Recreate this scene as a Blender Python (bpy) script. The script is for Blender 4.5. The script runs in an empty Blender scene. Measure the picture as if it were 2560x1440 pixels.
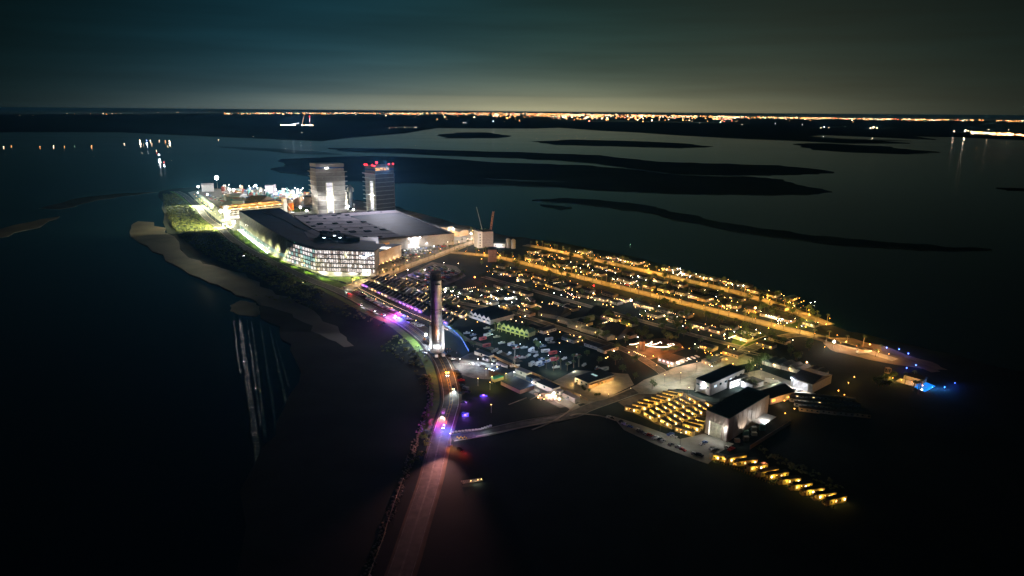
import bpy, math, random
from mathutils import Vector, Matrix
random.seed(7)
R = random.random
U = random.uniform
rad = math.radians
SC = bpy.context.scene
COL = SC.collection

# ------------------------------------------------------------------ camera
CH, CF = 200.0, 1706.67                      # height above the water, focal length in 2560-px units
_p, _a = rad(14.5), math.atan(.008)
FW = Vector((0, math.cos(_p), -math.sin(_p)))
_r0, _u0 = Vector((1, 0, 0)), Vector((0, math.sin(_p), math.cos(_p)))
RT = _r0 * math.cos(_a) + _u0 * math.sin(_a)
UP = _u0 * math.cos(_a) - _r0 * math.sin(_a)
cam = bpy.data.cameras.new('camera')
cam.lens, cam.sensor_width = 24.0, 36.0
cam.clip_start, cam.clip_end = 1.0, 200000.0
camo = bpy.data.objects.new('camera', cam)
camo.matrix_world = Matrix(((RT.x, UP.x, -FW.x, 0), (RT.y, UP.y, -FW.y, 0), (RT.z, UP.z, -FW.z, CH), (0, 0, 0, 1)))
COL.objects.link(camo)
SC.camera = camo

# ------------------------------------------------------------------ world: a night sky, with the glow of the far city
W = bpy.data.worlds.new('World')
SC.world = W
W.use_nodes = True
nt = W.node_tree
nt.nodes.clear()
def N(t, k, **kw):
    n = t.nodes.new(k)
    for a, b in kw.items():
        setattr(n, a, b)
    return n
def mth(t, op, a, b=None, c=None):
    n = t.nodes.new('ShaderNodeMath'); n.operation = op
    for i, v in enumerate((a, b, c)):
        if v is None: continue
        if isinstance(v, (int, float)): n.inputs[i].default_value = v
        else: t.links.new(v, n.inputs[i])
    return n.outputs[0]
SKY_STRENGTH = .0006
sky = N(nt, 'ShaderNodeTexSky', sky_type='NISHITA', sun_disc=False, sun_elevation=rad(2), sun_rotation=rad(20))
bgs = N(nt, 'ShaderNodeBackground'); bgs.inputs[1].default_value = SKY_STRENGTH
nt.links.new(sky.outputs[0], bgs.inputs[0])
tc = N(nt, 'ShaderNodeTexCoord')
sx = N(nt, 'ShaderNodeSeparateXYZ'); nt.links.new(tc.outputs['Generated'], sx.inputs[0])
el = mth(nt, 'MAXIMUM', sx.outputs[2], 0.0)
az = mth(nt, 'ARCTAN2', sx.outputs[0], sx.outputs[1])           # 0 straight ahead, positive to the right
def lobe(c, w):
    d = mth(nt, 'DIVIDE', mth(nt, 'SUBTRACT', az, c), w)
    return mth(nt, 'POWER', 2.718, mth(nt, 'MULTIPLY', mth(nt, 'MULTIPLY', d, d), -1.0))
def fall(h):
    return mth(nt, 'POWER', 2.718, mth(nt, 'DIVIDE', el, -h))
wn = N(nt, 'ShaderNodeTexNoise'); wn.inputs['Scale'].default_value = 3.0; wn.inputs['Detail'].default_value = 3
mp = N(nt, 'ShaderNodeMapping'); mp.inputs['Scale'].default_value = (1, 1, 14)
nt.links.new(tc.outputs['Generated'], mp.inputs[0]); nt.links.new(mp.outputs[0], wn.inputs[0])
cl = mth(nt, 'ADD', .60, mth(nt, 'MULTIPLY', wn.outputs[0], .80))
# a low bank of cloud over the city that catches its light
bk_ = N(nt, 'ShaderNodeMapRange', interpolation_type='SMOOTHSTEP'); bk_.inputs[1].default_value = .0175; bk_.inputs[2].default_value = .0225; bk_.inputs[3].default_value = 1; bk_.inputs[4].default_value = 0
nt.links.new(mth(nt, 'ADD', el, mth(nt, 'MULTIPLY', mth(nt, 'SINE', mth(nt, 'MULTIPLY', az, 5.0)), .0012)), bk_.inputs[0]); bank = bk_.outputs[0]
g1 = mth(nt, 'MULTIPLY', mth(nt, 'MULTIPLY', lobe(.02, .33), fall(.025)), .330)
g1b = mth(nt, 'MULTIPLY', mth(nt, 'MULTIPLY', lobe(-.03, .24), bank), .055)
g2 = mth(nt, 'MULTIPLY', mth(nt, 'MULTIPLY', lobe(.08, .42), fall(.105)), .082)
g4 = mth(nt, 'MULTIPLY', mth(nt, 'MULTIPLY', lobe(-.25, .25), fall(.15)), .080)
g3 = mth(nt, 'MULTIPLY', fall(.30), .0065)
def tint(v, c):
    b = N(nt, 'ShaderNodeBackground'); b.inputs[0].default_value = (*c, 1)
    nt.links.new(v, b.inputs[1]); return b.outputs[0]
acc = bgs.outputs[0]
for v, c in ((g1, (1.0, .74, .34)), (g1b, (1.0, .85, .45)), (g2, (.28, 1.0, .90)), (g3, (.05, .62, .70)), (g4, (.03, .46, .88))):
    a = N(nt, 'ShaderNodeAddShader'); nt.links.new(acc, a.inputs[0])
    nt.links.new(tint(mth(nt, 'MULTIPLY', v, cl), c), a.inputs[1]); acc = a.outputs[0]
out = N(nt, 'ShaderNodeOutputWorld'); nt.links.new(acc, out.inputs[0])

SC.view_settings.view_transform = 'Standard'
SC.view_settings.look = 'None'
SC.view_settings.exposure = 0.0
SC.view_settings.gamma = 1.0
SC.view_settings.use_curve_mapping = False
SC.render.engine = 'CYCLES'
SC.cycles.use_denoising = True
SC.cycles.max_bounces = 4
SC.cycles.diffuse_bounces = 2
SC.cycles.volume_bounces = 0
SC.cycles.sample_clamp_indirect = 4
SC.cycles.use_light_tree = True
SC.cycles.use_adaptive_sampling = False

# ------------------------------------------------------------------ placing: a point of the ground (height z) under a point of the photograph
def G(px, py, z=0.0):
    d = FW * CF + RT * (px - 1280) - UP * (py - 720)
    t = (z - CH) / d.z
    return Vector((d.x * t, d.y * t, z))
VO, VS, VT = Vector((-6, 934, 0)), Vector((.657, -.754, 0)), Vector((.754, .657, 0))   # the village's street grid
VA = math.atan2(VS.y, VS.x)
def V(s, t, z=0.0):
    p = VO + VS * s + VT * t; p.z = z
    return p

# ------------------------------------------------------------------ materials
MATS = {}
def mat(name, col, rough=.7, metal=0.0, var=.25, scale=.6, bump=0.0, col2=None, emit=None, es=0.0, spec=.5, detail=3):
    if name in MATS: return MATS[name]
    m = bpy.data.materials.new(name); m.use_nodes = True
    t = m.node_tree; b = t.nodes['Principled BSDF']
    b.inputs['Roughness'].default_value = rough
    b.inputs['Metallic'].default_value = metal
    b.inputs['Specular IOR Level'].default_value = spec
    tcn = N(t, 'ShaderNodeTexCoord'); no = N(t, 'ShaderNodeTexNoise')
    no.inputs['Scale'].default_value = scale; no.inputs['Detail'].default_value = detail
    t.links.new(tcn.outputs['Object'], no.inputs[0])
    mr = N(t, 'ShaderNodeMapRange'); mr.inputs[1].default_value = .3; mr.inputs[2].default_value = .7
    t.links.new(no.outputs[0], mr.inputs[0])
    mx = N(t, 'ShaderNodeMix', data_type='RGBA')
    c2 = col2 or tuple(min(1, c * (1 + var)) for c in col)
    c1 = col if col2 else tuple(c * (1 - var) for c in col)
    mx.inputs[6].default_value = (*c1, 1); mx.inputs[7].default_value = (*c2, 1)
    t.links.new(mr.outputs[0], mx.inputs[0]); t.links.new(mx.outputs[2], b.inputs['Base Color'])
    if bump:
        bp = N(t, 'ShaderNodeBump'); bp.inputs['Strength'].default_value = bump; bp.inputs['Distance'].default_value = .3
        t.links.new(no.outputs[0], bp.inputs['Height']); t.links.new(bp.outputs[0], b.inputs['Normal'])
    if emit:
        b.inputs['Emission Color'].default_value = (*emit, 1); b.inputs['Emission Strength'].default_value = es
        m.cycles.emission_sampling = 'NONE'
    MATS[name] = m
    return m
def glow(name, col, s):
    """a lamp glass, lit bulb or other self-glowing surface"""
    return mat(name, tuple(c * .5 for c in col), .4, emit=col, es=s)

# ------------------------------------------------------------------ mesh building
class MB:
    def __init__(s): s.v = []; s.f = []; s.m = []; s.M = Matrix.Identity(4); s.k = 0
    def add(s, vs, fs):
        o = len(s.v); s.v += [tuple(s.M @ Vector(p)) for p in vs]
        s.f += [tuple(o + i for i in q) for q in fs]; s.m += [s.k] * len(fs); return s
    def box(s, x0, y0, z0, x1, y1, z1):
        return s.add([(x0, y0, z0), (x1, y0, z0), (x1, y1, z0), (x0, y1, z0), (x0, y0, z1), (x1, y0, z1), (x1, y1, z1), (x0, y1, z1)],
                     [(0, 3, 2, 1), (4, 5, 6, 7), (0, 1, 5, 4), (1, 2, 6, 5), (2, 3, 7, 6), (3, 0, 4, 7)])
    def cyl(s, x, y, z0, z1, r0, r1=None, n=10):
        r1 = r0 if r1 is None else r1
        vs = [(x + r * math.cos(2 * math.pi * i / n), y + r * math.sin(2 * math.pi * i / n), z) for z, r in ((z0, r0), (z1, r1)) for i in range(n)]
        return s.add(vs, [(i, (i + 1) % n, n + (i + 1) % n, n + i) for i in range(n)] + [tuple(range(n))[::-1], tuple(range(n, 2 * n))])
    def tube(s, p, q, r, n=5, r2=None):
        p, q = Vector(p), Vector(q); d = (q - p); L = d.length
        if L < 1e-6: return s
        old = s.M; s.M = old @ Matrix.Translation(p) @ d.to_track_quat('Z', 'Y').to_matrix().to_4x4()
        s.cyl(0, 0, 0, L, r, r2, n); s.M = old; return s
    def path(s, pts, r, n=5):
        for a, b in zip(pts, pts[1:]): s.tube(a, b, r, n)
        return s
    def lathe(s, prof, n=16, x=0, y=0):
        vs = [(x + r * math.cos(2 * math.pi * i / n), y + r * math.sin(2 * math.pi * i / n), z) for r, z in prof for i in range(n)]
        fs = [(k * n + i, k * n + (i + 1) % n, (k + 1) * n + (i + 1) % n, (k + 1) * n + i) for k in range(len(prof) - 1) for i in range(n)]
        return s.add(vs, fs + [tuple(range(n))[::-1], tuple(range((len(prof) - 1) * n, len(prof) * n))])
    def ball(s, x, y, z, r, n=6, sq=1.0):
        return s.lathe([(max(.02 * r, r * math.sin(math.pi * k / 4)), z - r * sq * math.cos(math.pi * k / 4)) for k in range(5)], n, x, y)
    def prism(s, poly, z0, z1):
        n = len(poly)
        a = sum(poly[i][0] * poly[(i + 1) % n][1] - poly[(i + 1) % n][0] * poly[i][1] for i in range(n))
        if a < 0: poly = list(poly)[::-1]
        return s.add([(p[0], p[1], z0) for p in poly] + [(p[0], p[1], z1) for p in poly],
                     [(i, (i + 1) % n, n + (i + 1) % n, n + i) for i in range(n)] + [tuple(range(n))[::-1], tuple(range(n, 2 * n))])
    def gable(s, x0, y0, x1, y1, z0, z1, ov=0.0):
        """solid gable roof, ridge along x"""
        x0 -= ov; x1 += ov; y0 -= ov; y1 += ov; m = (y0 + y1) / 2
        return s.add([(x0, y0, z0), (x1, y0, z0), (x1, y1, z0), (x0, y1, z0), (x0, m, z1), (x1, m, z1)],
                     [(0, 3, 2, 1), (0, 1, 5, 4), (2, 3, 4, 5), (0, 4, 3), (1, 2, 5)])
    def quad(s, a, b, c, d): return s.add([a, b, c, d], [(0, 1, 2, 3)])
    def mesh(s, name, *mats):
        me = bpy.data.meshes.new(name); me.from_pydata(s.v, [], s.f)
        for m in mats: me.materials.append(m)
        if len(mats) > 1: me.polygons.foreach_set('material_index', s.m)
        me.update(); return me
def ob(name, data, parent=None, loc=(0, 0, 0), rz=0.0):
    o = bpy.data.objects.new(name, data); COL.objects.link(o)
    if parent: o.parent = parent
    o.location = loc; o.rotation_euler = (0, 0, rz)
    return o
NTH = {}
def tag(o, label, cat, group=None):
    o['label'] = label; o['category'] = cat
    if group: o['group'] = group
    return o
def thing(name, label, cat, loc=(0, 0, 0), rz=0.0, group=None, data=None):
    return tag(ob(name, data, None, loc, rz), label, cat, group)
def struct(name, data, kind='structure', loc=(0, 0, 0)):
    o = ob(name, data, None, loc); o['kind'] = kind; return o
def clone(o, loc, rz, label, group=None, scale=None):
    r = o.copy(); COL.objects.link(r); r.location = loc; r.rotation_euler = (0, 0, rz)
    r['label'] = label
    if group: r['group'] = group
    if scale: r.scale = (scale,) * 3
    for ch in o.children:
        c = ch.copy(); COL.objects.link(c); c.parent = r
        for g in ch.children:
            d = g.copy(); COL.objects.link(d); d.parent = c
    return r
_LD = {}
def light(kind, parent, loc, power, col, size=.3, rot=None, spot=120, blend=.4, aim=None, name='light'):
    key = (kind, power, col, size, spot, blend)
    L = _LD.get(key)
    if L is None:
        L = bpy.data.lights.new(name, kind); L.energy = power; L.color = col
        if kind == 'AREA': L.size = size
        else: L.shadow_soft_size = size
        if kind == 'SPOT': L.spot_size = rad(spot); L.spot_blend = blend
        _LD[key] = L
    o = bpy.data.objects.new(name, L); COL.objects.link(o)
    if parent: o.parent = parent
    o.location = loc
    if aim is not None: o.rotation_euler = (Vector(aim) - Vector(loc)).to_track_quat('-Z', 'Y').to_euler()
    elif rot: o.rotation_euler = rot
    return o
ONES = 'first second third fourth fifth sixth seventh eighth ninth tenth eleventh twelfth thirteenth fourteenth fifteenth sixteenth seventeenth eighteenth nineteenth'.split()
TENS = {20: 'twent', 30: 'thirt', 40: 'fort', 50: 'fift', 60: 'sixt', 70: 'sevent', 80: 'eight', 90: 'ninet'}
def nth(i):
    """1 -> first"""
    if i < 20: return ONES[i - 1]
    t, u = i // 10 * 10, i % 10
    return TENS[t] + 'ieth' if u == 0 else TENS[t] + 'y-' + ONES[u - 1]
WARM, AMBER, WHITE, COOL = (1, .72, .38), (1, .50, .085), (1, .97, .93), (.70, .86, 1)

def smooth(pts, n=8):
    P = [pts[0]] + list(pts) + [pts[-1]]; o = []
    for i in range(1, len(P) - 2):
        a, b, c, d = P[i - 1], P[i], P[i + 1], P[i + 2]
        for k in range(n):
            t = k / n
            o.append(.5 * ((2 * b) + (c - a) * t + (2 * a - 5 * b + 4 * c - d) * t * t + (3 * b - a - 3 * c + d) * t ** 3))
    o.append(pts[-1]); return o
def normals(P):
    o = []
    for i in range(len(P)):
        d = (P[min(i + 1, len(P) - 1)] - P[max(i - 1, 0)]); d.z = 0; d.normalize(); o.append(Vector((-d.y, d.x, 0)))
    return o
def ribbon(mb, P, w, off=0.0, z=0.0, h=None, dash=None):
    """strip of width w, its middle off metres to the left of P; with h a solid strip that high"""
    Nn = normals(P)
    for i in range(len(P) - 1):
        if dash and i % dash >= dash // 2: continue
        a, b = P[i] + Nn[i] * (off - w / 2), P[i] + Nn[i] * (off + w / 2)
        c, d = P[i + 1] + Nn[i + 1] * (off + w / 2), P[i + 1] + Nn[i + 1] * (off - w / 2)
        for q in (a, b, c, d): q.z = z
        if h is None: mb.quad(a, d, c, b)
        else: mb.add([a, d, c, b] + [q + Vector((0, 0, h)) for q in (a, d, c, b)], [(4, 5, 6, 7), (0, 1, 5, 4), (2, 3, 7, 6), (1, 2, 6, 5), (3, 0, 4, 7)])
    return mb
def pxs(l, z=0.0): return [G(a, b, z) for a, b in l]
def along(P, step, start=0.0):
    """points every step metres along P with the heading there"""
    o = []; d = start; L = 0
    for a, b in zip(P, P[1:]):
        s = (b - a).length
        while d <= L + s and s > 0:
            o.append((a.lerp(b, (d - L) / s), math.atan2(b.y - a.y, b.x - a.x))); d += step
        L += s
    return o
def ragged(P, amt, n, k_):
    return jag(jag(P, amt, n, k_), amt * .35, 3, k_ * 1.2)
def inside(p, poly):
    c = False; j = len(poly) - 1
    for i in range(len(poly)):
        a, b = poly[i], poly[j]
        if (a[1] > p[1]) != (b[1] > p[1]) and p[0] < (b[0] - a[0]) * (p[1] - a[1]) / (b[1] - a[1]) + a[0]: c = not c
        j = i
    return c
def hor(x):
    """photo row of the horizon lights (the earth's curve hides what lies beyond)"""
    return 283.5 + max(0, (x - 1200)) * .0145 + max(0, 700 - x) * .005
def jag(P, amt, n=3, k_=.08):
    o = []
    for i in range(len(P)):
        a, b = P[i], P[(i + 1) % len(P)]
        o.append(a)
        L = (b - a).length
        for k in range(1, n):
            q = a.lerp(b, k / n); q += Vector((U(-1, 1), U(-1, 1), 0)) * min(amt, L * k_); o.append(q)
    return o

# ================================================================== SETTING
# ---- water
def water_mat():
    m = bpy.data.materials.new('water'); m.use_nodes = True; t = m.node_tree; b = t.nodes['Principled BSDF']
    b.inputs['Base Color'].default_value = (.004, .016, .024, 1)
    b.inputs['Roughness'].default_value = .12
    b.inputs['IOR'].default_value = 1.5
    g = N(t, 'ShaderNodeTexCoord')
    n1 = N(t, 'ShaderNodeTexNoise'); n1.inputs['Scale'].default_value = .35; n1.inputs['Detail'].default_value = 4
    n2 = N(t, 'ShaderNodeTexNoise'); n2.inputs['Scale'].default_value = .0016; n2.inputs['Detail'].default_value = 4
    mpn = N(t, 'ShaderNodeMapping'); mpn.inputs['Scale'].default_value = (1, 2.2, 1)
    t.links.new(g.outputs['Object'], mpn.inputs[0]); t.links.new(mpn.outputs[0], n1.inputs[0]); t.links.new(mpn.outputs[0], n2.inputs[0])
    bp = N(t, 'ShaderNodeBump'); bp.inputs['Strength'].default_value = .055; bp.inputs['Distance'].default_value = .5
    t.links.new(n1.outputs[0], bp.inputs['Height']); t.links.new(bp.outputs[0], b.inputs['Normal'])
    r = N(t, 'ShaderNodeMapRange'); r.inputs[1].default_value = .35; r.inputs[2].default_value = .65
    r.inputs[3].default_value = .04; r.inputs[4].default_value = .10
    t.links.new(n2.outputs[0], r.inputs[0]); t.links.new(r.outputs[0], b.inputs['Roughness'])
    return m
wm = MB(); 
far_ = [G(x, hor(x) - 1.8, -1) for x in range(-4200, 7001, 350)]
wm = MB()
for p, q in zip(far_, far_[1:]):
    fs = (.0001, .02, .08, .3, 1); c = [Vector((v.x * f, v.y * f, -1)) for f in fs for v in (p, q)]
    for k in range(4): wm.quad(c[2 * k], c[2 * k + 1], c[2 * k + 3], c[2 * k + 2])
wm.quad((-30000, -3000, -1.002), (30000, -3000, -1.002), (30000, 30, -1.002), (-30000, 30, -1.002))
struct('water', wm.mesh('water', water_mat()))
def ripple_mat():
    m = bpy.data.materials.new('rippled_streak_water'); m.use_nodes = True; t = m.node_tree; b = t.nodes['Principled BSDF']
    b.inputs['Base Color'].default_value = (.004, .014, .020, 1); b.inputs['Roughness'].default_value = .05; b.inputs['IOR'].default_value = 1.5
    g = N(t, 'ShaderNodeTexCoord'); h = []
    for sc, st in (((.05, 1.3, 1), 1.0), ((.5, 1.1, 1), .10)):
        k = N(t, 'ShaderNodeMapping'); k.inputs['Scale'].default_value = sc; k.inputs['Rotation'].default_value = (0, 0, rad(-14))
        n = N(t, 'ShaderNodeTexNoise'); n.inputs['Scale'].default_value = 1; n.inputs['Detail'].default_value = 3
        t.links.new(g.outputs['Object'], k.inputs[0]); t.links.new(k.outputs[0], n.inputs[0]); h.append(mth(t, 'MULTIPLY', n.outputs[0], st))
    bp = N(t, 'ShaderNodeBump'); bp.inputs['Strength'].default_value = 1; bp.inputs['Distance'].default_value = .27
    t.links.new(mth(t, 'ADD', h[0], h[1]), bp.inputs['Height']); t.links.new(bp.outputs[0], b.inputs['Normal'])
    return m
M_streak = ripple_mat()

M_land = mat('marsh_ground', (.014, .021, .018), .95, var=.6, scale=.02, detail=6, bump=.4, spec=.1)
M_far = mat('far_marsh', (.012, .016, .015), 1, var=.5, scale=.004, spec=0)
M_mud = mat('mudflat', (.070, .060, .050), .6, var=.6, scale=.02, detail=6, spec=.3)
M_dirt = mat('dirt', (.13, .10, .07), .9, var=.4, scale=.08, detail=6, bump=.3, spec=.1)
M_grass = mat('grass', (.030, .075, .010), .95, col2=(.085, .12, .018), scale=.09, detail=7, bump=.4, spec=.1)
M_asph = mat('asphalt', (.075, .070, .066), .8, var=.55, scale=.22, detail=9, spec=.25, bump=.3)
M_conc = mat('concrete', (.26, .25, .23), .85, var=.2, scale=.12, detail=6, spec=.2)
M_pave = mat('pale_paving', (.32, .28, .23), .85, var=.2, scale=.2, spec=.2)
M_sand = mat('beach_sand', (.17, .13, .09), .95, var=.3, scale=.05, detail=6, spec=.1)
M_line = mat('road_line', (.75, .75, .72), .6)
M_yline = mat('yellow_road_line', (.75, .48, .06), .6)

def zone(name, px, m, z=0.0, z0=-3.0, j=0, n=3, kind='structure', world=None):
    P = world or pxs(px)
    if j: P = jag(P, j, n)
    return struct(name, MB().prism([(p.x, p.y) for p in P], z0, z).mesh(name, m), kind)

MAIN = [(398,478),(430,472),(490,467),(640,474),(780,486),(900,500),(1000,517),(1060,540),(1130,557),(1190,572),(1260,588),(1330,596),(1420,610),(1560,636),(1700,670),(1830,709),(1950,750),(2050,795),(2120,828),(2250,856),(2380,885),(2700,960),(3300,1200),(4200,2200),(900,2200),(560,1700),(600,1400),(640,1155),(690,1060),(722,990),(742,905),(728,860),(700,815),(650,780),(662,752),(600,722),(540,690),(480,655),(440,612),(415,575),(404,520)]
zone('island_ground', MAIN, M_land, 0, -3, 6)
zone('mudflat', [(345,553),(385,556),(410,580),(450,622),(500,652),(560,672),(620,695),(680,725),(740,756),(800,792),(850,832),(885,865),(860,868),(800,836),(760,806),(700,776),(640,752),(590,738),(545,712),(500,694),(440,664),(380,628),(335,597),(328,570)], M_mud, .05, -3, 9)
zone('mudflat', [(575,762),(600,750),(640,756),(652,770),(640,790),(600,786),(575,776)], M_mud, -.5, -3, 4)
zone('sandbar', [(95,520),(180,497),(290,484),(395,480),(300,490),(220,505),(150,522)], M_mud, -.7, -3, 12)
zone('sandbar', [(-60,585),(40,560),(150,540),(110,560),(20,590),(-60,605)], M_mud, -.7, -3, 12)
random.seed(9)
for x0, y0, x1, y1, w in ((599, 792, 648, 1165, 15), (617, 795, 652, 1060, 5), (629, 800, 664, 1090, 7), (650, 800, 690, 1065, 6), (673, 812, 716, 1005, 7), (690, 850, 723, 965, 5), (584, 800, 600, 930, 4)):  # rippled strips laid out in the shape of the light streaks on the water
    f_ = [k / 9 for k in range(10)]; L_ = [(x0 + (x1 - x0) * k + U(-1, 1) - w * (.35 + .75 * k ** .6) * .5, y0 + (y1 - y0) * k) for k in f_]; R_ = [(x0 + (x1 - x0) * k + U(-1, 1) + w * (.35 + .75 * k ** .6) * .5, y0 + (y1 - y0) * k) for k in f_[::-1]]
    zone('streak_water', 0, M_streak, -.9, -3, world=pxs(L_ + R_))
# ---- the land across the lagoon
FARS = [
 [(-1500,330),(300,330),(560,342),(805,352),(870,344),(1010,333),(1090,320),(1330,321),(1400,319),(1500,326),(1600,331),(1700,338),(1850,346),(2000,352),(2120,358),(2275,358),(2200,352),(2020,341),(2060,337),(2200,343),(2340,349),(2280,340),(2400,343),(2560,350),(3600,365)] + [(x, hor(x) - 1.2) for x in range(3600, -1501, -300)],
 [(1095,337),(1160,331),(1215,331),(1275,341),(1240,345),(1110,345)],
 [(1330,354),(1430,349),(1560,352),(1700,358),(1782,366),(1700,370),(1560,366),(1400,362)],
 [(1992,359),(2050,358),(2200,365),(2350,381),(2270,385),(2120,380),(2030,374)],
 [(820,370),(1000,371),(1300,380),(1500,388),(1590,398),(1640,404),(1790,409),(1950,413),(2085,430),(2000,436),(1850,438),(1700,437),(1610,425),(1500,410),(1300,395),(1000,383),(860,378)],
 [(700,398),(860,391),(940,390),(1300,408),(1480,414),(1590,424),(1700,439),(1860,441),(1960,449),(2000,463),(2080,479),(2020,486),(1800,486),(1650,482),(1500,475),(1400,467),(1200,461),(1000,457),(860,452),(700,430)],
 [(1330,500),(1420,495),(1500,500),(1620,514),(1800,556),(2000,585),(2200,604),(2480,624),(2300,624),(2100,612),(1850,580),(1600,527),(1440,508)],
 [(1350,511),(1430,518),(1400,524)],
 [(1560,448),(1700,452),(1840,462),(1760,470),(1620,462)],
 [(2490,469),(2700,474),(2700,481),(2520,475)],
]
random.seed(3)
for i, q in enumerate(FARS): zone('far_marsh' if i else 'far_coast', 0, M_far, .4 if i else 1.5, -3, world=ragged(pxs(q), 260, 5, .07) if i else pxs(q))
M_flat = mat('wet_flat', (.05, .06, .06), .25, var=.5, scale=.003, spec=.6, detail=6)
for q in ([(1700,436.5),(1870,441),(1800,442)], [(1560,300.5),(1374,302),(1480,304),(1700,307),(1900,309),(1700,304)], [(2000,343),(2200,349),(2280,352),(2150,350)], [(1180,444),(1300,450),(1420,453),(1300,454)], [(1150,460.5),(1260,463),(1200,464)], [(540,366),(700,372),(860,386),(760,384),(620,374)]): zone('wet_flat', 0, M_flat, 1.52 if q[0][1] < 345 else .42, .3, world=ragged(pxs(q), 120, 4, .05))

# ---- ground patches of the island
YARD = [(470,481),(520,470),(780,489),(920,506),(990,521),(1060,545),(1150,575),(1205,592),(1180,606),(1060,652),(1010,668),(940,688),(900,684),(800,684),(700,652),(650,622),(600,588),(552,556),(520,530),(488,500)]
zone('factory_yard', YARD, M_conc, .06, -.5)
LAWN = [(563,578),(598,576),(640,606),(672,634),(720,660),(790,686),(868,712),(862,718),(820,716),(760,695),(700,666),(640,635),(590,604)]
zone('lawn', LAWN, M_grass, .14, -.4, 1)
zone('lawn', [(809,688),(850,684),(904,685),(926,690),(866,708)], M_grass, .16, -.4)
zone('lawn', [(700,514),(775,519),(778,527),(735,531)], M_grass, .16, -.4)
zone('beach', [(985,519),(1060,536),(1130,556),(1190,571),(1190,578),(1150,578),(1060,552),(990,530)], M_sand, .1, -.4, 5)
HWY_PX = [(960,1560),(985,1480),(1012,1400),(1040,1310),(1073,1207),(1085,1159),(1101,1095),(1118,1040),(1128,1000),(1121,950),(1106,908),(1086,878),(1058,845),(1000,803),(938,774),(882,744),(835,722),(790,705),(747,687),(683,656),(622,625),(577,594),(551,570),(516,544),(496,520),(462,489),(440,478)]
HWY = smooth(pxs(HWY_PX), 10)
zone('road_embankment', 0, M_dirt, 0.03, -3, world=[p + n * 6.8 for p, n in zip(HWY, normals(HWY))] + [p - n * 7.6 for p, n in list(zip(HWY, normals(HWY)))[::-1]])
struct('highway', ribbon(MB(), HWY, 11.6, 0, .10, .06).mesh('highway', M_asph))
mk = MB(); ribbon(mk, HWY[62:], .28, 5.4, .165); ribbon(mk, HWY[62:], .28, -5.4, .165); struct('road_edge_line', mk.mesh('line', M_line))
mk = MB(); ribbon(mk, HWY[66:130], .2, .9, .165); ribbon(mk, HWY[66:130], .2, -.9, .165)
for p, h in along(HWY[60:120], 7):
    c, s = math.cos(h), math.sin(h); a = p + Vector((-s, c, 0)) * .9; b = p - Vector((-s, c, 0)) * .9 + Vector((c, s, 0)) * 1.5
    mk.quad(*[Vector((q.x, q.y, .166)) for q in (a, b, b + Vector((c, s, 0)) * .4, a + Vector((c, s, 0)) * .4)])
struct('yellow_centre_line', mk.mesh('line', M_yline))
struct('grass_verge', ribbon(MB(), HWY[60:265], 7, 11.8, .05, .05).mesh('verge', mat('verge_grass', (.05, .14, .01), .95, col2=(.16, .24, .03), scale=.2, detail=8, bump=.6)))
pt = MB(); random.seed(4)
for p, h in along(HWY[6:80], 6.5):
    c, s = math.cos(h), math.sin(h); o_ = U(-4.6, 4.0); w_ = U(.5, 2.2); l_ = U(1.5, 9); q = p + Vector((-s, c, 0)) * o_
    pt.quad(*[Vector((v.x, v.y, .163)) for v in (q, q + Vector((c, s, 0)) * l_, q + Vector((c, s, 0)) * l_ + Vector((-s, c, 0)) * w_, q + Vector((-s, c, 0)) * w_)])
struct('road_repair_patch', pt.mesh('patch', mat('dark_patch_asphalt', (.045, .042, .04), .8, var=.4, scale=.5)), 'stuff')
wl_ = mat('worn_road_line', (.22, .21, .20), .8, var=.6, scale=.4)
mk = MB()
for o_ in (5.3, -5.3, .25, -.25): ribbon(mk, HWY[:64], .18, o_, .167)
struct('worn_line', mk.mesh('line', wl_))
def road(name, px, w, m=M_asph, z=.09, kerb=0, line=0, world=None, n=6):
    P = smooth(world or pxs(px), n)
    struct(name, ribbon(MB(), P, w, 0, z - .05, .05).mesh(name, m))
    if kerb:
        for o_ in (w / 2 + .2, -w / 2 - .2): struct('kerb', ribbon(MB(), P, kerb, o_, z - .02, .14).mesh('kerb', M_conc))
    if line: struct('road_line', ribbon(MB(), P, .25, 0, z + .01, dash=4).mesh('line', M_yline))
    return P
SIDE = road('side_road', [(862,726),(905,708),(955,690),(1010,668),(1085,641),(1150,616),(1192,600),(1206,590),(1175,576),(1130,563)], 11, M_pave, .12, .5)
R2 = road('palm_street', 0, 9, M_pave, .12, .5, world=[V(-90, -34), V(-60, -18), V(-25, -4), V(30, 0), V(120, 0), V(220, 0), V(320, 1), V(420, 0), V(470, -3), V(512, -10)])
R1 = road('palm_street', 0, 9, M_pave, .12, .5, world=[V(-62, 88), V(-35, 93), V(30, 93), V(120, 92), V(220, 91), V(310, 85), V(370, 70), V(430, 44)])
for nm_, off in (('road_shoulder', 0),):
    for Rr in (R1, R2): struct('road_shoulder', ribbon(MB(), Rr, 17, 0, .055).mesh('shoulder', mat('sandy_verge', (.20, .17, .09), .9, var=.45, scale=.15, detail=6)))
    struct('road_shoulder', ribbon(MB(), SIDE, 22, 0, .075).mesh('shoulder', MATS['sandy_verge']))
R3 = road('village_street', 0, 8, M_asph, .10, .4, world=[V(-30, -190), V(30, -187), V(120, -190), V(200, -168), V(300, -166), V(350, -166), V(395, -180), V(420, -195)])
R4 = road('village_street', 0, 7, M_asph, .10, .4, world=[V(60, -92), V(160, -90), V(260, -88), V(350, -86), V(425, -80)])
R5 = road('cross_street', [(2050,842),(1985,838),(1930,850),(1880,870),(1845,885),(1790,905),(1720,935),(1640,960),(1540,995),(1470,1020),(1420,1040),(1300,1062),(1220,1080),(1130,1095)], 9, M_asph, .11, .6)
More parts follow.
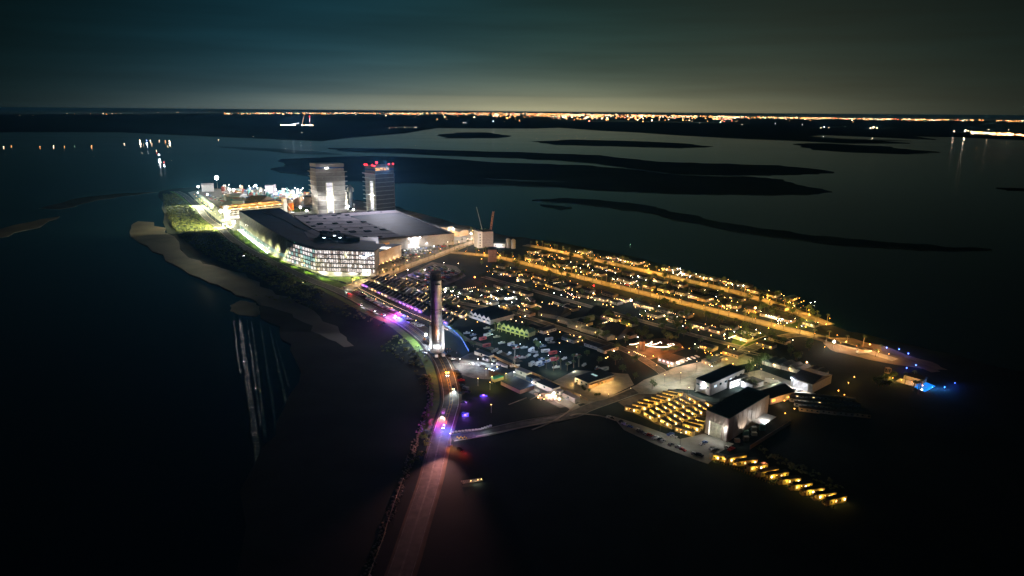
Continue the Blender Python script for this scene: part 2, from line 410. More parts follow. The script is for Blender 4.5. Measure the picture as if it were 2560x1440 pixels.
R6 = road('trailer_lane', [(905,722),(960,745),(1020,772),(1080,800),(1120,820),(1170,850),(1230,872),(1300,905)], 6, M_dirt, .09)
R7 = road('trailer_lane', [(952,692),(1010,712),(1060,730),(1110,752),(1140,762),(1180,775)], 6, M_asph, .09)
R8 = road('lot_lane', [(1150,905),(1230,915),(1300,945),(1370,985),(1430,1015),(1450,1030)], 9, M_conc, .09)
R9 = road('beach_road', [(2044,842),(2120,862),(2200,880),(2280,905),(2340,930)], 9, M_dirt, .12)
zone('plaza', [(1610,950),(1650,935),(1690,918),(1750,905),(1800,897),(1850,885),(1880,893),(1895,903),(1790,925),(1745,950),(1735,975),(1690,972),(1640,985),(1600,985),(1580,970)], M_pave, .14, -.3)
zone('hall_forecourt', [(1530,1040),(1600,1062),(1700,1098),(1760,1085),(1835,1110),(1800,1130),(1770,1160),(1740,1150),(1640,1112),(1560,1075)], M_conc, .14, -.3)
zone('paved_yard', [(1130,905),(1180,880),(1230,895),(1300,925),(1360,962),(1440,1010),(1400,1020),(1330,985),(1250,950),(1180,945),(1150,935)], M_asph, .075, -.3)
zone('paved_yard', [(1850,935),(1900,925),(2010,965),(2040,985),(1990,1003),(1900,985),(1860,970)], M_pave, .12, -.3)
zone('car_park', [(1006,618),(1136,610),(1175,603),(1060,648),(1010,662),(985,655)], M_asph, .09, -.3)
zone('car_park', [(1000,697),(1080,655),(1140,665),(1165,690),(1100,722),(1060,722)], M_asph, .09, -.3)
zone('parking_strip', [(880,728),(910,735),(1000,780),(1075,822),(1080,848),(1050,835),(980,788),(900,752)], M_dirt, .085, -.3)
zone('restaurant_yard', [(1380,955),(1440,925),(1570,935),(1585,962),(1480,1012),(1430,1003)], M_pave, .08, -.3)
zone('beach', [(2060,842),(2130,845),(2230,872),(2330,905),(2370,925),(2330,925),(2240,912),(2150,893),(2090,880),(2060,860)], M_sand, .1, -.3, 4)
PLAZA = [(1566,866),(1600,850),(1660,845),(1700,858),(1712,872),(1690,880),(1622,900),(1590,890)]
zone('garden_plaza', PLAZA, M_dirt, .1, -.3)
zone('cottage_lot', [(1545,1005),(1650,965),(1690,975),(1790,1010),(1765,1090),(1700,1080),(1640,1060),(1580,1030)], M_dirt, .08, -.3)
# paths: pale kerbs along the cross street
for q in ([(1430,1005),(1500,1000),(1545,985),(1590,965),(1650,940)], [(1425,1040),(1450,1035),(1500,1040),(1540,1052)], [(1330,1075),(1380,1055),(1420,1030),(1440,1012),(1480,1003)], [(1190,1092),(1300,1070),(1400,1050)],
          [(1605,960),(1640,975),(1690,972),(1740,955)], [(1700,933),(1720,925),(1770,910)], [(1860,882),(1930,895),(1960,905)], [(1840,872),(1900,885),(1960,900)], [(1848,872),(1860,862),(1900,845),(1915,840)]):
    struct('footpath', ribbon(MB(), smooth(pxs(q), 5), 1.3, 0, .10, .15).mesh('footpath', M_pave))

# ================================================================== THE FACTORY
M_clad = mat('grey_cladding', (.30, .29, .28), .55, .1, var=.10, scale=.4)
M_white = mat('white_cladding', (.62, .61, .58), .6, var=.08, scale=.4)
M_tan = mat('tan_cladding', (.42, .33, .25), .6, var=.1, scale=.3)
M_rooflt = mat('light_membrane_roof', (.36, .33, .38), .9, var=.22, scale=.035, spec=.05, detail=8)
M_roofdk = mat('dark_blue_roof', (.020, .034, .066), .75, 0, var=.35, scale=.05, spec=.15, detail=7)
M_unit = mat('dark_roof_unit', (.02, .03, .04), .9, spec=.03)
M_steel = mat('galvanised_steel', (.45, .46, .46), .45, .6)
M_dark = mat('dark_metal', (.03, .03, .035), .5, .3)
M_glassd = mat('dark_glass', (.02, .05, .06), .1, spec=.8)
B_white = glow('white_lamp_glass', (1, .98, .95), 24)
B_cool = glow('cool_lamp_glass', (.75, .88, 1), 16)
B_warm = glow('warm_lamp_glass', (1, .52, .17), 12)
B_amber = glow('amber_lamp_glass', (1, .42, .07), 10)
B_red = glow('red_beacon_glass', (1, .02, .03), 9)
B_blue = glow('blue_lamp_glass', (.12, .25, 1), 9)
B_viol = glow('violet_lamp_glass', (.5, .15, 1), 14)
B_win = glow('lit_window_pane', (1, .66, .28), 2.2)
B_winw = glow('bright_window_pane', (1, .74, .42), 7)

def lit_interior(name, c1, c2, s, sc):
    m = bpy.data.materials.new(name); m.use_nodes = True; t = m.node_tree; b = t.nodes['Principled BSDF']
    b.inputs['Base Color'].default_value = (.1, .1, .1, 1); b.inputs['Roughness'].default_value = .15
    g = N(t, 'ShaderNodeTexCoord'); v = N(t, 'ShaderNodeTexVoronoi'); v.inputs['Scale'].default_value = sc
    t.links.new(g.outputs['Object'], v.inputs[0])
    r = N(t, 'ShaderNodeValToRGB'); r.color_ramp.elements[0].color = (*c1, 1); r.color_ramp.elements[1].color = (*c2, 1)
    r.color_ramp.elements[0].position = .15; r.color_ramp.elements[1].position = .55
    sp = N(t, 'ShaderNodeSeparateColor'); t.links.new(v.outputs['Color'], sp.inputs[0]); t.links.new(sp.outputs[0], r.inputs[0])
    t.links.new(r.outputs[0], b.inputs['Emission Color']); b.inputs['Emission Strength'].default_value = s
    m.cycles.emission_sampling = 'NONE'
    return m
LITS = [lit_interior('lit_office_interior_bright', (.25, .19, .18), (1, .92, .90), 1.3, .9), lit_interior('lit_office_interior_mixed', (.04, .035, .045), (1, .86, .82), .95, 1.3),
        lit_interior('lit_office_interior_dim', (.02, .02, .025), (.7, .5, .42), .6, 1.1)]
LIT_TEAL = lit_interior('lit_lobby_interior', (.05, .13, .12), (.55, .9, .86), .9, .8)
LIT_GLAZE = lit_interior('lit_gallery_glazing', (.22, .42, .40), (.5, .72, .68), .55, .12)

ZR, ZO = 17.0, 28.0
fac = thing('factory', 'huge rocket factory with flat grey roof, curved metal wing and lit glass office front', 'factory')
# main hall block: front wall from the office corner to the east corner
E_ = G(1136, 609); W_ = G(952, 628)
fd = (E_ - W_).normalized(); fn = Vector((-fd.y, fd.x, 0))
roofpoly = pxs([(734,540),(987,525),(1135.5,584),(909,600),(850,596),(790,577)], ZR)
mb = MB().prism([(p.x, p.y) for p in roofpoly], ZR - .6, ZR); ob('roof', mb.mesh('roof', M_rooflt), fac)
wallpoly = pxs([(734,540),(987,525),(1135.5,584),(909,600),(850,596),(790,577)], ZR)
cen = sum(wallpoly, Vector()) / 6
mb = MB().prism([((p - cen) * .998 + cen).to_2d() for p in wallpoly], 0, ZR - .65); ob('wall', mb.mesh('wall', M_clad), fac)
for k in range(5):                                        # parapet
    a, b = roofpoly[k], roofpoly[k + 1]
    if k in (0, 1, 2): ob('parapet', MB().path([a + Vector((0, 0, .5)), b + Vector((0, 0, .5))], .5, 4).mesh('parapet', M_dark if k != 1 else M_clad), fac)
dk = pxs([(873,540),(1000,531),(1128,584),(1040,589.5),(1003,589)], ZR)
ob('dark_roof_section', MB().prism([p.to_2d() for p in dk], ZR - .02, ZR + .12).mesh('dark', M_roofdk), fac)
# seams across the pale roof
def lerpG(a, b, t, z): return G(a[0] + (b[0] - a[0]) * t, a[1] + (b[1] - a[1]) * t, z)
for y0, y1, x0, x1 in ((545.5, 545, 745, 880), (572, 566, 775, 950), (555, 552, 752, 905), (580, 576, 808, 985), (588, 583, 815, 1000), (563, 559, 768, 930), (540, 537, 745, 870)):
    ob('roof_seam', MB().path([G(x0, y0, ZR + .1), G(x1, y1, ZR + .1)], .22, 4).mesh('seam', M_unit), fac)
# roof hatches and skylights
UN = [(765,541.5,6),(789,535.5,3.4),(800,540.5,7),(822,534,3.6),(835,539,7),(854,533,3.6),(868,538,7),(889,531,3),(921,530,3),(776,548,3.4),(812,547,4),(847,545,3.6),(881,543,3.4),(800,560,8.5),(838,559,8),(874,556,8),(909,555,7.5),
      (828,574,4.5),(865,573,4.5),(903,570.5,4.5),(939,569,4.5),(881,579.5,9),(919,578.5,9.5),(957,574,8),(842,579.5,8),(913,593,6),(950,592,5.5),(813,567.5,2.6),(852,566,2.6),(924,562,2.6),(953,530.5,2.6),(770,556,6),(783,566,6)]
um = {}
for x, y, s in UN:
    k = round(s, 1)
    if k not in um: um[k] = MB().box(-s / 2, -s * .55, 0, s / 2, s * .55, .35 + s * .12).mesh('unit', M_unit)
    ob('roof_unit', um[k], fac, G(x, y, ZR), math.atan2(fd.y, fd.x))
for x0, x1, y in ((839, 853, 535.5), (843, 850, 534.6)):
    ob('roof_duct', MB().path([G(x0, y, ZR + .6), G(x1, y - .6, ZR + .6)], .8, 5).mesh('duct', M_dark), fac)
# cladding panels of the hall's front wall
span = (E_ - G(909, 622)).length; A0 = E_ - fd * span
for k in range(22):
    a = A0 + fd * (span * k / 22 + .12) - fn * .15; L = span / 22 - .24
    p = ob('cladding_panel', None, fac) if False else ob('cladding_panel', MB().box(0, -.12, .2, L, 0, ZR - .9).mesh('panel', M_clad), fac, a, math.atan2(fd.y, fd.x))
def on_front(px): # metres along the front wall for a photo x
    best = min(range(0, 400), key=lambda i: abs(px - proj(E_ - fd * (i * .5))[0])); return E_ - fd * (best * .5)
def proj(p):
    v = p - Vector((0, 0, CH)); a = v.dot(FW); return 1280 + CF * v.dot(RT) / a, 720 - CF * v.dot(UP) / a
fr = math.atan2(fd.y, fd.x)
dr = ob('loading_door', MB().box(-6.5, -.5, 0, 6.5, -.25, 13.5).mesh('door', M_white), fac, on_front(1037), fr)
ob('door_frame', MB().box(-7.2, -1.3, 13.6, 7.2, -.2, 14.4).box(-7.2, -.7, 0, -6.6, -.2, 13.6).box(6.6, -.7, 0, 7.2, -.2, 13.6).mesh('frame', M_steel), dr, (0, 0, 0))
for px, h, w in ((1023, 14.8, 2), (1037, 15, 5), (1050, 14.8, 2)):
    ob('wall_lamp', MB().box(-w / 2, -1.6, h, w / 2, -.9, h + .5).mesh('lamp', B_white), fac, on_front(px), fr)
light('AREA', fac, on_front(1037) - fn * 3.5 + Vector((0, 0, 15.6)), 26000, WHITE, 5, aim=on_front(1037) - fn * 4)
for px in (1085, 1103, 1131, 1066, 1097, 1024):
    h = 10 if px > 1080 and px != 1097 else 5
    q = on_front(px)
    ob('wall_lamp', MB().box(-.6, -.9, h, .6, -.2, h + .4).mesh('lamp', B_white), fac, q, fr)
    light('SPOT', fac, q - fn * 1.6 + Vector((0, 0, h + 1.0)), 16000 if h > 6 else 4000, WHITE, .3, aim=q - fn * 2.2, spot=150)
    ob('side_door', MB().box(-1.6, -.35, 0, 1.6, -.2, 4.5 if h > 6 else 3).mesh('door', M_white), fac, q, fr)
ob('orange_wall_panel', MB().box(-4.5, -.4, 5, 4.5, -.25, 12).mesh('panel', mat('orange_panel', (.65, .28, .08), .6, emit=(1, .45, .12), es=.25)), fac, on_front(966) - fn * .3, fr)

# ---- curved wing and office block
Tpx = [(598,527),(625,544),(652,561),(680,577),(709,592),(737,605)]
Bpx = [(600,575),(615,588),(640,607),(668,627),(690,641),(712,652)]
T = smooth(pxs(Tpx, ZO), 5); B = smooth(pxs(Bpx, 0), 5)
wroof = [p.to_2d() for p in T] + [p.to_2d() for p in pxs([(789,619),(940,613),(962,606),(1004,612)][:2] + [(940,603),(880,598),(820,588),(802,580),(790,577),(760,560),(736,543),(722,533),(698,519.5),(640,523)], ZO)]
ob('wing_roof', MB().prism(wroof, ZO - .8, ZO).mesh('roof', M_roofdk), fac)
ob('roof_ridge', MB().path(pxs([(655,529),(700,545),(740,566),(790,590)], ZO + .2), .5, 4).mesh('ridge', M_rooflt), fac)
ob('curved_gutter', MB().path(smooth(pxs([(734,539),(760,560),(785,574),(800,580),(806,577)], ZO + .3), 5), .6, 5).mesh('gutter', M_unit), fac)
ob('roof_terrace', MB().prism([p.to_2d() for p in pxs([(770,594),(792,594),(803,580),(780,574),(760,580)], ZO)], ZO, ZO + .3).mesh('terrace', M_rooflt), fac)
ob('roof_plant', MB().prism([p.to_2d() for p in pxs([(806,584),(860,592),(900,602),(870,604),(820,600),(802,594)], ZO)], ZO, ZO + 5).mesh('plant', M_unit), fac)
for x, y in ((804, 583), (812, 582), (818, 583), (840, 588), (865, 593), (828, 585), (850, 590)):
    ob('roof_unit', MB().box(-2, -2, 0, 2, 2, 7.5).mesh('unit', M_unit), fac, G(x, y + 8, ZO - 1))
ob('pale_roof_patch', MB().prism([p.to_2d() for p in pxs([(810,603),(845,606),(845,601),(815,597)], ZO)], ZO - .02, ZO + .1).mesh('patch', M_rooflt), fac)
for x, y in ((810, 594.5), (836, 589.5), (850, 594.5)): 
    ob('roof_lamp', MB().box(-1.6, -.3, 0, 1.6, .3, .3).mesh('lamp', B_cool), fac, G(x, y, ZO + 5.2))
# leaning metal wall: base course, glazing band, cladding strips
nn = len(B)
def WP(i, f): 
    b, t = B[i], T[i]
    # concave sweep outwards with height
    q = b.lerp(t, f ** 1.25); q.z = ZO * f; return q
for i in range(nn - 1):
    for nm, f0, f1, m in (('base_course', 0, .12, M_white), ('glazing', .13, .29, LIT_GLAZE), ('soffit', .30, .36, M_clad)):
        ob(nm, MB().quad(WP(i, f0), WP(i + 1, f0), WP(i + 1, f1), WP(i, f1)).mesh(nm, m), fac)
    a, b = WP(i, .37), WP(i + 1, .37)
    m = MB()
    for k in range(5):
        f0, f1 = .37 + .126 * k, .37 + .126 * (k + 1)
        m.quad(WP(i, f0).lerp(WP(i + 1, f0), .02), WP(i + 1, f0), WP(i + 1, f1), WP(i, f1).lerp(WP(i + 1, f1), .02))
    ob('cladding_panel', m.mesh('panel', mat('brushed_metal_cladding', (.20, .19, .18), .5, .3, var=.35, scale=.22, detail=5)), fac)
ob('end_wall', MB().quad(WP(0, 0), WP(0, 1), T[0] + Vector((26, 20, 0)), B[0] + Vector((26, 20, 0))).mesh('end', M_clad), fac)
ob('green_edge_lamp', MB().path([G(717, 627, 8.5), G(737, 605.4, ZO)], .25, 4).mesh('edge', glow('green_edge_light', (.1, .9, .5), .8)), fac)
# glass west face (bilinear grid) and glass front face
def face(bl, br, tr, tl, nx, ny, mats, depth, frac0=lambda r: 0.0, slab=True):
    nrm = (br - bl).cross(Vector((0, 0, 1))).normalized()
    def Q(u, v): return bl.lerp(br, u).lerp(tl.lerp(tr, u), v)
    for r in range(ny):
        v0, v1 = r / ny + .022, (r + 1) / ny - .035
        st = frac0(r)
        for c in range(nx):
            u0, u1 = c / nx + .10 / nx, (c + 1) / nx - .10 / nx
            if u1 <= st: continue
            u0 = max(u0, st)
            k = random.choices(range(len(mats)), [6, 4, 2, 1][:len(mats)])[0]
            ob('window_pane', MB().quad(Q(u0, v0), Q(u1, v0), Q(u1, v1), Q(u0, v1)).mesh('pane', mats[k]), fac)
        if slab:
            m = MB(); a, b = Q(st, (r + 1) / ny - .012), Q(1, (r + 1) / ny - .012); m.path([a + nrm * .35, b + nrm * .35], .42, 4)
            ob('floor_slab', m.mesh('slab', M_dark), fac)
    return Q
z5 = ZO
obl, obr, otl, otr = G(790, 677), G(938, 683), G(790, 677), G(938, 683)
otl = obl.copy(); otl.z = z5; otr = obr.copy(); otr.z = z5
Q = face(obl, obr, otr, otl, 26, 5, LITS, .3)
wbl = G(712, 652); wtl = T[-1].copy(); wtl = wbl.lerp(obl, .0); wtl.z = z5
face(wbl, obl, otl, wtl, 13, 5, [LITS[0], LIT_TEAL, LITS[2]], .3, lambda r: [0, .04, .12, .22, .33][r])
bk = (obr - obl).cross(Vector((0, 0, -1))).normalized()
ob('office_core', MB().prism([(obl + bk * .6).to_2d(), (obr + bk * .6).to_2d(), (G(946, 662) + bk * 6).to_2d(), G(946, 640).to_2d(), G(800, 640).to_2d(), (wbl + bk * 8).to_2d(), (wbl.lerp(obl, .3) + Vector((1, 2, 0))).to_2d()], 0, ZO - 1).mesh('core', M_dark), fac)
ob('fascia', MB().prism([(obl - bk * 1.6 + Vector((-3, 0, 0))).to_2d(), (obr - bk * 1.6).to_2d(), (obr + bk * 45).to_2d(), (obl + bk * 40).to_2d()], ZO, ZO + 1.6).mesh('fascia', M_roofdk), fac)
ob('lobby_glazing', MB().quad(*[Q(u, v) - bk * .25 for u, v in ((.78, .0), (.93, .0), (.93, .17), (.78, .17))]).mesh('lobby', glow('bright_lobby_glazing', (1, .98, .96), 1.6)), fac)
# emblem: white swoosh on the upper corner of the glass front
sw = [Q(.755, .80), Q(.80, .72), Q(.84, .66), Q(.83, .72), Q(.90, .80), Q(.985, .865), Q(.99, .885), Q(.90, .83), Q(.835, .76), Q(.80, .77), Q(.76, .815)]
sm = MB()
for k, (a, b, w) in enumerate(((.755, .79, .0), (.80, .745, .9), (.835, .68, 1.2), (.855, .77, 1.1), (.90, .82, .9), (.95, .855, .6), (.995, .885, .2))): pass
pts = [(.755, .80, .35), (.80, .755, .8), (.835, .70, 1.15), (.86, .765, 1.1), (.90, .81, .8), (.95, .85, .5), (.995, .88, .15)]
for (u0, v0, w0), (u1, v1, w1) in zip(pts, pts[1:]):
    a, b = Q(u0, v0) - bk * .9, Q(u1, v1) - bk * .9; z = Vector((0, 0, 1))
    sm.add([a - z * w0, b - z * w1, b + z * w1, a + z * w0, a - z * w0 + bk * .3, b - z * w1 + bk * .3, b + z * w1 + bk * .3, a + z * w0 + bk * .3], [(0, 1, 2, 3), (7, 6, 5, 4), (3, 2, 6, 7), (0, 4, 5, 1)])
sm.path([Q(.86, .71) - bk * .9, Q(.835, .66) - bk * .9], .5, 4)
ob('swoosh_emblem', sm.mesh('swoosh', glow('blue_white_emblem', (.72, .85, 1), 3.5)), fac)
light('AREA', fac, Q(.87, .84) - bk * 3, 900, (.35, .5, 1), 3, aim=Q(.87, .84))
# tan block at the east end of the office
tb = pxs([(946, 662), (1004, 641)]); 
td = (tb[1] - tb[0]).normalized(); tn = Vector((-td.y, td.x, 0))
TB = [tb[0], tb[1], tb[1] + tn * 12, tb[0] + tn * 45]
ob('side_block', MB().prism([p.to_2d() for p in TB], 0, 17).mesh('block', M_tan), fac)
ob('side_block_roof', MB().prism([(p + (sum(TB, Vector()) / 4 - p) * -.02).to_2d() for p in TB], 17.02, 17.6).mesh('roof', M_roofdk), fac)
ob('skylight', MB().prism([p.to_2d() for p in pxs([(948,622),(958,618),(978,618.5),(966,624)], 17.6)], 17.6, 18).mesh('sky', glow('lit_skylight', (1, .96, .9), .75)), fac)
for k in range(7):
    q = tb[0].lerp(tb[1], k / 6) - tn * 1.2
    ob('ground_lamp', MB().box(-.5, -.2, .2, .5, .2, .7).mesh('lamp', B_warm), fac, q)
    light('SPOT', fac, q - tn * .6 + Vector((0, 0, .8)), 2200, (1, .80, .55), .2, aim=q + tn * 1.5 + Vector((0, 0, 6)), spot=110)
# light of the rooms falling on the terrace and lawn
for u in (.15, .4, .65, .88): light('AREA', fac, Q(u, .12) - bk * 4, 3500, (1, .86, .7), 6, aim=Q(u, .0) - bk * 14)
ob('entrance_slab', MB().prism([p.to_2d() for p in pxs([(792,679),(938,685),(940,690),(830,692),(808,689)])], 0, .35).mesh('slab', M_white), fac)
for px in ((800,684),(826,687),(856,689),(890,688),(915,687)):
    light('POINT', fac, G(*px, 2.5), 900, (1, .9, .8), .3)
# row of lit bollards and planters beside the curved wall
bp_ = smooth(pxs([(596,576),(612,590),(636,609),(662,629),(690,648),(720,664),(760,678)]), 6)
bm_ = MB().box(-.9, -.6, 0, .9, .6, .8).mesh('planter', M_white); bm2 = MB().ball(0, 0, 1.3, .5, 6).mesh('lamp', B_cool)
for k, (p, h) in enumerate(along(bp_, 5.6)):
    if k > 40: break
    t = thing('lit_planter', nth(k + 1) + ' lit white planter along the curved factory wall, counted from its far end', 'planter', p, h, 'lit planters between lawn and factory', bm_)
    ob('lamp', bm2, t)
    if k % 3 == 0: light('POINT', t, (0, 0, 2.2), 900, (.75, .95, 1), .3)
M_rail = mat('low_wall', (.10, .11, .10), .8)
thing('retaining_wall', 'low dark retaining wall between the lawn and the glass office', 'wall', data=MB().path(pxs([(740,664),(790,682),(830,697),(866,709)], .6), .7, 4).mesh('wall', M_rail))

# ================================================================== MEGABAYS
def quadbuild(a, b, c):
    """corner a, along to b; c the other way: local frame"""
    x = (b - a); y = (c - a); return x, y
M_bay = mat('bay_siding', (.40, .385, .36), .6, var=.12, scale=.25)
M_bayshade = mat('bay_siding_shaded', (.085, .075, .078), .6, var=.15, scale=.2)  # same siding, with the shade of the unlit face put into its colour
def megabay(name, label, A, Bp, Cp, h, door, cabin_warm=False):
    """A near corner, Bp the far end of the left face, Cp the far end of the right face (ground points)"""
    t = thing(name, label, 'tall hall', A)
    u, w = Bp - A, Cp - A
    D_ = u + w
    def col(m, z0, z1, s=1.0, o=0.0):
        c = D_ / 2
        return MB().prism([((p - c) * s + c).to_2d() for p in (Vector(), u, D_, w)], z0, z1).mesh(name, m)
    ob('core', col(M_bay, 0, h - 16, .985), t)
    nb = 9
    for k in range(nb):
        z0, z1 = (h - 16) * k / nb + .5, (h - 16) * (k + 1) / nb - .4
        for s, (p, q) in enumerate(((Vector(), u), (Vector(), w), (u, D_), (w, D_))):
            n = 4 if s == 1 else 3
            dv = (q - p); nrm = Vector((dv.y, -dv.x, 0)).normalized()
            if nrm.dot(D_) > 0 and s < 2: nrm = -nrm
            if nrm.dot(D_) < 0 and s > 1: nrm = -nrm
            if s > 1:
                ob('siding_panel', MB().prism([x.to_2d() for x in (p + nrm * -.2, q + nrm * -.2, q + nrm * .5, p + nrm * .5)], z0, z1).mesh('p', M_bay), t); continue
            for i in range(n):
                f0, f1 = i / n + .004, (i + 1) / n - .004
                if door and s == door[0] and z1 < door[3] and door[1] < (f0 + f1) / 2 < door[2]: continue
                g0, g1 = f0, f1
                if door and s == door[0] and z1 < door[3] + 2:
                    if f0 < door[1] < f1: g1 = door[1]
                    if f0 < door[2] < f1: g0 = door[2]
                ob('siding_panel', MB().prism([x.to_2d() for x in (p + dv * g0 - nrm * .3, p + dv * g1 - nrm * .3, p + dv * g1 + nrm * .35, p + dv * g0 + nrm * .35)], z0, z1).mesh('p', M_bayshade if cabin_warm and s == 1 else M_bay), t)
    for k in range(1, nb + 1):                              # wind girts standing proud, with outriggers at the corners
        z = (h - 16) * k / nb
        m = MB()
        if k >= 3 or True:
            uu = u.normalized(); ww = w.normalized(); o = (uu + ww) * -1.2
            if not cabin_warm or True: m.path([u + uu * 8 - ww * 1.2 + Vector((0, 0, z)), o + Vector((0, 0, z))], .75, 4)
            if not cabin_warm: m.path([o + Vector((0, 0, z)), w + ww * 5 - uu * 1.2 + Vector((0, 0, z))], .7, 4)
            if k > 3:
                for f in (.0, .5, 1.0): m.tube(u * f - ww * 1.2 + Vector((0, 0, z)), u * f - ww * .6 + Vector((0, 0, z - 4)), .25, 4)
                if not cabin_warm:
                    for f in (.0, .2, .38, .62, .8, 1.0): m.tube(w * f - uu * 1.2 + Vector((0, 0, z)), w * f - uu * .4 + Vector((0, 0, z - 5)), .25, 4)
        ob('girt', m.mesh('girt', M_white), t)
    ob('upper_wall', col(M_bay if not cabin_warm else M_bayshade, h - 15.6, h - 9.5, .99), t)
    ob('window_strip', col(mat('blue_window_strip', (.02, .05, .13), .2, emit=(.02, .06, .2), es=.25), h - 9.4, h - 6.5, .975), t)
    ob('parapet', col(M_bay if not cabin_warm else M_bayshade, h - 6.4, h, 1.005), t)
    if door:
        s, f0, f1, zh = door
        dv, ov = ((u, w), (w, u))[s]
        nrm = Vector((dv.y, -dv.x, 0)).normalized(); nrm = nrm if nrm.dot(ov) < 0 else -nrm
        lit = lit_interior('lit_bay_interior', (.62, .60, .66), (1, .97, 1), 1.35, .10)
        ob('open_bay', MB().prism([x.to_2d() for x in (dv * f0 + nrm * .35, dv * f1 + nrm * .35, dv * f1 + nrm * .6, dv * f0 + nrm * .6)], 0, zh).mesh('bay', lit), t)
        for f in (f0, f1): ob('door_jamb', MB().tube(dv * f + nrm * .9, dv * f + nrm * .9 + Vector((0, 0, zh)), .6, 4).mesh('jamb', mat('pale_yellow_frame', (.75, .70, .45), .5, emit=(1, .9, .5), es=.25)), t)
        ob('stored_ring', MB().cyl(0, 0, 0, 6, 4, 4, 12).mesh('ring', M_steel), t, tuple(dv * ((f0 + f1) / 2) + nrm * 4.5))
        c = A + dv * ((f0 + f1) / 2) + nrm * 30
        light('AREA', t, dv * ((f0 + f1) / 2) + nrm * 2 + Vector((0, 0, zh * .6)), 60000, WHITE, 14, aim=dv * ((f0 + f1) / 2) + nrm * 60)
    for k, f in enumerate((.1, .35, .65, .9)):               # small stack of antennas and rails on the roof
        ob('roof_rail', MB().tube(w * f + Vector((0, 0, h)), w * f + Vector((0, 0, h + 1.4)), .15, 4).mesh('rail', M_steel), t)
    return t, u, w
b1A, b1B, b1C = G(797, 537), G(782, 532.5), G(866, 534)
bay1, u1, w1 = megabay('assembly_bay', 'pale left assembly bay tower with tall bright open doorway and projecting girts', b1A, b1B, b1C, 99, (1, .32, .56, 62))
b2A, b2B, b2C = G(942, 532), G(917, 527.5), G(988, 527)
bay2, u2, w2 = megabay('assembly_bay', 'right assembly bay tower with red beacons on its roof and one shaded side', b2A, b2B, b2C, 93, (0, .20, .52, 62), True)
m = MB()
uu, ww = u2.normalized(), w2.normalized()
ob('lit_deck_window', MB().prism([p.to_2d() for p in (ww * .5 - uu * .6, w2 * .72 - uu * .6, w2 * .72 - uu * .35, ww * .5 - uu * .35)], 93 - 9.2, 93 - 3.8).mesh('win', lit_interior('lit_orange_deck', (.18, .05, .01), (1, .50, .16), 1.3, .35)), bay2)
ob('lit_deck_frame', MB().box(-1, -.2, 0, 1, .2, 6).mesh('f', M_steel), bay2, tuple(w2 * .6 - uu * .9 + Vector((0, 0, 84))))
for f, g, z in ((1, 0, 0), (.8, 0, 0), (.25, 0, 0), (.04, 0, -1), (.6, .42, 4), (.0, .97, 1.5), (.1, .8, 1)):
    p = u2 * f + w2 * g + Vector((0, 0, 93 + z + 1))
    ob('red_beacon', MB().ball(0, 0, 0, 1.4 if z < 4 else 2.0, 8).mesh('beacon', B_red), bay2, tuple(p))
    ob('beacon_mast', MB().cyl(0, 0, -z - 1.5, -.5, .15, .15, 4).mesh('mast', M_steel), bay2, tuple(p))
    light('POINT', bay2, p + Vector((0, 0, 1.6)) - (uu + ww) * 1.5, 2200, (1, .03, .05), .4)
# site floodlight masts: the strong lamps seen round the bays
def mast(px, h, pw, col=WHITE, aim=None, label='', spot=None, heads=4, bulb=None, cat='light mast', r=1.0):
    g = G(*px)
    t = thing('floodlight_mast', label, cat, g, group='floodlight masts of the factory site')
    ob('pole', MB().cyl(0, 0, 0, h, .35, .2, 6).mesh('pole', M_steel), t)
    hb = MB()
    for k in range(heads): hb.box(-1.2 + .8 * k - .3, -.5, h, -1.2 + .8 * k + .3, -.2, h + .6)
    hb.box(-1.6, -.2, h - .1, 1.6, .1, h + .7)
    ob('lamp_bar', hb.mesh('bar', M_dark), t)
    ob('lamp', MB().ball(0, -.8, h + .3, r, 8).mesh('lamp', bulb or B_white), t)
    if aim: light('SPOT', t, (0, -2, h + .3), pw, col, .6, aim=(Vector(G(aim[0], aim[1], aim[2])) - g), spot=spot or 90, blend=.6)
    else: light('POINT', t, (0, 0, h + 1.8), pw, col, .6)
    return t
mast((768, 545), 14, 2300000, WHITE, (818, 480, 20), 'tall floodlight mast lighting the front of the left bay tower, west of it', 80)
mast((885, 545), 16, 450000, WHITE, (840, 490, 25), 'tall floodlight mast between the two bay towers, turned to the left one', 80)
mast(proj(b2A + Vector((-50, -27, 0))), 16, 850000, WHITE, (926, 470, 20), 'tall floodlight mast just before the lit side of the right bay tower', 75)
mast((545, 479), 34, 27000000, (.42, .72, 1), (470, 400, 60), 'brightest floodlight mast at the far end of the yard, with a big glare', spot=165, r=5.0, bulb=glow('glaring_floodlight', (.97, .98, 1), 18))
mast((497, 481), 14, 240000, (1, .95, .85), None, 'floodlight mast beside the long pale hangar, farthest left', r=2.4)
mast((643, 502), 34, 8000000, (.45, .75, 1), (540, 400, 90), 'bluish floodlight mast behind the dark gabled tent', spot=110, r=2.6, bulb=B_cool)
mast((554, 548), 15, 420000, (.88, .94, 1), None, 'white floodlight mast at the foot of the open deck building', r=3.0)
mast((752, 531), 10, 60000, (1, .9, .75), None, 'small floodlight mast on the lawn left of the left bay tower', r=1.8)
mast((586, 569), 9, 420000, WHITE, None, 'low glaring floodlight mast at the corner where the lawn begins', r=3.2, bulb=glow('glaring_floodlight', (.97, .98, 1), 18))
mast((618, 573), 7, 160000, WHITE, None, 'floodlight mast close against the curved metal wall', r=2.4)
mast((690, 493), 18, 300000, WHITE, None, 'floodlight mast among the tanks right of the gabled tent', r=1.6)
mast((575, 492), 18, 300000, (1, .93, .82), None, 'floodlight mast among the sheds behind the deck building', r=1.6)
mast((735, 500), 18, 400000, WHITE, None, 'floodlight mast in the bright yard left of the left bay tower', r=1.8)
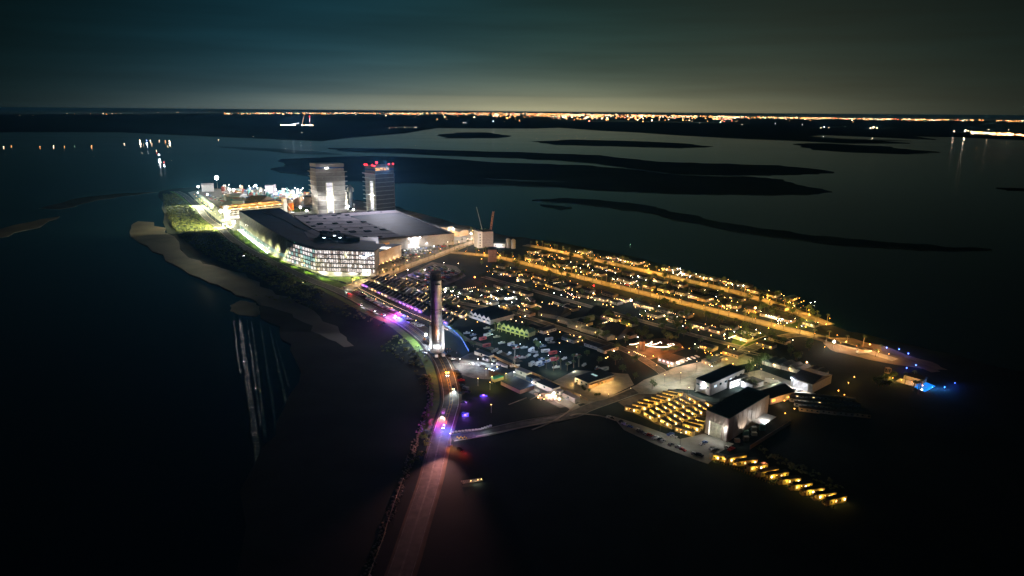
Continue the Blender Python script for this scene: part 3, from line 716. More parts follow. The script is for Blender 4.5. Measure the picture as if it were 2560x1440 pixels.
mast((520, 500), 12, 70000, (1, .9, .75), None, 'floodlight mast beside the row of parked cars near the highway', r=1.4)
mast((1000, 541), 8, 26000, (1, .95, .6), None, 'yellowish floodlight mast behind the right bay tower by the beach', r=1.0, bulb=B_warm)
mast((1133, 585), 9, 60000, (1, .88, .70), None, 'floodlight mast at the east corner of the factory', r=1.4)
mast((1178, 600), 10, 90000, WHITE, None, 'floodlight mast by the bright loading yard left of the stair tower', r=1.2)
# the finished ship standing between the bays
sp = thing('rocket_ship', 'dark steel rocket ship with nose cone and fins standing between the two bay towers', 'rocket', G(878, 524))
SH = 52
ob('hull', MB().lathe([(4.5, 4), (4.5, 38), (4.3, 41), (3.7, 45), (2.6, 49), (1.2, 51.6), (.2, SH)], 20).mesh('hull', mat('ship_steel', (.20, .23, .28), .28, .95, var=.2)), sp)
for s in (-1, 1):
    ob('fore_flap', MB().prism([(4.2 * s, -.3), (7.4 * s, -.3), (7.4 * s, .3), (4.2 * s, .3)], 37, 44).add([(4 * s, -.3, 44), (7.4 * s, -.3, 44), (3.4 * s, -.3, 47), (4 * s, .3, 44), (7.4 * s, .3, 44), (3.4 * s, .3, 47)], [(0, 1, 2), (5, 4, 3), (1, 4, 5, 2)]).mesh('flap', M_steel), sp)
    ob('aft_flap', MB().prism([(4.4 * s, -.3), (8.2 * s, -.3), (8.2 * s, .3), (4.4 * s, .3)], 5, 13).mesh('flap', M_steel), sp)
ob('stand', MB().cyl(0, 0, 0, 4, 5.5, 4.8, 12).mesh('stand', M_dark), sp)
light('SPOT', sp, (-6, -30, 2), 12000, (.85, .9, 1), .5, aim=(0, 0, 26), spot=60)
gs = thing('service_tower', 'slim pale service tower beside the standing ship', 'tower', G(868, 526))
ob('mast', MB().box(-1.2, -1, 0, 1.2, 1, 38).mesh('mast', M_white), gs); ob('platform', MB().box(-2.5, -2, 20, 2.5, 2, 21).box(-2.5, -2, 10, 2.5, 2, 11).mesh('pl', M_steel), gs)
light('POINT', gs, (0, -5, 24), 9000, (1, .85, .6), .3)

# ================================================================== DECK BUILDING UNDER CONSTRUCTION
dk_t = thing('deck_building', 'open multi level deck building with orange lit top deck and two white stair towers', 'parking deck', G(564, 548))
a, b = Vector(), G(718, 530) - G(564, 548)
dd = b.normalized(); dn = Vector((-dd.y, dd.x, 0)); ang_d = math.atan2(dd.y, dd.x); L = b.length
dk_t.rotation_euler = (0, 0, ang_d)
M_deck = mat('fresh_concrete', (.42, .38, .33), .8)
for k in range(5):
    z = 4.2 * k
    ob('floor_slab', MB().box(6, 0, z + 3.4, L - 6, 30, z + 3.9).mesh('slab', M_deck), dk_t)
    if k < 4:
        for j in range(14): ob('column', MB().box(8 + j * (L - 16) / 13 - .4, .5, z, 8 + j * (L - 16) / 13 + .4, 1.3, z + 3.4).mesh('col', M_deck), dk_t)
        ob('parapet', MB().box(6, -.25, z + 3.9, L - 6, 0, z + 4.8).mesh('par', M_white), dk_t)
for x in (0, L - 7): ob('stair_tower', MB().box(x, -1, 0, x + 7, 6, 26).mesh('tower', M_white), dk_t)
ob('site_wall', MB().box(0, -6, 0, 34, -5.5, 5).mesh('wall', M_white), dk_t)
M_oran = mat('orange_formwork', (.62, .33, .08), .8, var=.3, scale=.5)
ob('top_deck', MB().box(6.2, -1.2, 17.6, L - 8, 31, 18.2).mesh('deck', M_oran), dk_t)
ob('orange_netting', MB().box(5.5, -1.4, 18.2, L - 8, -1.25, 19.3).box(5.5, 31, 18.2, L - 8, 31.2, 21).mesh('net', M_oran), dk_t)
for j in range(7):
    x = 16 + j * (L - 32) / 6
    ob('lamp', MB().ball(x, -2, 17.4, .7, 6).mesh('lamp', B_warm), dk_t)
    light('POINT', dk_t, (x, -4.5, 17), 5000, (1, .72, .36), .3)
    light('POINT', dk_t, (x, 14, 23), 11000, (1, .55, .14), .3)
    if j % 2 == 0: light('POINT', dk_t, (x, 4, 6), 3500, (.95, .85, .9), .3)
for j in range(9): ob('formwork_stack', MB().box(0, 0, 18.2, U(2, 6), U(1, 3), 18.2 + U(.5, 1.6)).mesh('stack', M_oran if j % 2 else M_dark), dk_t, (U(12, L - 14), U(3, 26), 0))
light('POINT', dk_t, (-3, -14, 9), 26000, WHITE, .4)
light('POINT', dk_t, (30, -14, 7), 22000, (1, .9, .8), .4)
ob('added_roof_floodlight', MB().box(21, -12, 91, 27, -10.5, 93).mesh('f', B_white), bay1)  # lamp bar and its spot added to brighten the factory roof
for z_, px_ in ((92, (850, 570)),):
    light('SPOT', bay1 if px_[0] < 850 else bay2, Vector((24, -12, z_)), 1900000, (.90, .88, 1), 1, aim=G(*px_, 17) - (b1A if px_[0] < 850 else b2A), spot=100, blend=1)
mc = thing('mobile_crane', 'dark slim crane boom leaning over the orange deck', 'crane', G(660, 536), ang_d)
ob('carrier', MB().box(-5, -1.5, .8, 5, 1.5, 2.6).mesh('c', M_dark), mc); ob('boom', MB().tube((0, 0, 2.6), (-14, 6, 34), .5, 4, .3).mesh('boom', M_dark), mc); ob('wheel', MB().cyl(-3, -1.6, 0, .8, .8, .8, 8).mesh('w', M_dark), mc)
mc = thing('mobile_crane', 'pale slim crane boom right of the orange deck building', 'crane', G(731, 533), ang_d)
ob('carrier', MB().box(-5, -1.5, .8, 5, 1.5, 2.6).mesh('c', M_white), mc); ob('boom', MB().tube((0, 0, 2.6), (-13, 10, 31), .6, 4, .4).mesh('boom', M_white), mc); ob('wheel', MB().cyl(-3, -1.6, 0, .8, .8, .8, 8).mesh('w', M_dark), mc)

# ================================================================== YARD CLUTTER
def gab(name, label, a, b, dep, h, rh, mw, mr, cat='shed', lights=0, door=None, windows=0, wm=None, group=None, ov=.4):
    """gabled building: front wall a->b, dep metres deep, ridge along the front wall"""
    A, Bq = G(*a), G(*b); d = Bq - A; L = d.length; rz = math.atan2(d.y, d.x)
    t = thing(name, label, cat, A, rz, group)
    ob('wall', MB().box(0, 0, 0, L, dep, h).mesh('wall', mw), t)
    ob('roof', (MB().gable(0, 0, L, dep, h + .01, h + rh, ov) if rh > .5 else MB().box(-ov, -ov, h + .01, L + ov, dep + ov, h + .4)).mesh('roof', mr), t)
    for k in range(windows):
        x = L * (k + .5) / windows
        ob('window', MB().box(x - .8, -.12, h * .45, x + .8, -.02, h * .45 + 1.4).mesh('win', wm or B_win), t)
    if door: ob('door', MB().box(L * door[0] - door[1] / 2, -.15, 0, L * door[0] + door[1] / 2, -.02, door[2]).mesh('door', door[3] if len(door) > 3 else M_white), t)
    return t
M_tent = mat('white_fabric', (.62, .63, .66), .7, var=.06)
M_gabdk = mat('dark_grey_roof', (.05, .05, .055), .7)
gab('long_hangar', 'long pale hangar at the far left end of the yard', (505, 480), (535, 479), 22, 17, 3, M_tent, M_tent, 'hangar')
t = gab('gabled_tent', 'dark gabled tent hall with brown lit roof slope behind the deck building', (612, 514), (652, 516), 50, 10, 9, M_gabdk, mat('brown_roof', (.30, .21, .14), .7), 'tent hall')
t = gab('steel_frame_hall', 'half built steel frame hall on the horizon side of the yard', (664, 489), (683, 489), 30, 24, 1, M_rooflt, M_steel, 'hall', windows=4, wm=M_glassd)
gab('tan_box_hall', 'tan box shaped hall just left of the left bay tower', (760, 512), (777, 512), 25, 17, .2, M_tan, M_gabdk, 'hall')
gab('blue_tent', 'blue fabric tent hall among the white sheds', (617, 484), (634, 484), 26, 9, 5, M_tent, mat('blue_fabric', (.08, .18, .4), .7), 'tent hall')
gab('long_shed', 'low long shed with pale roof beside the highway car row', (497, 493), (533, 522), 7, 4, 1.5, M_white, mat('teal_white_roof', (.55, .66, .62), .6), 'shed')
gab('machine_hall', 'grey machine hall with pale roof behind the dark tent', (572, 500), (600, 501), 30, 10, 4, M_clad, M_tent, 'hall')
gab('machine_hall', 'low wide white hall left of the gabled tent', (580, 510), (608, 510), 20, 7, 1, M_white, mat('grey_blue_roof', (.25, .30, .36), .6), 'hall')
PAL = [('white', M_white), ('pale grey', M_clad), ('tan', M_tan), ('steel', M_steel), ('dark blue', mat('blue_paint', (.05, .10, .25), .5)), ('rust red', mat('rust_paint', (.30, .07, .04), .6)), ('teal', mat('teal_paint', (.10, .30, .30), .5)), ('cream', M_pave), ('dark grey', M_gabdk), ('yellow', mat('yellow_paint', (.6, .38, .04), .5))]
ROWS = [('far edge of the bright yard', 556, 776, 477, 489, 66), ('second row of the bright yard', 556, 776, 483, 495, 60), ('middle row of the bright yard', 560, 774, 491, 499, 48), ('row behind the deck building', 560, 772, 500, 505, 30), ('row left of the left bay tower', 722, 774, 506, 512, 10)]
for rn, x0, x1, ya, yb, n in ROWS:
    for i in range(n):
        f = (i + U(.2, .8)) / n; x = x0 + (x1 - x0) * f; y = ya + (yb - ya) * f + U(-1, 1)
        g = G(x, y); k = R(); cn, cm = random.choice(PAL[:3] + PAL[:8] + PAL)
        rz = fr + random.choice((0, math.pi / 2)) + U(-.1, .1)
        lb = f'{cn} {{}}, {nth(i + 1)} from left in the {rn}'
        if k < .34:
            L_, h_ = U(8, 20), U(3, 7)
            t = thing('storage_shed', lb.format('shed'), 'shed', g, rz, 'sheds tanks and crates of the yard')
            ob('wall', MB().box(-L_ / 2, -4, 0, L_ / 2, 4, h_).mesh('w', cm), t); ob('roof', MB().gable(-L_ / 2, -4, L_ / 2, 4, h_, h_ + U(.5, 2), .3).mesh('r', random.choice(PAL)[1]), t)
        elif k < .58:
            r_, h_ = U(2.2, 4.5), U(6, 15)
            t = thing('storage_tank', lb.format('upright tank'), 'tank', g, 0, 'sheds tanks and crates of the yard')
            ob('shell', MB().lathe([(r_, 0), (r_, h_), (r_ * .6, h_ + 1), (.1, h_ + 1.4)], 12).mesh('s', cm), t); ob('ladder', MB().tube((r_ + .2, 0, 0), (r_ + .2, 0, h_), .12, 4).mesh('l', M_steel), t)
        elif k < .86:
            t = thing('shipping_container', lb.format('container'), 'container', g, rz, 'sheds tanks and crates of the yard')
            z = 0
            ob('box', MB().box(-6, -1.2, .1, 6, 1.2, 2.7).mesh('b', cm), t); ob('door', MB().box(6, -1.1, .2, 6.1, 1.1, 2.6).mesh('d', M_steel), t)
            ob('roof_rack', MB().box(-6, -1.25, 2.7, 6, 1.25, 2.9).mesh('r', M_steel), t)
        else:
            h_ = U(10, 18)
            t = thing('yard_lamp', f'slim lamp post, {nth(i + 1)} from left in the {rn}', 'lamp post', g, 0, 'lamp posts of the bright yard')
            ob('pole', MB().cyl(0, 0, 0, h_, .25, .15, 5).mesh('p', M_steel), t); ob('lamp', MB().ball(0, 0, h_, .75, 6).mesh('l', B_white), t)
            light('POINT', t, (0, 0, h_ + 1.5), 19000, random.choice((WHITE, (1, .80, .55), (.8, .9, 1))), .3)
for i, (x, y) in enumerate(((741, 514), (746, 512), (752, 510), (757, 508.5), (762, 507), (737, 517))):
    t = thing('orange_test_tank', f'{nth(i + 1)} stubby brown tank in the row right of the orange deck', 'tank', G(x, y), 0, 'brown tanks beside the orange deck')
    ob('shell', MB().lathe([(3, 0), (3, 14), (1.6, 16.5), (.1, 17)], 12).mesh('s', mat('brown_tank', (.38, .24, .14), .6)), t); ob('skirt', MB().cyl(0, 0, 0, 1, 3.4, 3.4, 12).mesh('k', M_dark), t)
t = thing('orange_scaffold', 'bright orange scaffold frame right of the deck building', 'scaffold', G(724, 527), ang_d)
for k in range(4): ob('frame', MB().box(k * 3.2, 0, 0, k * 3.2 + .7, 5, 15).mesh('f', mat('bright_orange_paint', (.8, .22, .02), .5)), t)
ob('deck', MB().box(0, 0, 1, 11, 5, 1.6).mesh('d', MATS['bright_orange_paint']), t)
light('POINT', t, (6, -6, 9), 16000, (1, .6, .3), .3)
# stair tower block, crane and unfinished houses at the east side
st = gab('apartment_tower', 'tall narrow unfinished apartment block with pale left end wall', (1206, 619.5), (1233, 617.5), 18, 24, .2, mat('taupe_wall', (.27, .22, .20), .8), M_gabdk, 'apartment block')
ob('end_wall', MB().box(-7, -.5, 0, -.1, 17, 25).mesh('e', M_white), st)
for k in range(5): ob('stair_opening', MB().box(-4.6, -.7, 2.5 + 4.2 * k, -3, -.45, 4.6 + 4.2 * k).mesh('o', M_dark), st)
light('SPOT', st, (-22, -24, 12), 30000, WHITE, .5, aim=(-3, 0, 12), spot=80)
light('SPOT', st, (20, -36, 10), 9000, (1, .85, .75), .5, aim=(10, 0, 12), spot=80)
cr = thing('crawler_crane', 'crane with rust coloured lattice boom standing behind the apartment block', 'crane', G(1222, 612))
ob('carrier', MB().box(-5, -3, 0, 5, 3, 3.2).mesh('c', M_dark), cr)
bm = MB()
for s in (-1.1, 1.1):
    for q in (-1.1, 1.1): bm.tube((s, q, 3), (7 + s, q, 52), .28, 4)
for k in range(12):
    z = 5 + k * 3.9; x = 7 * (z - 3) / 49
    bm.tube((x - 1.1, -1.1, z), (x + 1.6, -1.1, z + 3.9), .16, 4); bm.tube((x + 1.1, -1.1, z), (x - .6, -1.1, z + 3.9), .16, 4)
ob('boom', bm.mesh('boom', mat('rust_boom', (.5, .22, .11), .6)), cr)
light('SPOT', cr, (2, -18, 6), 30000, (1, .6, .4), .4, aim=(5, 0, 34), spot=60)
cr = thing('lattice_crane', 'faint grey lattice crane leaning left behind the apartment block', 'crane', G(1214, 612))
ob('boom', MB().tube((0, 0, 2), (-14, 4, 58), .5, 4, .3).mesh('boom', M_steel), cr); ob('base', MB().box(-4, -2, 0, 4, 2, 2.4).mesh('b', M_dark), cr)
w2b = gab('brick_block', 'reddish block with rows of dark windows on its right side', (1220, 655), (1241, 655), 20, 17, .3, mat('reddish_wall', (.30, .19, .16), .85), M_gabdk, 'apartment block')
for r in range(4):
    for c in range(4): ob('window', MB().box(-.06, 2 + c * 4.5, 2 + r * 3.9, .03, 4.6 + c * 4.5, 4.2 + r * 3.9).mesh('w', M_glassd if (r + c) % 5 else B_win), w2b, (((G(1241, 655) - G(1220, 655)).length), 0, 0))
light('SPOT', w2b, (-10, -28, 8), 5500, (1, .75, .7), .4, aim=(8, 0, 8), spot=90)
for k, (x, y) in enumerate(((1270, 619), (1283, 621))):
    t = thing('white_silo', f'pale silo behind the reddish block, the {("left", "right")[k]} one of two', 'silo', G(x, y), 0, 'two pale silos')
    ob('shell', MB().lathe([(3.2, 0), (3.2, 13), (1.5, 14.5), (.1, 15)], 14).mesh('s', M_clad), t); ob('ladder', MB().tube((3.4, 0, 0), (3.4, 0, 13), .15, 4).mesh('l', M_steel), t)
light('SPOT', t, (-8, -24, 5), 4500, (.8, .95, .9), .4, aim=(-5, 0, 7), spot=70)
t = gab('site_office', 'low white site office behind the brick block', (1234, 618.5), (1262, 619.5), 12, 6, .3, M_white, M_gabdk, 'site office', 0, None, 3, M_glassd); light('POINT', t, (8, -6, 5), 3500, (.8, .9, 1), .3)

t = gab('white_annex', 'white annex shed at the east corner of the factory', (1090, 582), (1120, 584), 20, 10, 1, M_tan, M_gabdk, 'shed'); light('POINT', t, (4, -8, 4), 5200, (1, .7, .5), .3)
t = gab('warm_lit_shed', 'warm lit shed with orange walls right of the white annex', (1124, 588), (1148, 592), 22, 8, 2, mat('orange_tan_wall', (.5, .34, .2), .8), M_tan, 'shed')
light('POINT', t, (8, -8, 7), 15000, (1, .72, .4), .3); light('POINT', t, (-6, -10, 7), 15000, (1, .80, .55), .3)
# scrub west of the highway
def scrub(name, polys, dens, hmin, hmax, m, seed):
    random.seed(seed); mb = MB()
    for poly in polys:
        P = [p.to_2d() for p in pxs(poly)]
        xs, ys = [p.x for p in P], [p.y for p in P]
        n = int((max(xs) - min(xs)) * (max(ys) - min(ys)) * dens)
        for _ in range(n):
            x, y = U(min(xs), max(xs)), U(min(ys), max(ys))
            if not inside((x, y), P): continue
            h = U(hmin, hmax); 
            for c in range(3):
                a, b, r = x + U(-1.5, 1.5), y + U(-1.5, 1.5), h * U(.5, .9)
                vs = [(a + r * math.cos(k * 1.2566 + c) * U(.6, 1.2), b + r * math.sin(k * 1.2566 + c) * U(.6, 1.2), h * U(.15, .6)) for k in range(5)]
                mb.add(vs + [(a + U(-.3, .3), b + U(-.3, .3), h * U(.8, 1.15))], [(k, (k + 1) % 5, 5) for k in range(5)])
    return struct(name, mb.mesh(name, m), 'stuff')
M_scrub = mat('scrub_leaves', (.045, .075, .016), .9, col2=(.16, .17, .05), scale=.11, detail=6)
scrub('coastal_scrub', [[(408,485),(438,484),(470,512),(500,540),(530,568),(556,592),(590,612),(640,642),(700,670),(760,703),(820,732),(790,760),(740,742),(690,722),(640,692),(580,668),(520,640),(460,600),(430,565),(412,520)]], .05, .8, 2.8, M_scrub, 3)
mast((498, 512), 26, 1400000, (1, .97, .62), (440, 530, 0), 'added floodlight mast by the car row turned to the far scrub', 130, r=1.0)  # mast added to brighten the far scrub
mast((578, 572), 30, 3400000, (1, .95, .5), (480, 560, 0), 'tall floodlight mast turned to the scrub across the highway', 130, r=1.0)
hl_ = 0
for i_, (p_, h_) in enumerate(along(HWY, 42, 0)):  # lamp posts added to brighten the lawn, scrub and sand
    x_, y_ = proj(p_)
    if 500 < y_ < 715 and x_ < 870:
        hl_ += 1; n_ = Vector((-math.sin(h_), math.cos(h_), 0)) * -8.5
        t = thing('added_roadside_lamp', f'added lamp post on the lawn side, {nth(hl_)} going away toward the yard', 'lamp post', p_ + n_, 0, 'added lamps beside the lawn')
        ob('pole', MB().cyl(0, 0, 0, 13, .15, .1, 5).mesh('pole', M_steel), t); ob('lamp', MB().ball(0, 0, 13.2, .35, 6).mesh('lamp', B_warm), t)
        light('SPOT', t, (n_.x * .2, n_.y * .2, 13.2), 50000, (.95, 1, .42), .3, aim=n_ * 2, spot=130, blend=.7)
        light('SPOT', t, (0, 0, 13.2), 150000, (.95, 1, .42), .3, aim=n_ * -3, spot=150, blend=.8)
mast((560, 580), 12, 70000, (1, .95, .85), (540, 572, 0), 'added floodlight mast on the highway edge before the yard', 150, r=.5)  # mast added to brighten the ground beside the lawn
mast((905, 690), 12, 120000, (1, .85, .45), (840, 715, 0), 'added floodlight mast by the entrance corner turned to the lawn', 130, r=.6)  # mast added to brighten the lawn

# ================================================================== THE BOOSTER ON ITS CARRIER
random.seed(21)
def steel_bands():
    m = bpy.data.materials.new('stainless_steel'); m.use_nodes = True; t = m.node_tree; b = t.nodes['Principled BSDF']
    b.inputs['Metallic'].default_value = 1; b.inputs['Roughness'].default_value = .30
    g = N(t, 'ShaderNodeTexCoord'); s = N(t, 'ShaderNodeSeparateXYZ'); t.links.new(g.outputs['Object'], s.inputs[0])
    rg = N(t, 'ShaderNodeMath', operation='DIVIDE'); rg.inputs[1].default_value = 1.83; t.links.new(s.outputs[2], rg.inputs[0])
    fl = N(t, 'ShaderNodeMath', operation='FLOOR'); t.links.new(rg.outputs[0], fl.inputs[0])
    wn_ = N(t, 'ShaderNodeTexWhiteNoise', noise_dimensions='1D'); t.links.new(fl.outputs[0], wn_.inputs['W'])
    r = N(t, 'ShaderNodeMapRange'); r.inputs[3].default_value = .34; r.inputs[4].default_value = .50
    t.links.new(wn_.outputs[0], r.inputs[0]); cb = N(t, 'ShaderNodeCombineColor')
    for i in range(3): t.links.new(r.outputs[0], cb.inputs[i])
    t.links.new(cb.outputs[0], b.inputs['Base Color'])
    n = N(t, 'ShaderNodeTexNoise'); n.inputs['Scale'].default_value = .8; n.inputs['Detail'].default_value = 5
    mm = N(t, 'ShaderNodeMapping'); mm.inputs['Scale'].default_value = (1, 1, .25); t.links.new(g.outputs['Object'], mm.inputs[0]); t.links.new(mm.outputs[0], n.inputs[0])
    r2 = N(t, 'ShaderNodeMapRange'); r2.inputs[3].default_value = .24; r2.inputs[4].default_value = .34
    b.inputs['Anisotropic'].default_value = .9; tg = N(t, 'ShaderNodeTangent', direction_type='RADIAL', axis='Z'); t.links.new(tg.outputs[0], b.inputs['Tangent']); t.links.new(n.outputs[0], r2.inputs[0]); t.links.new(r2.outputs[0], b.inputs['Roughness'])
    return m
M_ss = steel_bands()
BP = G(1093, 884); BA = math.atan2(*(G(1086, 878) - G(1110, 915)).to_2d().yx)
bo = thing('rocket_booster', 'towering stainless steel rocket booster standing upright on a wheeled carrier on the highway', 'rocket booster', BP + Vector((0, 0, 2.6)), 0)
BH = 69.0
ob('tank', MB().lathe([(4.5, 2), (4.5, 20)] + [(4.5, 36), (4.5, BH - 7)], 48).mesh('tank', M_ss), bo)
for z, w_ in ((2, 2.2), (35.2, .6), (37.0, .5), (34.2, .3), (BH - 7.4, .5), (20.5, .25)): ob('ring', MB().lathe([(4.52, z), (4.66, z + .05), (4.66, z + w_ - .05), (4.52, z + w_)], 40).mesh('ring', mat('dull_ring_steel', (.14, .14, .15), .5, .8)), bo)
m = MB()
for k in range(28):
    a0 = 2 * math.pi * k / 28; m.tube((4.4 * math.cos(a0), 4.4 * math.sin(a0), BH - 7), (4.4 * math.cos(a0 + .22), 4.4 * math.sin(a0 + .22), BH - 1.2), .16, 4)
m.lathe([(4.3, BH - 7), (3.6, BH - 6.5), (3.6, BH - 2), (4.5, BH - 1.2), (4.5, BH)], 32)
ob('vented_interstage', m.mesh('inter', M_dark), bo)
for a in (20, 110, 200, 290):
    c, s = math.cos(rad(a)), math.sin(rad(a))
    g_ = MB(); g_.M = Matrix.Rotation(rad(a), 4, 'Z')
    for k in range(5): g_.box(4.6 + k * .9, -2, BH - 9.6, 4.7 + k * .9, 2, BH - 9.1); g_.box(4.6, -2 + k, BH - 9.6, 8.3, -1.9 + k, BH - 9.1)
    ob('grid_fin', g_.mesh('fin', M_dark), bo) if a in (110, 290) else None
for s in (-1, 1):                                           # raceway chines on both sides of the lower tank
    ob('chine', MB().prism([(4.3 * s, -1.7), (6.1 * s, -1.0), (6.1 * s, 1.0), (4.3 * s, 1.7)], 1.6, 22).add([(4.3 * s, -1.7, 22), (6.1 * s, -1, 22), (6.1 * s, 1, 22), (4.3 * s, 1.7, 22), (4.4 * s, 0, 25.5)], [(0, 1, 4), (1, 2, 4), (2, 3, 4)]).mesh('chine', M_steel), bo)
ob('aft_skirt', MB().lathe([(4.7, -.6), (4.8, 2), (4.6, 4.2)], 40).mesh('skirt', M_steel), bo)
for k in range(13):
    a = k * 2 * math.pi / 13; ob('engine_bell', MB().lathe([(.85, -1.4), (.6, -.6), (.3, 0)], 8, 3.4 * math.cos(a), 3.4 * math.sin(a)).mesh('bell', M_dark), bo)
ob('cable_duct', MB().box(-.5, -4.95, 4, .3, -4.5, BH - 10).mesh('duct', M_ss), bo)
tr = thing('rocket_carrier', 'self propelled multi wheel carrier under the booster with white work platform', 'carrier', BP, BA)
ob('deck', MB().box(-9, -6, 1.3, 9, -2.4, 2.0).box(-9, 2.4, 1.3, 9, 6, 2.0).box(-3, -2.4, 1.3, 3, 2.4, 2.0).mesh('deck', mat('carrier_blue', (.06, .16, .35), .5)), tr)
wl = MB().tube((0, -.35, 0), (0, .35, 0), .6, 10).mesh('wheel', M_dark)
for y in (-5.2, -3.2, 3.2, 5.2):
    for k in range(10): ob('wheel', wl, tr, (-8.1 + k * 1.8, y, .62))
m = MB().lathe([(5.4, 2), (5.4, 2.5), (4.9, 2.5), (4.9, 2)], 24)
for k in range(20):
    a = k * math.pi / 10; m.tube((5.6 * math.cos(a), 5.6 * math.sin(a), 2.2), (5.9 * math.cos(a), 5.9 * math.sin(a), 5.2), .14, 4)
for z in (4, 5.2): m.path([Vector((5.9 * math.cos(k * math.pi / 10), 5.9 * math.sin(k * math.pi / 10), z)) for k in range(21)], .13, 4)
ob('work_platform', m.mesh('platform', M_white), tr)
for s in (-1, 1): ob('power_pack', MB().box(-11.6, 3 * s - 1.2, 1.0, -9.2, 3 * s + 1.2, 3.2).mesh('pack', M_white), tr)
for lx, ly in ((-15, -10), (14, -12), (0, -19)):
    light('SPOT', tr, Matrix.Rotation(-BA, 3, 'Z') @ Vector((lx, ly, 2.5)), 7000, (.96, .98, 1), .4, aim=Matrix.Rotation(-BA, 3, 'Z') @ Vector((lx * .25, ly * .25, 15)), spot=90, blend=.8)
for s in (-1, 1): light('SPOT', tr, Matrix.Rotation(-BA, 3, 'Z') @ Vector((11.5 * s, -4, 2)), 12000, WHITE, .3, aim=Matrix.Rotation(-BA, 3, 'Z') @ Vector((5.5 * s, -.5, 14)), spot=70)

# ------------------------------------------------------------------ vehicles
M_tyre = mat('tyre_rubber', (.015, .015, .015), .9)
PAINT = [('white', mat('white_car_paint', (.62, .62, .62), .3, var=.05)), ('silver', mat('silver_car_paint', (.35, .36, .38), .3, .5, var=.05)), ('black', mat('black_car_paint', (.015, .015, .018), .25, var=.05)),
         ('grey', mat('grey_car_paint', (.12, .12, .13), .3, .4, var=.05)), ('red', mat('red_car_paint', (.45, .02, .02), .3, var=.05)), ('blue', mat('blue_car_paint', (.04, .10, .35), .3, var=.05)), ('dark green', mat('green_car_paint', (.02, .07, .04), .3, var=.05))]
_cm = {}
def car_meshes(kind, pi):
    k = (kind, pi)
    if k in _cm: return _cm[k]
    b = MB(); gl = MB()
    if kind == 'pickup':
        b.prism([(-2.8, -.95), (2.8, -.95), (2.8, .95), (-2.8, .95)], .45, 1.05)
        b.box(-2.8, -.95, 1.05, -.6, -.8, 1.45).box(-2.8, .8, 1.05, -.6, .95, 1.45).box(-2.8, -.8, 1.05, -2.65, .8, 1.45)
        b.add([(-.7, -.9, 1.05), (1.6, -.9, 1.05), (1.6, .9, 1.05), (-.7, .9, 1.05), (-.5, -.72, 1.85), (.9, -.72, 1.85), (.9, .72, 1.85), (-.5, .72, 1.85)], [(4, 5, 6, 7), (0, 1, 5, 4), (1, 2, 6, 5), (2, 3, 7, 6), (3, 0, 4, 7)])
        gx = (.95, 1.55)
    elif kind == 'van':
        b.box(-2.6, -1, .5, 2.0, 1, 2.4).add([(2.0, -1, .5), (2.7, -1, .5), (2.7, 1, .5), (2.0, 1, .5), (2.0, -1, 2.4), (2.7, -.95, 1.2), (2.7, .95, 1.2), (2.0, 1, 2.4)], [(0, 1, 5, 4), (1, 2, 6, 5), (2, 3, 7, 6), (4, 5, 6, 7)])
        gx = (2.1, 2.6)
    else:
        hh = 1.72 if kind == 'suv' else 1.45
        b.add([(-2.3, -.9, .4), (2.3, -.9, .4), (2.3, .9, .4), (-2.3, .9, .4), (-2.25, -.88, .95), (2.2, -.85, .85), (2.2, .85, .85), (-2.25, .88, .95)], [(0, 3, 2, 1), (0, 1, 5, 4), (1, 2, 6, 5), (2, 3, 7, 6), (3, 0, 4, 7), (4, 5, 6, 7)])
        x0 = -2.1 if kind == 'suv' else -1.6
        b.add([(x0, -.85, .93), (1.1, -.83, .88), (1.1, .83, .88), (x0, .85, .93), (x0 + .35, -.66, hh), (.35, -.66, hh), (.35, .66, hh), (x0 + .35, .66, hh)], [(4, 5, 6, 7), (0, 1, 5, 4), (1, 2, 6, 5), (2, 3, 7, 6), (3, 0, 4, 7)])
        gx = (.42, 1.05)
    z1 = {'pickup': 1.8, 'van': 2.2, 'suv': 1.66, 'car': 1.4}[kind]; z0 = {'pickup': 1.15, 'van': 1.3, 'suv': .95, 'car': .95}[kind]
    gl.quad((gx[1] + .03, -.62, z0), (gx[1] + .03, .62, z0), (gx[0] + .03, .56, z1), (gx[0] + .03, -.56, z1))
    for s in (-1, 1):
        y = {'van': 1.012}.get(kind, .80) * s
        gl.quad((-1.2, y * 1.06, z0), (gx[0], y * 1.06, z0), (gx[0] - .3, y * .93 if kind != 'van' else y, z1), (-1.0, y * .93 if kind != 'van' else y, z1))
    _cm[k] = (b.mesh(kind, PAINT[pi][1]), gl.mesh('windows', M_glassd))
    return _cm[k]
_w = MB().tube((0, -.12, 0), (0, .12, 0), .34, 8).mesh('wheel', M_tyre)
_h = MB().box(-.05, -.16, -.1, .05, .16, .1).mesh('headlight', glow('headlight_glass', (.92, .96, 1), 40))
_hw = MB().box(-.05, -.18, -.12, .05, .18, .12).mesh('headlight', glow('warm_headlight_glass', (1, .74, .38), 40))
_tl = MB().box(-.05, -.2, -.1, .05, .2, .1).mesh('taillight', glow('taillight_glass', (1, .02, .02), 12))
_hoff = MB().box(-.05, -.16, -.1, .05, .16, .1).mesh('headlight', M_steel); _toff = MB().box(-.05, -.2, -.1, .05, .2, .1).mesh('taillight', mat('dull_red_glass', (.2, .01, .01), .3))
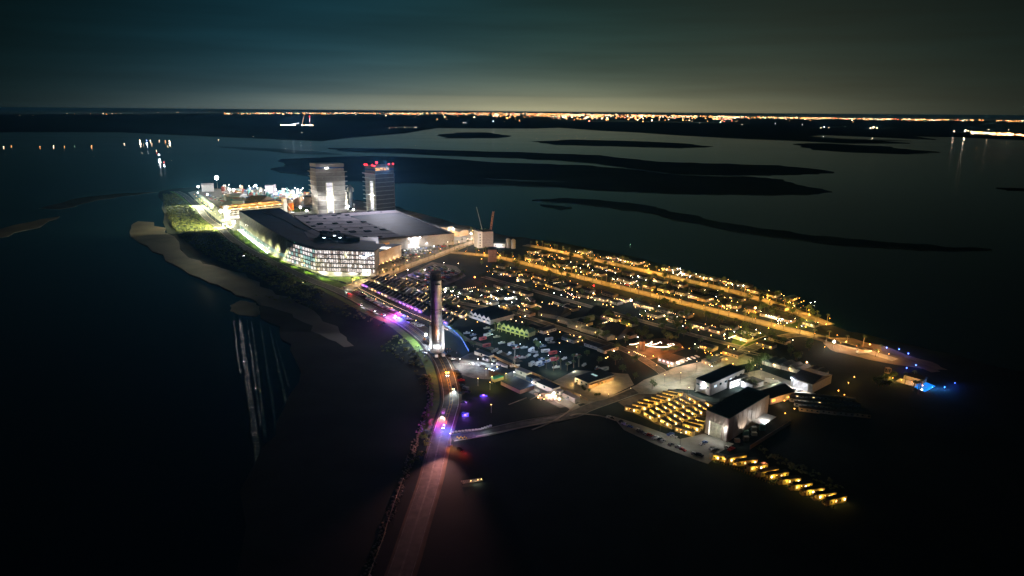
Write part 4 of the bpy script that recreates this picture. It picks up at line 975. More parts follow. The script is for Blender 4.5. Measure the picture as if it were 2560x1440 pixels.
def vehicle(kind, pi, loc, rz, label, group=None, full=False, heads=None, tails=None, parts=True, name=None, hl=_h, pw=9000, hcol=COOL):
    bm_, gm = car_meshes(kind, pi)
    nm = name or {'car': 'parked_car', 'suv': 'parked_car', 'pickup': 'parked_pickup', 'van': 'parked_van'}[kind]
    t = thing(nm, label, {'pickup': 'pickup', 'van': 'van'}.get(kind, 'car'), loc, rz, group)
    ob('body', bm_, t); ob('window', gm, t)
    lit = bool(heads or tails or name)
    if full:
        for x in (-1.5, 1.5):
            for y in (-.85, .85): ob('wheel', _w, t, (x, y, .34))
        for y in (-.65, .65): ob('headlight', hl if lit else _hoff, t, (2.34 if kind != 'pickup' else 2.84, y, .8)); ob('taillight', _tl if lit else _toff, t, (-2.34 if kind != 'pickup' else -2.84, y, .85))
    if heads:
        light('SPOT', t, (3.4, 0, 1.0), pw, hcol, .12, aim=(16, 0, -.4), spot=heads, blend=.7)
    if tails:
        light('POINT', t, (-3.6, 0, .9), tails, (1, .03, .04), .15)
    return t
def hwy_at(px, py, off=0.0):
    g = G(px, py); i = min(range(len(HWY)), key=lambda k: (HWY[k] - g).length)
    d = (HWY[min(i + 1, len(HWY) - 1)] - HWY[max(i - 1, 0)]); h = math.atan2(d.y, d.x)
    p = HWY[i] + Vector((-math.sin(h), math.cos(h), 0)) * off; p.z = .18; return p, h, g
# moving vehicles; toward = heading to the camera
def mover(px, py, kind, pi, label, toward=True, **kw):
    p, h, g = hwy_at(px, py); g.z = .18
    return vehicle(kind, pi, g, h + (math.pi if toward else 0), label, full=True, name='moving_vehicle' if kind != 'pickup' else 'moving_pickup', **kw)
mover(1133, 972, 'pickup', 2, 'dark pickup with two orange headlights on the highway coming toward the viewer', heads=80, pw=26000, hcol=(.9, 1, .97), hl=_hw)
mover(1109, 1033, 'van', 0, 'vehicle with pale headlights on the highway between the pickup and the police car', heads=60, pw=26000, hcol=(1, .72, .55), hl=_h)
mover(608, 640, 'car', 4, 'small red car driving along the highway below the curved factory wall', tails=500)
mover(757, 707, 'car', 0, 'car with glaring warm headlights on the highway beside the lawn', toward=True, heads=70, pw=5000, hcol=(1, .6, .5), hl=_hw)
mover(870, 735, 'car', 4, 'red car stopped at the junction beside the trailer park', toward=False, tails=4000)
mover(862, 722, 'van', 0, 'white van waiting in the junction with its headlights on', heads=90, pw=9000, hcol=(.8, 1, .9))
for k, (x, y, lb) in enumerate(((902, 764, 'first'), (935, 779, 'second'), (959, 789, 'third'))):
    mover(x, y, 'suv', 2, f'{lb} dark car with glaring headlights in the convoy behind the booster, from the junction', heads=75, pw=16000, hcol=(.85, .92, 1), tails=900)
# recovery truck with the glaring work lamp
def flatbed(loc, rz, label, cab, name='flatbed_truck', cargo=None):
    t = thing(name, label, 'truck', loc, rz)
    ob('cab', MB().box(2.2, -1.2, .7, 4.2, 1.2, 3.0).mesh('cab', cab), t); ob('bed', MB().box(-4.5, -1.25, .9, 2.0, 1.25, 1.3).mesh('bed', M_dark), t)
    ob('windscreen', MB().box(4.2, -1, 1.9, 4.25, 1, 2.7).mesh('ws', M_glassd), t)
    if cargo: ob('cargo', MB().box(-4.3, -1.2, 1.32, 1.8, 1.2, 2.9).mesh('cargo', cargo), t)
    wm_ = MB().tube((0, -.3, 0), (0, .3, 0), .5, 10).mesh('wheel', M_tyre)
    for x in (-3.4, -2.2, 3.1):
        for y in (-1, 1): ob('wheel', wm_, t, (x, y, .5))
    for y in (-.9, .9): ob('headlight', _h, t, (4.28, y, 1.1))
    return t
p, h, g = hwy_at(1064, 856); g.z = .18
lt = flatbed(g, h, 'orange work truck with glaring white lamp mast left of the booster', mat('orange_truck_paint', (.6, .2, .04), .4))
ob('mast', MB().cyl(-1, 0, 1.3, 6.5, .12, .12, 5).mesh('m', M_steel), lt); ob('lamp', MB().ball(-1, 0, 6.9, 1.25, 8).mesh('l', glow('glaring_floodlight', (.97, .98, 1), 18)), lt)
light('POINT', lt, (-1, 0, 8.6), 62000, (.80, .88, 1), .4)
# escort with orange beacons, police cars with blue and red bars
p, h, g = hwy_at(1117, 938); g.z = .18
et = flatbed(g, h + math.pi, 'escort truck with glowing orange beacons on the highway in front of the booster', M_white)
for y in (-1, 1): ob('beacon', MB().ball(3, y, 3.3, .45, 6).mesh('b', glow('orange_beacon', (1, .35, .03), 30)), et)
light('POINT', et, (1, 0, 5.2), 15000, (1, .30, .05), .3)
def police(px, py, label, pw=(9000, 9000, 9000), kind='suv'):
    t = mover(px, py, kind, 0, label, heads=70, pw=9000, hcol=(.45, .6, 1)); t.name = 'police_car'
    for y, m_, in ((-.4, B_red), (.4, B_blue), (0, B_viol)): ob('beacon', MB().box(-.6, y - .2, 1.75, .0, y + .2, 2.1).mesh('b', m_), t)
    ob('push_bar', MB().box(2.4, -.6, .5, 2.55, .6, .95).mesh('p', M_dark), t)
    for (x, y), c, w_ in zip(((-5, -3), (4, 3), (0, -1)), ((1, .02, .25), (.06, .12, 1), (.5, .08, 1)), pw): light('POINT', t, (x, y, 3.4), w_, c, .2)
    return t
police(1109, 1070, 'police car with blue and violet light bar nearest the viewer on the highway', (5000, 12000, 8000))
police(985, 799, 'police car with red and violet light bar in front of the convoy, lower', (15000, 22000, 16000))
police(988, 793, 'police car with blue light bar just behind another police car', (9000, 26000, 22000), 'car')
t = vehicle('suv', 4, G(1028, 772, .12), rad(40), 'red lit car parked among the roadside cars by the trailer park', full=True); light('POINT', t, (0, 0, 2.6), 5000, (1, .03, .05), .2)
t = vehicle('pickup', 2, G(1150, 1127, .0), h + .4, 'dark pickup with red taillights on the shoulder beside the lit roadblock', full=True)
light('POINT', t, (-5, 0, 1.0), 1500, (1, .03, .02), .2); light('POINT', t, (4.6, 2, 1.6), 5000, (1, .25, .04), .2)
# the far end of the pinkish lit road
pb = thing('added_light_tower', 'added light tower on the right shoulder lighting the bottom stretch of highway', 'light tower', G(1126, 1118, 0))  # tower added to throw the pink light down the road
ob('trailer', MB().box(-1.2, -.8, .4, 1.2, .8, 1.5).mesh('t', M_dark), pb); ob('mast', MB().cyl(0, 0, 1.5, 9, .1, .08, 5).mesh('m', M_steel), pb); ob('lamp', MB().box(-.5, -.2, 9, .5, .1, 9.4).mesh('l', glow('pink_lamp_glass', (1, .6, .5), 3)), pb)
light('SPOT', pb, (0, 0, 9.6), 230000, (1, .38, .34), .3, aim=G(1052, 1290) - G(1126, 1118), spot=60, blend=.9)
light('SPOT', pb, (0, 0, 9.6), 22000, (1, .50, .50), .3, aim=G(1070, 1110) - G(1126, 1118), spot=110, blend=.9)
# vehicles parked off the carriageway in front of the booster
SH_ = [(1140,930,'pickup',5),(1147,936,'car',2),(1150,944,'suv',2),(1152,953,'pickup',4),(1157,964,'suv',2),(1164,974,'van',3),(1167,982,'pickup',2),(1152,985,'suv',2),(1160,1008,'suv',6),(1163,1039,'van',5),(1128,897,'car',0),(1134,899,'suv',0),(1142,898,'car',3),(1120,891,'pickup',2),(1056,878,'car',0),(1062,884,'car',2),(1178,912,'suv',0),(1206,917,'pickup',3)]
for i, (x, y, kd, pi) in enumerate(SH_):
    cn = PAINT[pi][0]
    vehicle(kd, pi, G(x, y, .13), rad(random.choice((160, 150, 20, 170))), f'{cn} {kd}, {nth(i + 1)} of the vehicles parked around the booster', 'vehicles parked around the booster', full=True)
t = vehicle('suv', 6, G(1163, 1006, .13), rad(10), 'violet lit car alone beside the highway, upper one', full=True); light('POINT', t, (0, -3, 1.6), 2200, (.55, .08, 1), .2)
t = vehicle('suv', 5, G(1163, 1041, .13), rad(10), 'violet lit car alone beside the highway, lower one', full=True); light('POINT', t, (0, -2.6, 1.4), 3600, (.4, .12, 1), .2)
t = vehicle('pickup', 5, G(1209, 992, .13), rad(10), 'violet lit pickup by the dark lot fence', full=True); light('POINT', t, (0, -2.6, 1.6), 3000, (.4, .08, 1), .2)
# ------------------------------------------------------------------ people round the carrier
def person_mesh(pose, shirt, trousers):
    me = bpy.data.meshes.new('p')
    a = pose
    vs = [(0, 0, .95), (0, 0, 1.2), (0, 0, 1.42), (0, .02, 1.55), (0, .03, 1.68), (.20, 0, 1.40), (.26, .04 + a * .2, 1.12), (.24, .12 + a * .4, .88), (-.20, 0, 1.40), (-.26, .04, 1.12), (-.24, .1 - a * .2, .88),
          (.10, 0, .90), (.12, a * .15, .48), (.12, -a * .1, .06), (.13, .14 - a * .1, .03), (-.10, 0, .90), (-.12, -a * .1, .48), (-.12, -a * .25, .06), (-.13, .12 - a * .25, .03)]
    es = [(0, 1), (1, 2), (2, 3), (3, 4), (2, 5), (5, 6), (6, 7), (2, 8), (8, 9), (9, 10), (0, 11), (11, 12), (12, 13), (13, 14), (0, 15), (15, 16), (16, 17), (17, 18)]
    me.from_pydata(vs, es, [])
    o = bpy.data.objects.new('p', me); COL.objects.link(o)
    o.modifiers.new('s', 'SKIN')
    rs = [.16, .17, .17, .06, .115, .07, .05, .04, .07, .05, .04, .10, .075, .05, .045, .10, .075, .05, .045]
    for v, r_ in zip(me.skin_vertices[0].data, rs): v.radius = (r_, r_ * .85)
    me.skin_vertices[0].data[0].use_root = True
    dg = bpy.context.evaluated_depsgraph_get(); n = bpy.data.meshes.new_from_object(o.evaluated_get(dg))
    bpy.data.objects.remove(o); n.name = 'person'
    n.materials.clear()
    for m_ in (shirt, trousers, mat('skin', (.45, .27, .18), .6), mat('hair', (.04, .025, .015), .8)): n.materials.append(m_)
    for f in n.polygons: z = f.center.z; f.material_index = 1 if z < .97 and abs(f.center.x) < .22 else 3 if z > 1.70 else 2 if z > 1.50 or (z < 1.0 and abs(f.center.x) > .2) else 0
    return n
SHIRT = [('white', mat('white_cloth', (.6, .6, .6), .9)), ('dark', mat('dark_cloth', (.03, .03, .04), .9)), ('orange', mat('orange_cloth', (.7, .25, .04), .9)), ('blue', mat('blue_cloth', (.06, .12, .35), .9))]
PM = [person_mesh(p, SHIRT[i][1], mat('denim', (.05, .07, .14), .9)) for i, p in enumerate((.2, 1.0, .5, 0.0))]
_seen = []
for i in range(30):
    a = U(0, 2 * math.pi); r_ = U(8, 17); k = random.randrange(4)
    g = BP + Vector((r_ * math.cos(a), r_ * .8 * math.sin(a), .17))
    thing('person', f'person in {SHIRT[k][0]} shirt standing, {nth(i + 1)} of the crowd gathered round the booster carrier', 'person', g, U(0, 6.3), 'crowd round the booster carrier', PM[k])
# ================================================================== CAR PARKS
def lot(poly, rows, px_a, px_b, gap, desc, grp, cols=None, skip=.12, a_off=math.pi / 2, seed=1, two=True):
    """rows of cars between two photo lines px_a and px_b"""
    random.seed(seed); n = 0
    for r in range(rows):
        f = (r + .5) / rows
        a = G(*px_a[0]).lerp(G(*px_b[0]), f); b = G(*px_a[1]).lerp(G(*px_b[1]), f)
        d = b - a; h = math.atan2(d.y, d.x); k = 0
        for p, _ in along([a, b], gap):
            if R() < skip: continue
            k += 1; kd = random.choice(('car', 'suv', 'suv', 'pickup', 'car')); pi = random.choice((0, 0, 1, 2, 2, 3, 3, 4, 5))
            p = p.copy(); p.z = .14
            vehicle(kd, pi, p, h + a_off + U(-.08, .08), f'{PAINT[pi][0]} {"pickup" if kd == "pickup" else "car"}, {nth(k)} from left, {nth(r + 1)} row of {desc}', grp)
lot(0, 4, ((1012, 624), (1128, 612)), ((1000, 652), (1060, 644)), 4.4, 'cars before the factory door', 'cars parked before the factory door', seed=2)
lot(0, 9, ((1085, 664), (1000, 697)), ((1150, 684), (1075, 722)), 4.2, 'the dark car park', 'cars in the dark car park', seed=3, skip=.15)
lot(0, 2, ((884, 731), (1052, 822)), ((893, 728), (1062, 817)), 5.2, 'roadside cars by the trailer park', 'cars lined along the highway', seed=4, a_off=.9)
lot(0, 1, ((499, 505), (530, 528)), ((503, 504), (534, 527)), 4.2, 'cars under the long roadside shed', 'cars by the long roadside shed', seed=5, skip=.05)
lot(0, 3, ((510, 483), (560, 497)), ((530, 510), (560, 512)), 6, 'cars behind the long roadside shed', 'cars behind the long roadside shed', seed=6, skip=.3)
for li_, (x, y, pw_, c) in enumerate(((1020, 690, 15000, (.75, .4, 1)), (1062, 690, 12000, (1, .6, .7)), (1110, 672, 9000, (1, .7, .5)), (1048, 632, 16000, WHITE), (1085, 628, 16000, WHITE), (1012, 640, 7000, WHITE), (1120, 618, 7000, WHITE), (512, 510, 9000, (.6, 1, .9)), (526, 522, 9000, (.6, 1, .9)))):
    t = thing('lot_lamp', ('violet glowing lamp post at the left of the dark car park', 'pinkish lamp post in the middle of the dark car park', 'orange lamp post at the far right of the dark car park', 'white lamp post before the factory door, left of the middle', 'white lamp post before the factory door, right of the middle', 'white lamp post by the tan side block', 'white lamp post at the east factory corner', 'greenish lamp post at the far end of the long roadside shed', 'greenish lamp post at the near end of the long roadside shed')[li_], 'lamp post', G(x, y), 0, 'car park lamp posts')
    ob('pole', MB().cyl(0, 0, 0, 8, .12, .08, 5).mesh('p', M_steel), t); ob('lamp', MB().box(-.4, -.25, 8, .4, .25, 8.2).mesh('l', B_white), t)
    light('POINT', t, (0, 0, 7.4), pw_, c, .2)
for i in range(6): 
    p = G(940 + i * 20, 757 + i * 11); t = thing('lane_lamp', f'{nth(i + 1)} small warm lamp along the trailer park lane, from the junction', 'lamp', p, 0, 'lamps on the trailer park lane')
    ob('pole', MB().cyl(0, 0, 0, 4, .07, .06, 4).mesh('p', M_dark), t); ob('lamp', MB().ball(0, 0, 4.2, .25, 6).mesh('l', B_warm), t); light('POINT', t, (0, 0, 4.7), 1100, (1, .6, .35), .15)
# ================================================================== TRAILER PARK
random.seed(31)
M_tr = [mat('cream_trailer_wall', (.40, .33, .25), .7), mat('grey_trailer_wall', (.22, .22, .24), .7), mat('blue_grey_trailer_wall', (.16, .19, .25), .7)]
M_shg = mat('dark_shingle_roof', (.018, .018, .022), .8, var=.4, scale=.8)
def trailer_home(L, mw, acc):
    t = bpy.data.objects.new('trailer_home', None)
    return t
_th = {}
def home(name, loc, rz, L, Wd, h, rh, mw, mr, label, cat, grp, wins=3, wm=None, lamp=None, lampside=-1, pw=250, lc=WARM, won=.6):
    k = (L, Wd, h, rh, mw.name, mr.name, wins)
    if k not in _th:
        _th[k] = (MB().box(0, 0, 0, L, Wd, h).mesh('wall', mw), MB().gable(0, 0, L, Wd, h + .01, h + rh, .4).mesh('roof', mr),
                  MB().box(-.07, Wd / 2 - .5, 0, -.01, Wd / 2 + .5, 2.0).mesh('door', M_white))
    w_, r_, d_ = _th[k]
    t = thing(name, label, cat, loc, rz, grp)
    ob('wall', w_, t); ob('roof', r_, t); ob('door', d_, t)
    kk = ('win', wm.name if wm else 'B')
    if kk not in _th: _th[kk] = MB().box(-.6, -.05, -.45, .6, .05, .45).mesh('window', wm or B_win)
    for i in range(wins): ob('window', _th[kk] if R() < won else WDARK, t, (L * (i + .5) / wins + U(-.4, .4), -.04, h * .55))
    if lamp:
        ob('porch_lamp', lamp, t, (-.7, Wd / 2 + .8, h * .8)); light('POINT', t, (-1.3, Wd / 2, h * .8), pw, lc, .12)
    return t
WDARK = MB().box(-.6, -.05, -.45, .6, .05, .45).mesh('window', M_glassd)
LAMP_W = MB().ball(0, 0, 0, .34, 6).mesh('porch_lamp', B_warm); LAMP_A = MB().ball(0, 0, 0, .34, 6).mesh('porch_lamp', B_amber); LAMP_V = MB().ball(0, 0, 0, .26, 6).mesh('porch_lamp', B_viol); LAMP_C = MB().ball(0, 0, 0, .28, 6).mesh('porch_lamp', B_white); LAMP_R = MB().ball(0, 0, 0, .28, 6).mesh('porch_lamp', B_red)
RW = [((905, 714), (1120, 812), 24, 'front trailer row'), ((935, 704), (1160, 796), 24, 'second trailer row'), ((962, 700), (1140, 762), 18, 'back trailer row')]
ta = math.atan2(*(G(1010, 700) - G(975, 722)).to_2d().yx)
for ri, (a, b, n, rn) in enumerate(RW):
    A_, B__ = G(*a), G(*b)
    for i in range(n):
        f = i / (n - 1)
        p = A_.lerp(B__, f)
        x, y = proj(p)
        if ri == 0 and R() < .04: continue
        vi = ri == 0 and (i in (1, 2, 6) or i > 11)
        home('trailer_home', p + Vector((0, 0, .02)), ta + U(-.03, .03), random.choice((15, 17)), 4.6, 2.9, 1.3, random.choice(M_tr), M_shg, f'trailer home{" with violet end light" if vi else ""}, {nth(i + 1)} from the junction in the {rn}', 'mobile home', 'homes in the trailer park',
             3, B_win, LAMP_V if vi else (LAMP_W if R() < .45 else None), pw=420 if vi else random.choice((60, 160, 400)), lc=(.48, .14, 1) if vi else WARM)
fl = MB()
for p, h in along(smooth(pxs([(896, 722), (950, 750), (1010, 778), (1076, 806), (1120, 828)]), 5), 2.6):
    fl.box(p.x - .08, p.y - .08, 0, p.x + .08, p.y + .08, 1.0)
fw = thing('picket_fence', 'low fence with string of tiny warm lamps before the front row of trailer homes', 'fence')
ob('post', fl.mesh('post', M_dark), fw)['kind'] = 'stuff'
m = MB()
for p, h in along(smooth(pxs([(896, 722), (950, 750), (1010, 778), (1076, 806), (1120, 828)]), 5), 2.0): m.ball(p.x, p.y, 1.2, .17, 5)
ob('fairy_lamp', m.mesh('l', glow('fairy_lamp', (1, .72, .42), 5)), fw)['kind'] = 'stuff'
for k, (p, h) in enumerate(along(smooth(pxs([(896, 722), (950, 750), (1010, 778), (1076, 806), (1120, 828)]), 5), 13)): light('POINT', fw, p + Vector((0, -1.2, 1.6)), 900, (1, .66, .2), .2)
# tents with violet glow = canopies of the front row
ca = thing('lit_pavilion', 'long pale lit pavilion roof in the middle of the trailer park', 'pavilion', G(1020, 742), ta)
ob('roof', MB().gable(0, 0, 26, 6, 3.4, 4.6, .2).mesh('r', M_white), ca); 
for x in (0.5, 8.5, 17, 25.5):
    for y in (.5, 5.5): ob('post', MB().box(x - .12, y - .12, 0, x + .12, y + .12, 3.4).mesh('p', M_steel), ca)
light('POINT', ca, (18, -3, 2.6), 2200, (1, .55, .6), .2); light('POINT', ca, (6, 3, 2.6), 1500, (1, .9, .8), .2); light('POINT', ca, (13, -5, 6.6), 1800, (.8, .85, 1), .2)

# ================================================================== VILLAGE
random.seed(41)
def palm_mesh(h, seed, lit=False):
    random.seed(seed); tr_ = MB(); a = U(0, 6); P = [Vector((.5 * (k / 4) ** 2 * math.cos(a), .5 * (k / 4) ** 2 * math.sin(a), h * k / 4)) for k in range(5)]
    for k in range(4): tr_.tube(P[k], P[k + 1], .30 - .03 * k, 6, .27 - .03 * k)
    c = MB(); top = P[-1]
    for k in range(16):
        b = 2 * math.pi * k / 16 + U(-.15, .15); up = U(.1, .9); L = U(1.9, 2.7); d = Vector((math.cos(b), math.sin(b), 0)); s = Vector((-d.y, d.x, 0))
        q = [top + d * (L * f) + Vector((0, 0, up * 2.0 * f - 2.6 * f * f)) for f in (0, .35, .7, 1)]
        for i in range(3):
            w0, w1 = (.12, .34, .26)[i], (.34, .26, .03)[i]
            c.quad(q[i] - s * w0, q[i + 1] - s * w1, q[i + 1] + s * w1, q[i] + s * w0)
    c.ball(top.x, top.y, top.z - .2, .5, 6)
    return tr_.mesh('trunk', M_trunk), c.mesh('crown', M_palm)
M_trunk = mat('palm_trunk', (.16, .12, .08), .9, var=.3, scale=2); M_palm = mat('palm_fronds', (.05, .09, .025), .7, var=.4, scale=1)
M_leaf = mat('tree_leaves', (.035, .065, .015), .8, col2=(.08, .12, .03), scale=.5); M_bark = mat('tree_bark', (.12, .09, .06), .9)
PALMS = [palm_mesh(h, i) for i, h in enumerate((8, 9, 10.5, 7))]
def tree_mesh(seed, h=6, r=3.2, n=190):
    random.seed(seed); c = MB(); cl = [(U(-.55, .55) * r, U(-.55, .55) * r, h * U(.5, .85), r * U(.35, .6)) for _ in range(7)]
    for _ in range(n):
        x, y, z, q = random.choice(cl); v = Vector((random.gauss(0, 1), random.gauss(0, 1), random.gauss(0, .8))).normalized() * q * U(.75, 1.05)
        p = Vector((x, y, z)) + v; a = Vector((random.gauss(0, 1), random.gauss(0, 1), random.gauss(0, 1))).normalized() * .42; b = a.cross(v).normalized() * .42
        c.quad(p - a, p - b, p + a, p + b)
    t = MB().tube((0, 0, 0), (0, 0, h * .45), .28, 6, .18)
    for x, y, z, q in cl[:4]: t.tube((0, 0, h * .4), (x, y, z), .12, 4, .05)
    return t.mesh('trunk', M_bark), c.mesh('crown', M_leaf)
TREES = [tree_mesh(50 + i, h, r) for i, (h, r) in enumerate(((6, 3), (7.5, 3.8), (5, 2.8), (9, 4.6)))]
random.seed(42)
def plant(kind, loc, label, grp=None, k=None, sc=None):
    src = PALMS if kind == 'palm_tree' else TREES; k = random.randrange(len(src)) if k is None else k
    t = thing(kind, label, 'palm tree' if kind == 'palm_tree' else 'tree', loc, U(0, 6.28), grp)
    ob('trunk', src[k][0], t); ob('crown', src[k][1], t)
    s = sc or U(.85, 1.15); t.scale = (s, s, s); return t
_post = MB().cyl(0, 0, 0, 4.6, .08, .06, 4).mesh('pole', M_dark); _lh = MB().ball(0, 0, 4.8, .26, 6).mesh('lamp', B_amber); _lhw = MB().ball(0, 0, 4.8, .30, 6).mesh('lamp', B_warm)
def street_lamp(loc, label, grp, pw, col=AMBER, lh=None):
    t = thing('street_lamp', label, 'street lamp', loc, 0, grp); ob('pole', _post, t); ob('lamp', lh or _lh, t); light('POINT', t, (0, 0, 5.3), pw, col, .2); return t
for nm, P, st_, pw, t0 in (('nearer palm street', R2, 15, 9500, 28), ('beach side palm street', R1, 15, 11000, 30)):
    for i, (p, h) in enumerate(along(P, st_, t0)):  # lamp posts added to cast the amber light on the palm streets
        n = Vector((-math.sin(h), math.cos(h), 0)); sd = 1 if i % 2 else -1
        street_lamp(p + n * 5.8 * sd, f'added amber lamp, {nth(i + 1)} from the factory end of the {nm}', 'added amber lamps of the palm streets', random.choice((pw, pw * .7, pw * 1.25)))
    for sd, sn in ((1, 'seaward'), (-1, 'near')):
        k = 0
        for p, h in along(P, 14.5, 20 + 5 * sd):
            if R() < .1: continue
            k += 1; n = Vector((-math.sin(h), math.cos(h), 0)); plant('palm_tree', p + n * (7.0 * sd) + Vector((U(-2, 2), U(-2, 2), 0)), f'palm, {nth(k)} from the factory end on the {sn} side of the {nm}', 'palms lining the streets')
for i, (p, h) in enumerate(along(SIDE, 15, 30)):
    if i > 26: break
    for sd in (1, -1):
        n = Vector((-math.sin(h), math.cos(h), 0)); plant('palm_tree', p + n * 9 * sd, f'palm, {nth(i + 1)} from the highway, {"left" if sd > 0 else "right"} side of the factory side road', 'palms along the side road')
    if i % 2 == 0: street_lamp(p + Vector((-math.sin(h), math.cos(h), 0)) * 6.6, f'warm street lamp, {nth(i // 2 + 1)} from the highway on the factory side road', 'warm lamps of the side road', 11000, (1, .56, .20), _lhw)
for nm, P, st_, t0, c in (('middle village street', R3, 24, 8, (1, .62, .26)), ('inner village lane', R4, 48, 12, (1, .6, .25))):
    for i, (p, h) in enumerate(along(P, st_, t0)): street_lamp(p + Vector((-math.sin(h), math.cos(h), 0)) * 5, f'street lamp, {nth(i + 1)} from the far end of the {nm}', 'street lamps of the village', 3000 * U(.4, 1.5), c, _lhw)
M_hw = [mat('cream_house_wall', (.42, .34, .24), .8), mat('tan_house_wall', (.34, .25, .17), .8), mat('grey_house_wall', (.24, .24, .24), .8), mat('white_house_wall', (.5, .48, .44), .8)]
WN = ['cream', 'tan', 'grey', 'white']
M_hr = [M_shg, mat('brown_shingle_roof', (.024, .019, .016), .85, var=.3, scale=.8), mat('metal_ribbed_roof', (.05, .055, .06), .6, .1)]
VROWS = [(112, -25, 285, 18, 'beach side row', .85), (98, 290, 350, 18, 'tapering end of the beach side row', .85), (55, -30, 345, 24, 'back row between the palm streets', .4), (23, -10, 400, 20.5, 'seaward row of the nearer palm street', .9),
         (-46, 0, 400, 26, 'near row of the nearer palm street', .25), (-66, 20, 410, 24, 'far row of the inner lane', .75), (-113, 60, 410, 24, 'near row of the inner lane', .75), (-142, 90, 400, 25, 'far row of the middle street', .75),
         (-188, 232, 345, 22, 'near row of the middle street', .2), (-168, 60, 190, 24, 'row left of the middle street', .5), (-212, 120, 190, 20, 'row behind the sawtooth building', .4)]
for t_, s0, s1, gap, rn, pl in VROWS:
    s = s0; k = 0
    while s < s1:
        s += gap * U(.85, 1.2)
        if R() < .14: continue
        p = V(s, t_ + U(-4, 4))
        x, y = proj(p)
        if inside((x, y), [(1560,835),(1730,835),(1725,905),(1560,905)]): continue
        k += 1; wi = random.randrange(4); ri = random.randrange(3); on = R() < pl
        lc, lm, pw = random.choice(((WARM, LAMP_W, 1), (WARM, LAMP_W, 1), (AMBER, LAMP_A, 1), ((1, .85, .65), LAMP_C, 1.3), ((1, .45, .40), LAMP_W, .8)))
        L_ = random.choice((13, 15, 17))
        t = home('village_house', p, VA + U(-.06, .06) + (math.pi / 2 if R() < .2 else 0), L_, 9, 3.0, 1.5, M_hw[wi], M_hr[ri], f'{WN[wi]} house, {nth(k)} from the factory in the {rn}', 'house', 'houses of the village',
                 4, B_win, None, won=.22 if on else .05)
        if on:
            for q in range(random.choice((1, 2, 3, 4))):
                xx = U(0, L_); ob('porch_lamp', lm, t, (xx, -1.2, 2.6)); 
                if q == 0: light('POINT', t, (xx, -2.2, 2.5), pw * random.choice((300, 700, 1500)), lc, .15)
        for _ in range(random.choice((3, 4, 6, 9))):
            q = p + VS * U(-9, 18) + VT * U(-13, 16); q.z = 1.2 + R(); ob('garden_lamp', lm if R() < .8 else LAMP_C, t, tuple(Matrix.Rotation(-t.rotation_euler.z, 3, 'Z') @ (q - p)))
        if R() < .75:
            plant('leafy_tree', p + VS * U(-7, 14) + VT * U(-9, 13), f'tree beside the {nth(k)} house in the {rn}', 'trees among the houses', k=random.randrange(4))
        if R() < .3:
            kd = random.choice(('car', 'suv', 'pickup')); pi = random.randrange(6)
            vehicle(kd, pi, p + VS * U(-3, 4) - VT * U(5, 8) + Vector((0, 0, .12)), VA + random.choice((0, 1.57)), f'{PAINT[pi][0]} {kd} at the {nth(k)} house in the {rn}', 'cars parked at the houses')
# garlands and special lamps
def garland(name, label, pts, step, r, m, pw=0, col=WARM, z=2.6, every=3):
    t = thing(name, label, 'string lights'); P = smooth([G(a, b, z) for a, b in pts], 6)
    ob('wire', MB().path(P, .05, 3).mesh('wire', M_dark), t); mb = MB()
    for p, h in along(P, step): mb.ball(p.x, p.y, z, r, 6)
    ob('bulb', mb.mesh('bulb', m), t)['kind'] = 'stuff'
    if pw:
        for k, (p, h) in enumerate(along(P, step * every)): q = p.copy(); q.z = z + .9; light('POINT', t, q, pw, col, .15)
    return t
B_fairy = glow('fairy_lamp', (1, .72, .42), 5)
garland('string_lights', 'long string of warm lamps bounding the lawn right of the middle street', [(1507,808),(1524,801),(1531,800),(1526,804),(1507,808),(1520,815),(1542,822),(1560,829),(1576,831)], 2.4, .3, B_fairy, 500, (1, .6, .2))
garland('string_lights', 'slanting string of white and pink lamps by the yellow lit field', [(1822,845),(1840,839),(1865,832)], 1.5, .32, glow('pinkish_lamp', (1, .75, .8), 7), 900, (1, .62, .12), 3, 4)
garland('string_lights', 'row of lamps in front of the orange garden near the street', [(1585,879),(1600,886),(1616,892)], 2.0, .32, B_fairy, 500, WARM)
garland('string_lights', 'row of warm lamps on the long lit motel front', [(1585,760),(1605,765),(1632,772)], 2.6, .3, B_fairy, 600, (1, .7, .4))
garland('string_lights', 'row of warm lamps before houses right of the motel front', [(1658,776),(1675,781),(1690,785)], 2.6, .3, B_fairy, 400, (1, .7, .4))
garland('string_lights', 'line of pinkish lamps above the white sawtooth building', [(1230,777),(1255,790),(1290,802),(1312,806)], 7, .42, B_winw, 500, (1, .6, .4), 2.6, 2)
garland('string_lights', 'string of warm lamps beside the pavilion lawn', [(1322,760),(1345,764),(1360,772),(1380,777)], 1.6, .25, B_fairy, 700, (1, .62, .15), 2.4, 5)
garland('string_lights', 'row of lamps curving along the car park edge behind the booster', [(1160,722),(1175,720),(1190,718)], 2.4, .32, B_fairy, 300, WARM)
garland('string_lights', 'warm zigzag of lamps beside the round lit house', [(1385,708),(1398,706),(1410,705)], 2.2, .34, B_fairy, 500, WARM)
garland('string_lights', 'row of coloured lamps in the garden left of the middle street', [(1420,733),(1432,740),(1452,745)], 4.5, .36, glow('salmon_lamp', (1, .55, .4), 7), 500, (1, .5, .3))
PV = [((1310,746),(1318,738),(1326,746)), ((1310,751),(1318,753),(1326,751))]
pv = thing('light_outlined_pavilion', 'small pavilion with white light outlined gable at the village green', 'pavilion', G(1312, 756), VA)
ob('wall', MB().box(0, 0, 0, 9, 7, 3.2).mesh('wall', M_hw[1]), pv); ob('roof', MB().gable(0, 0, 9, 7, 3.2, 6.4, .3).mesh('roof', M_shg), pv)
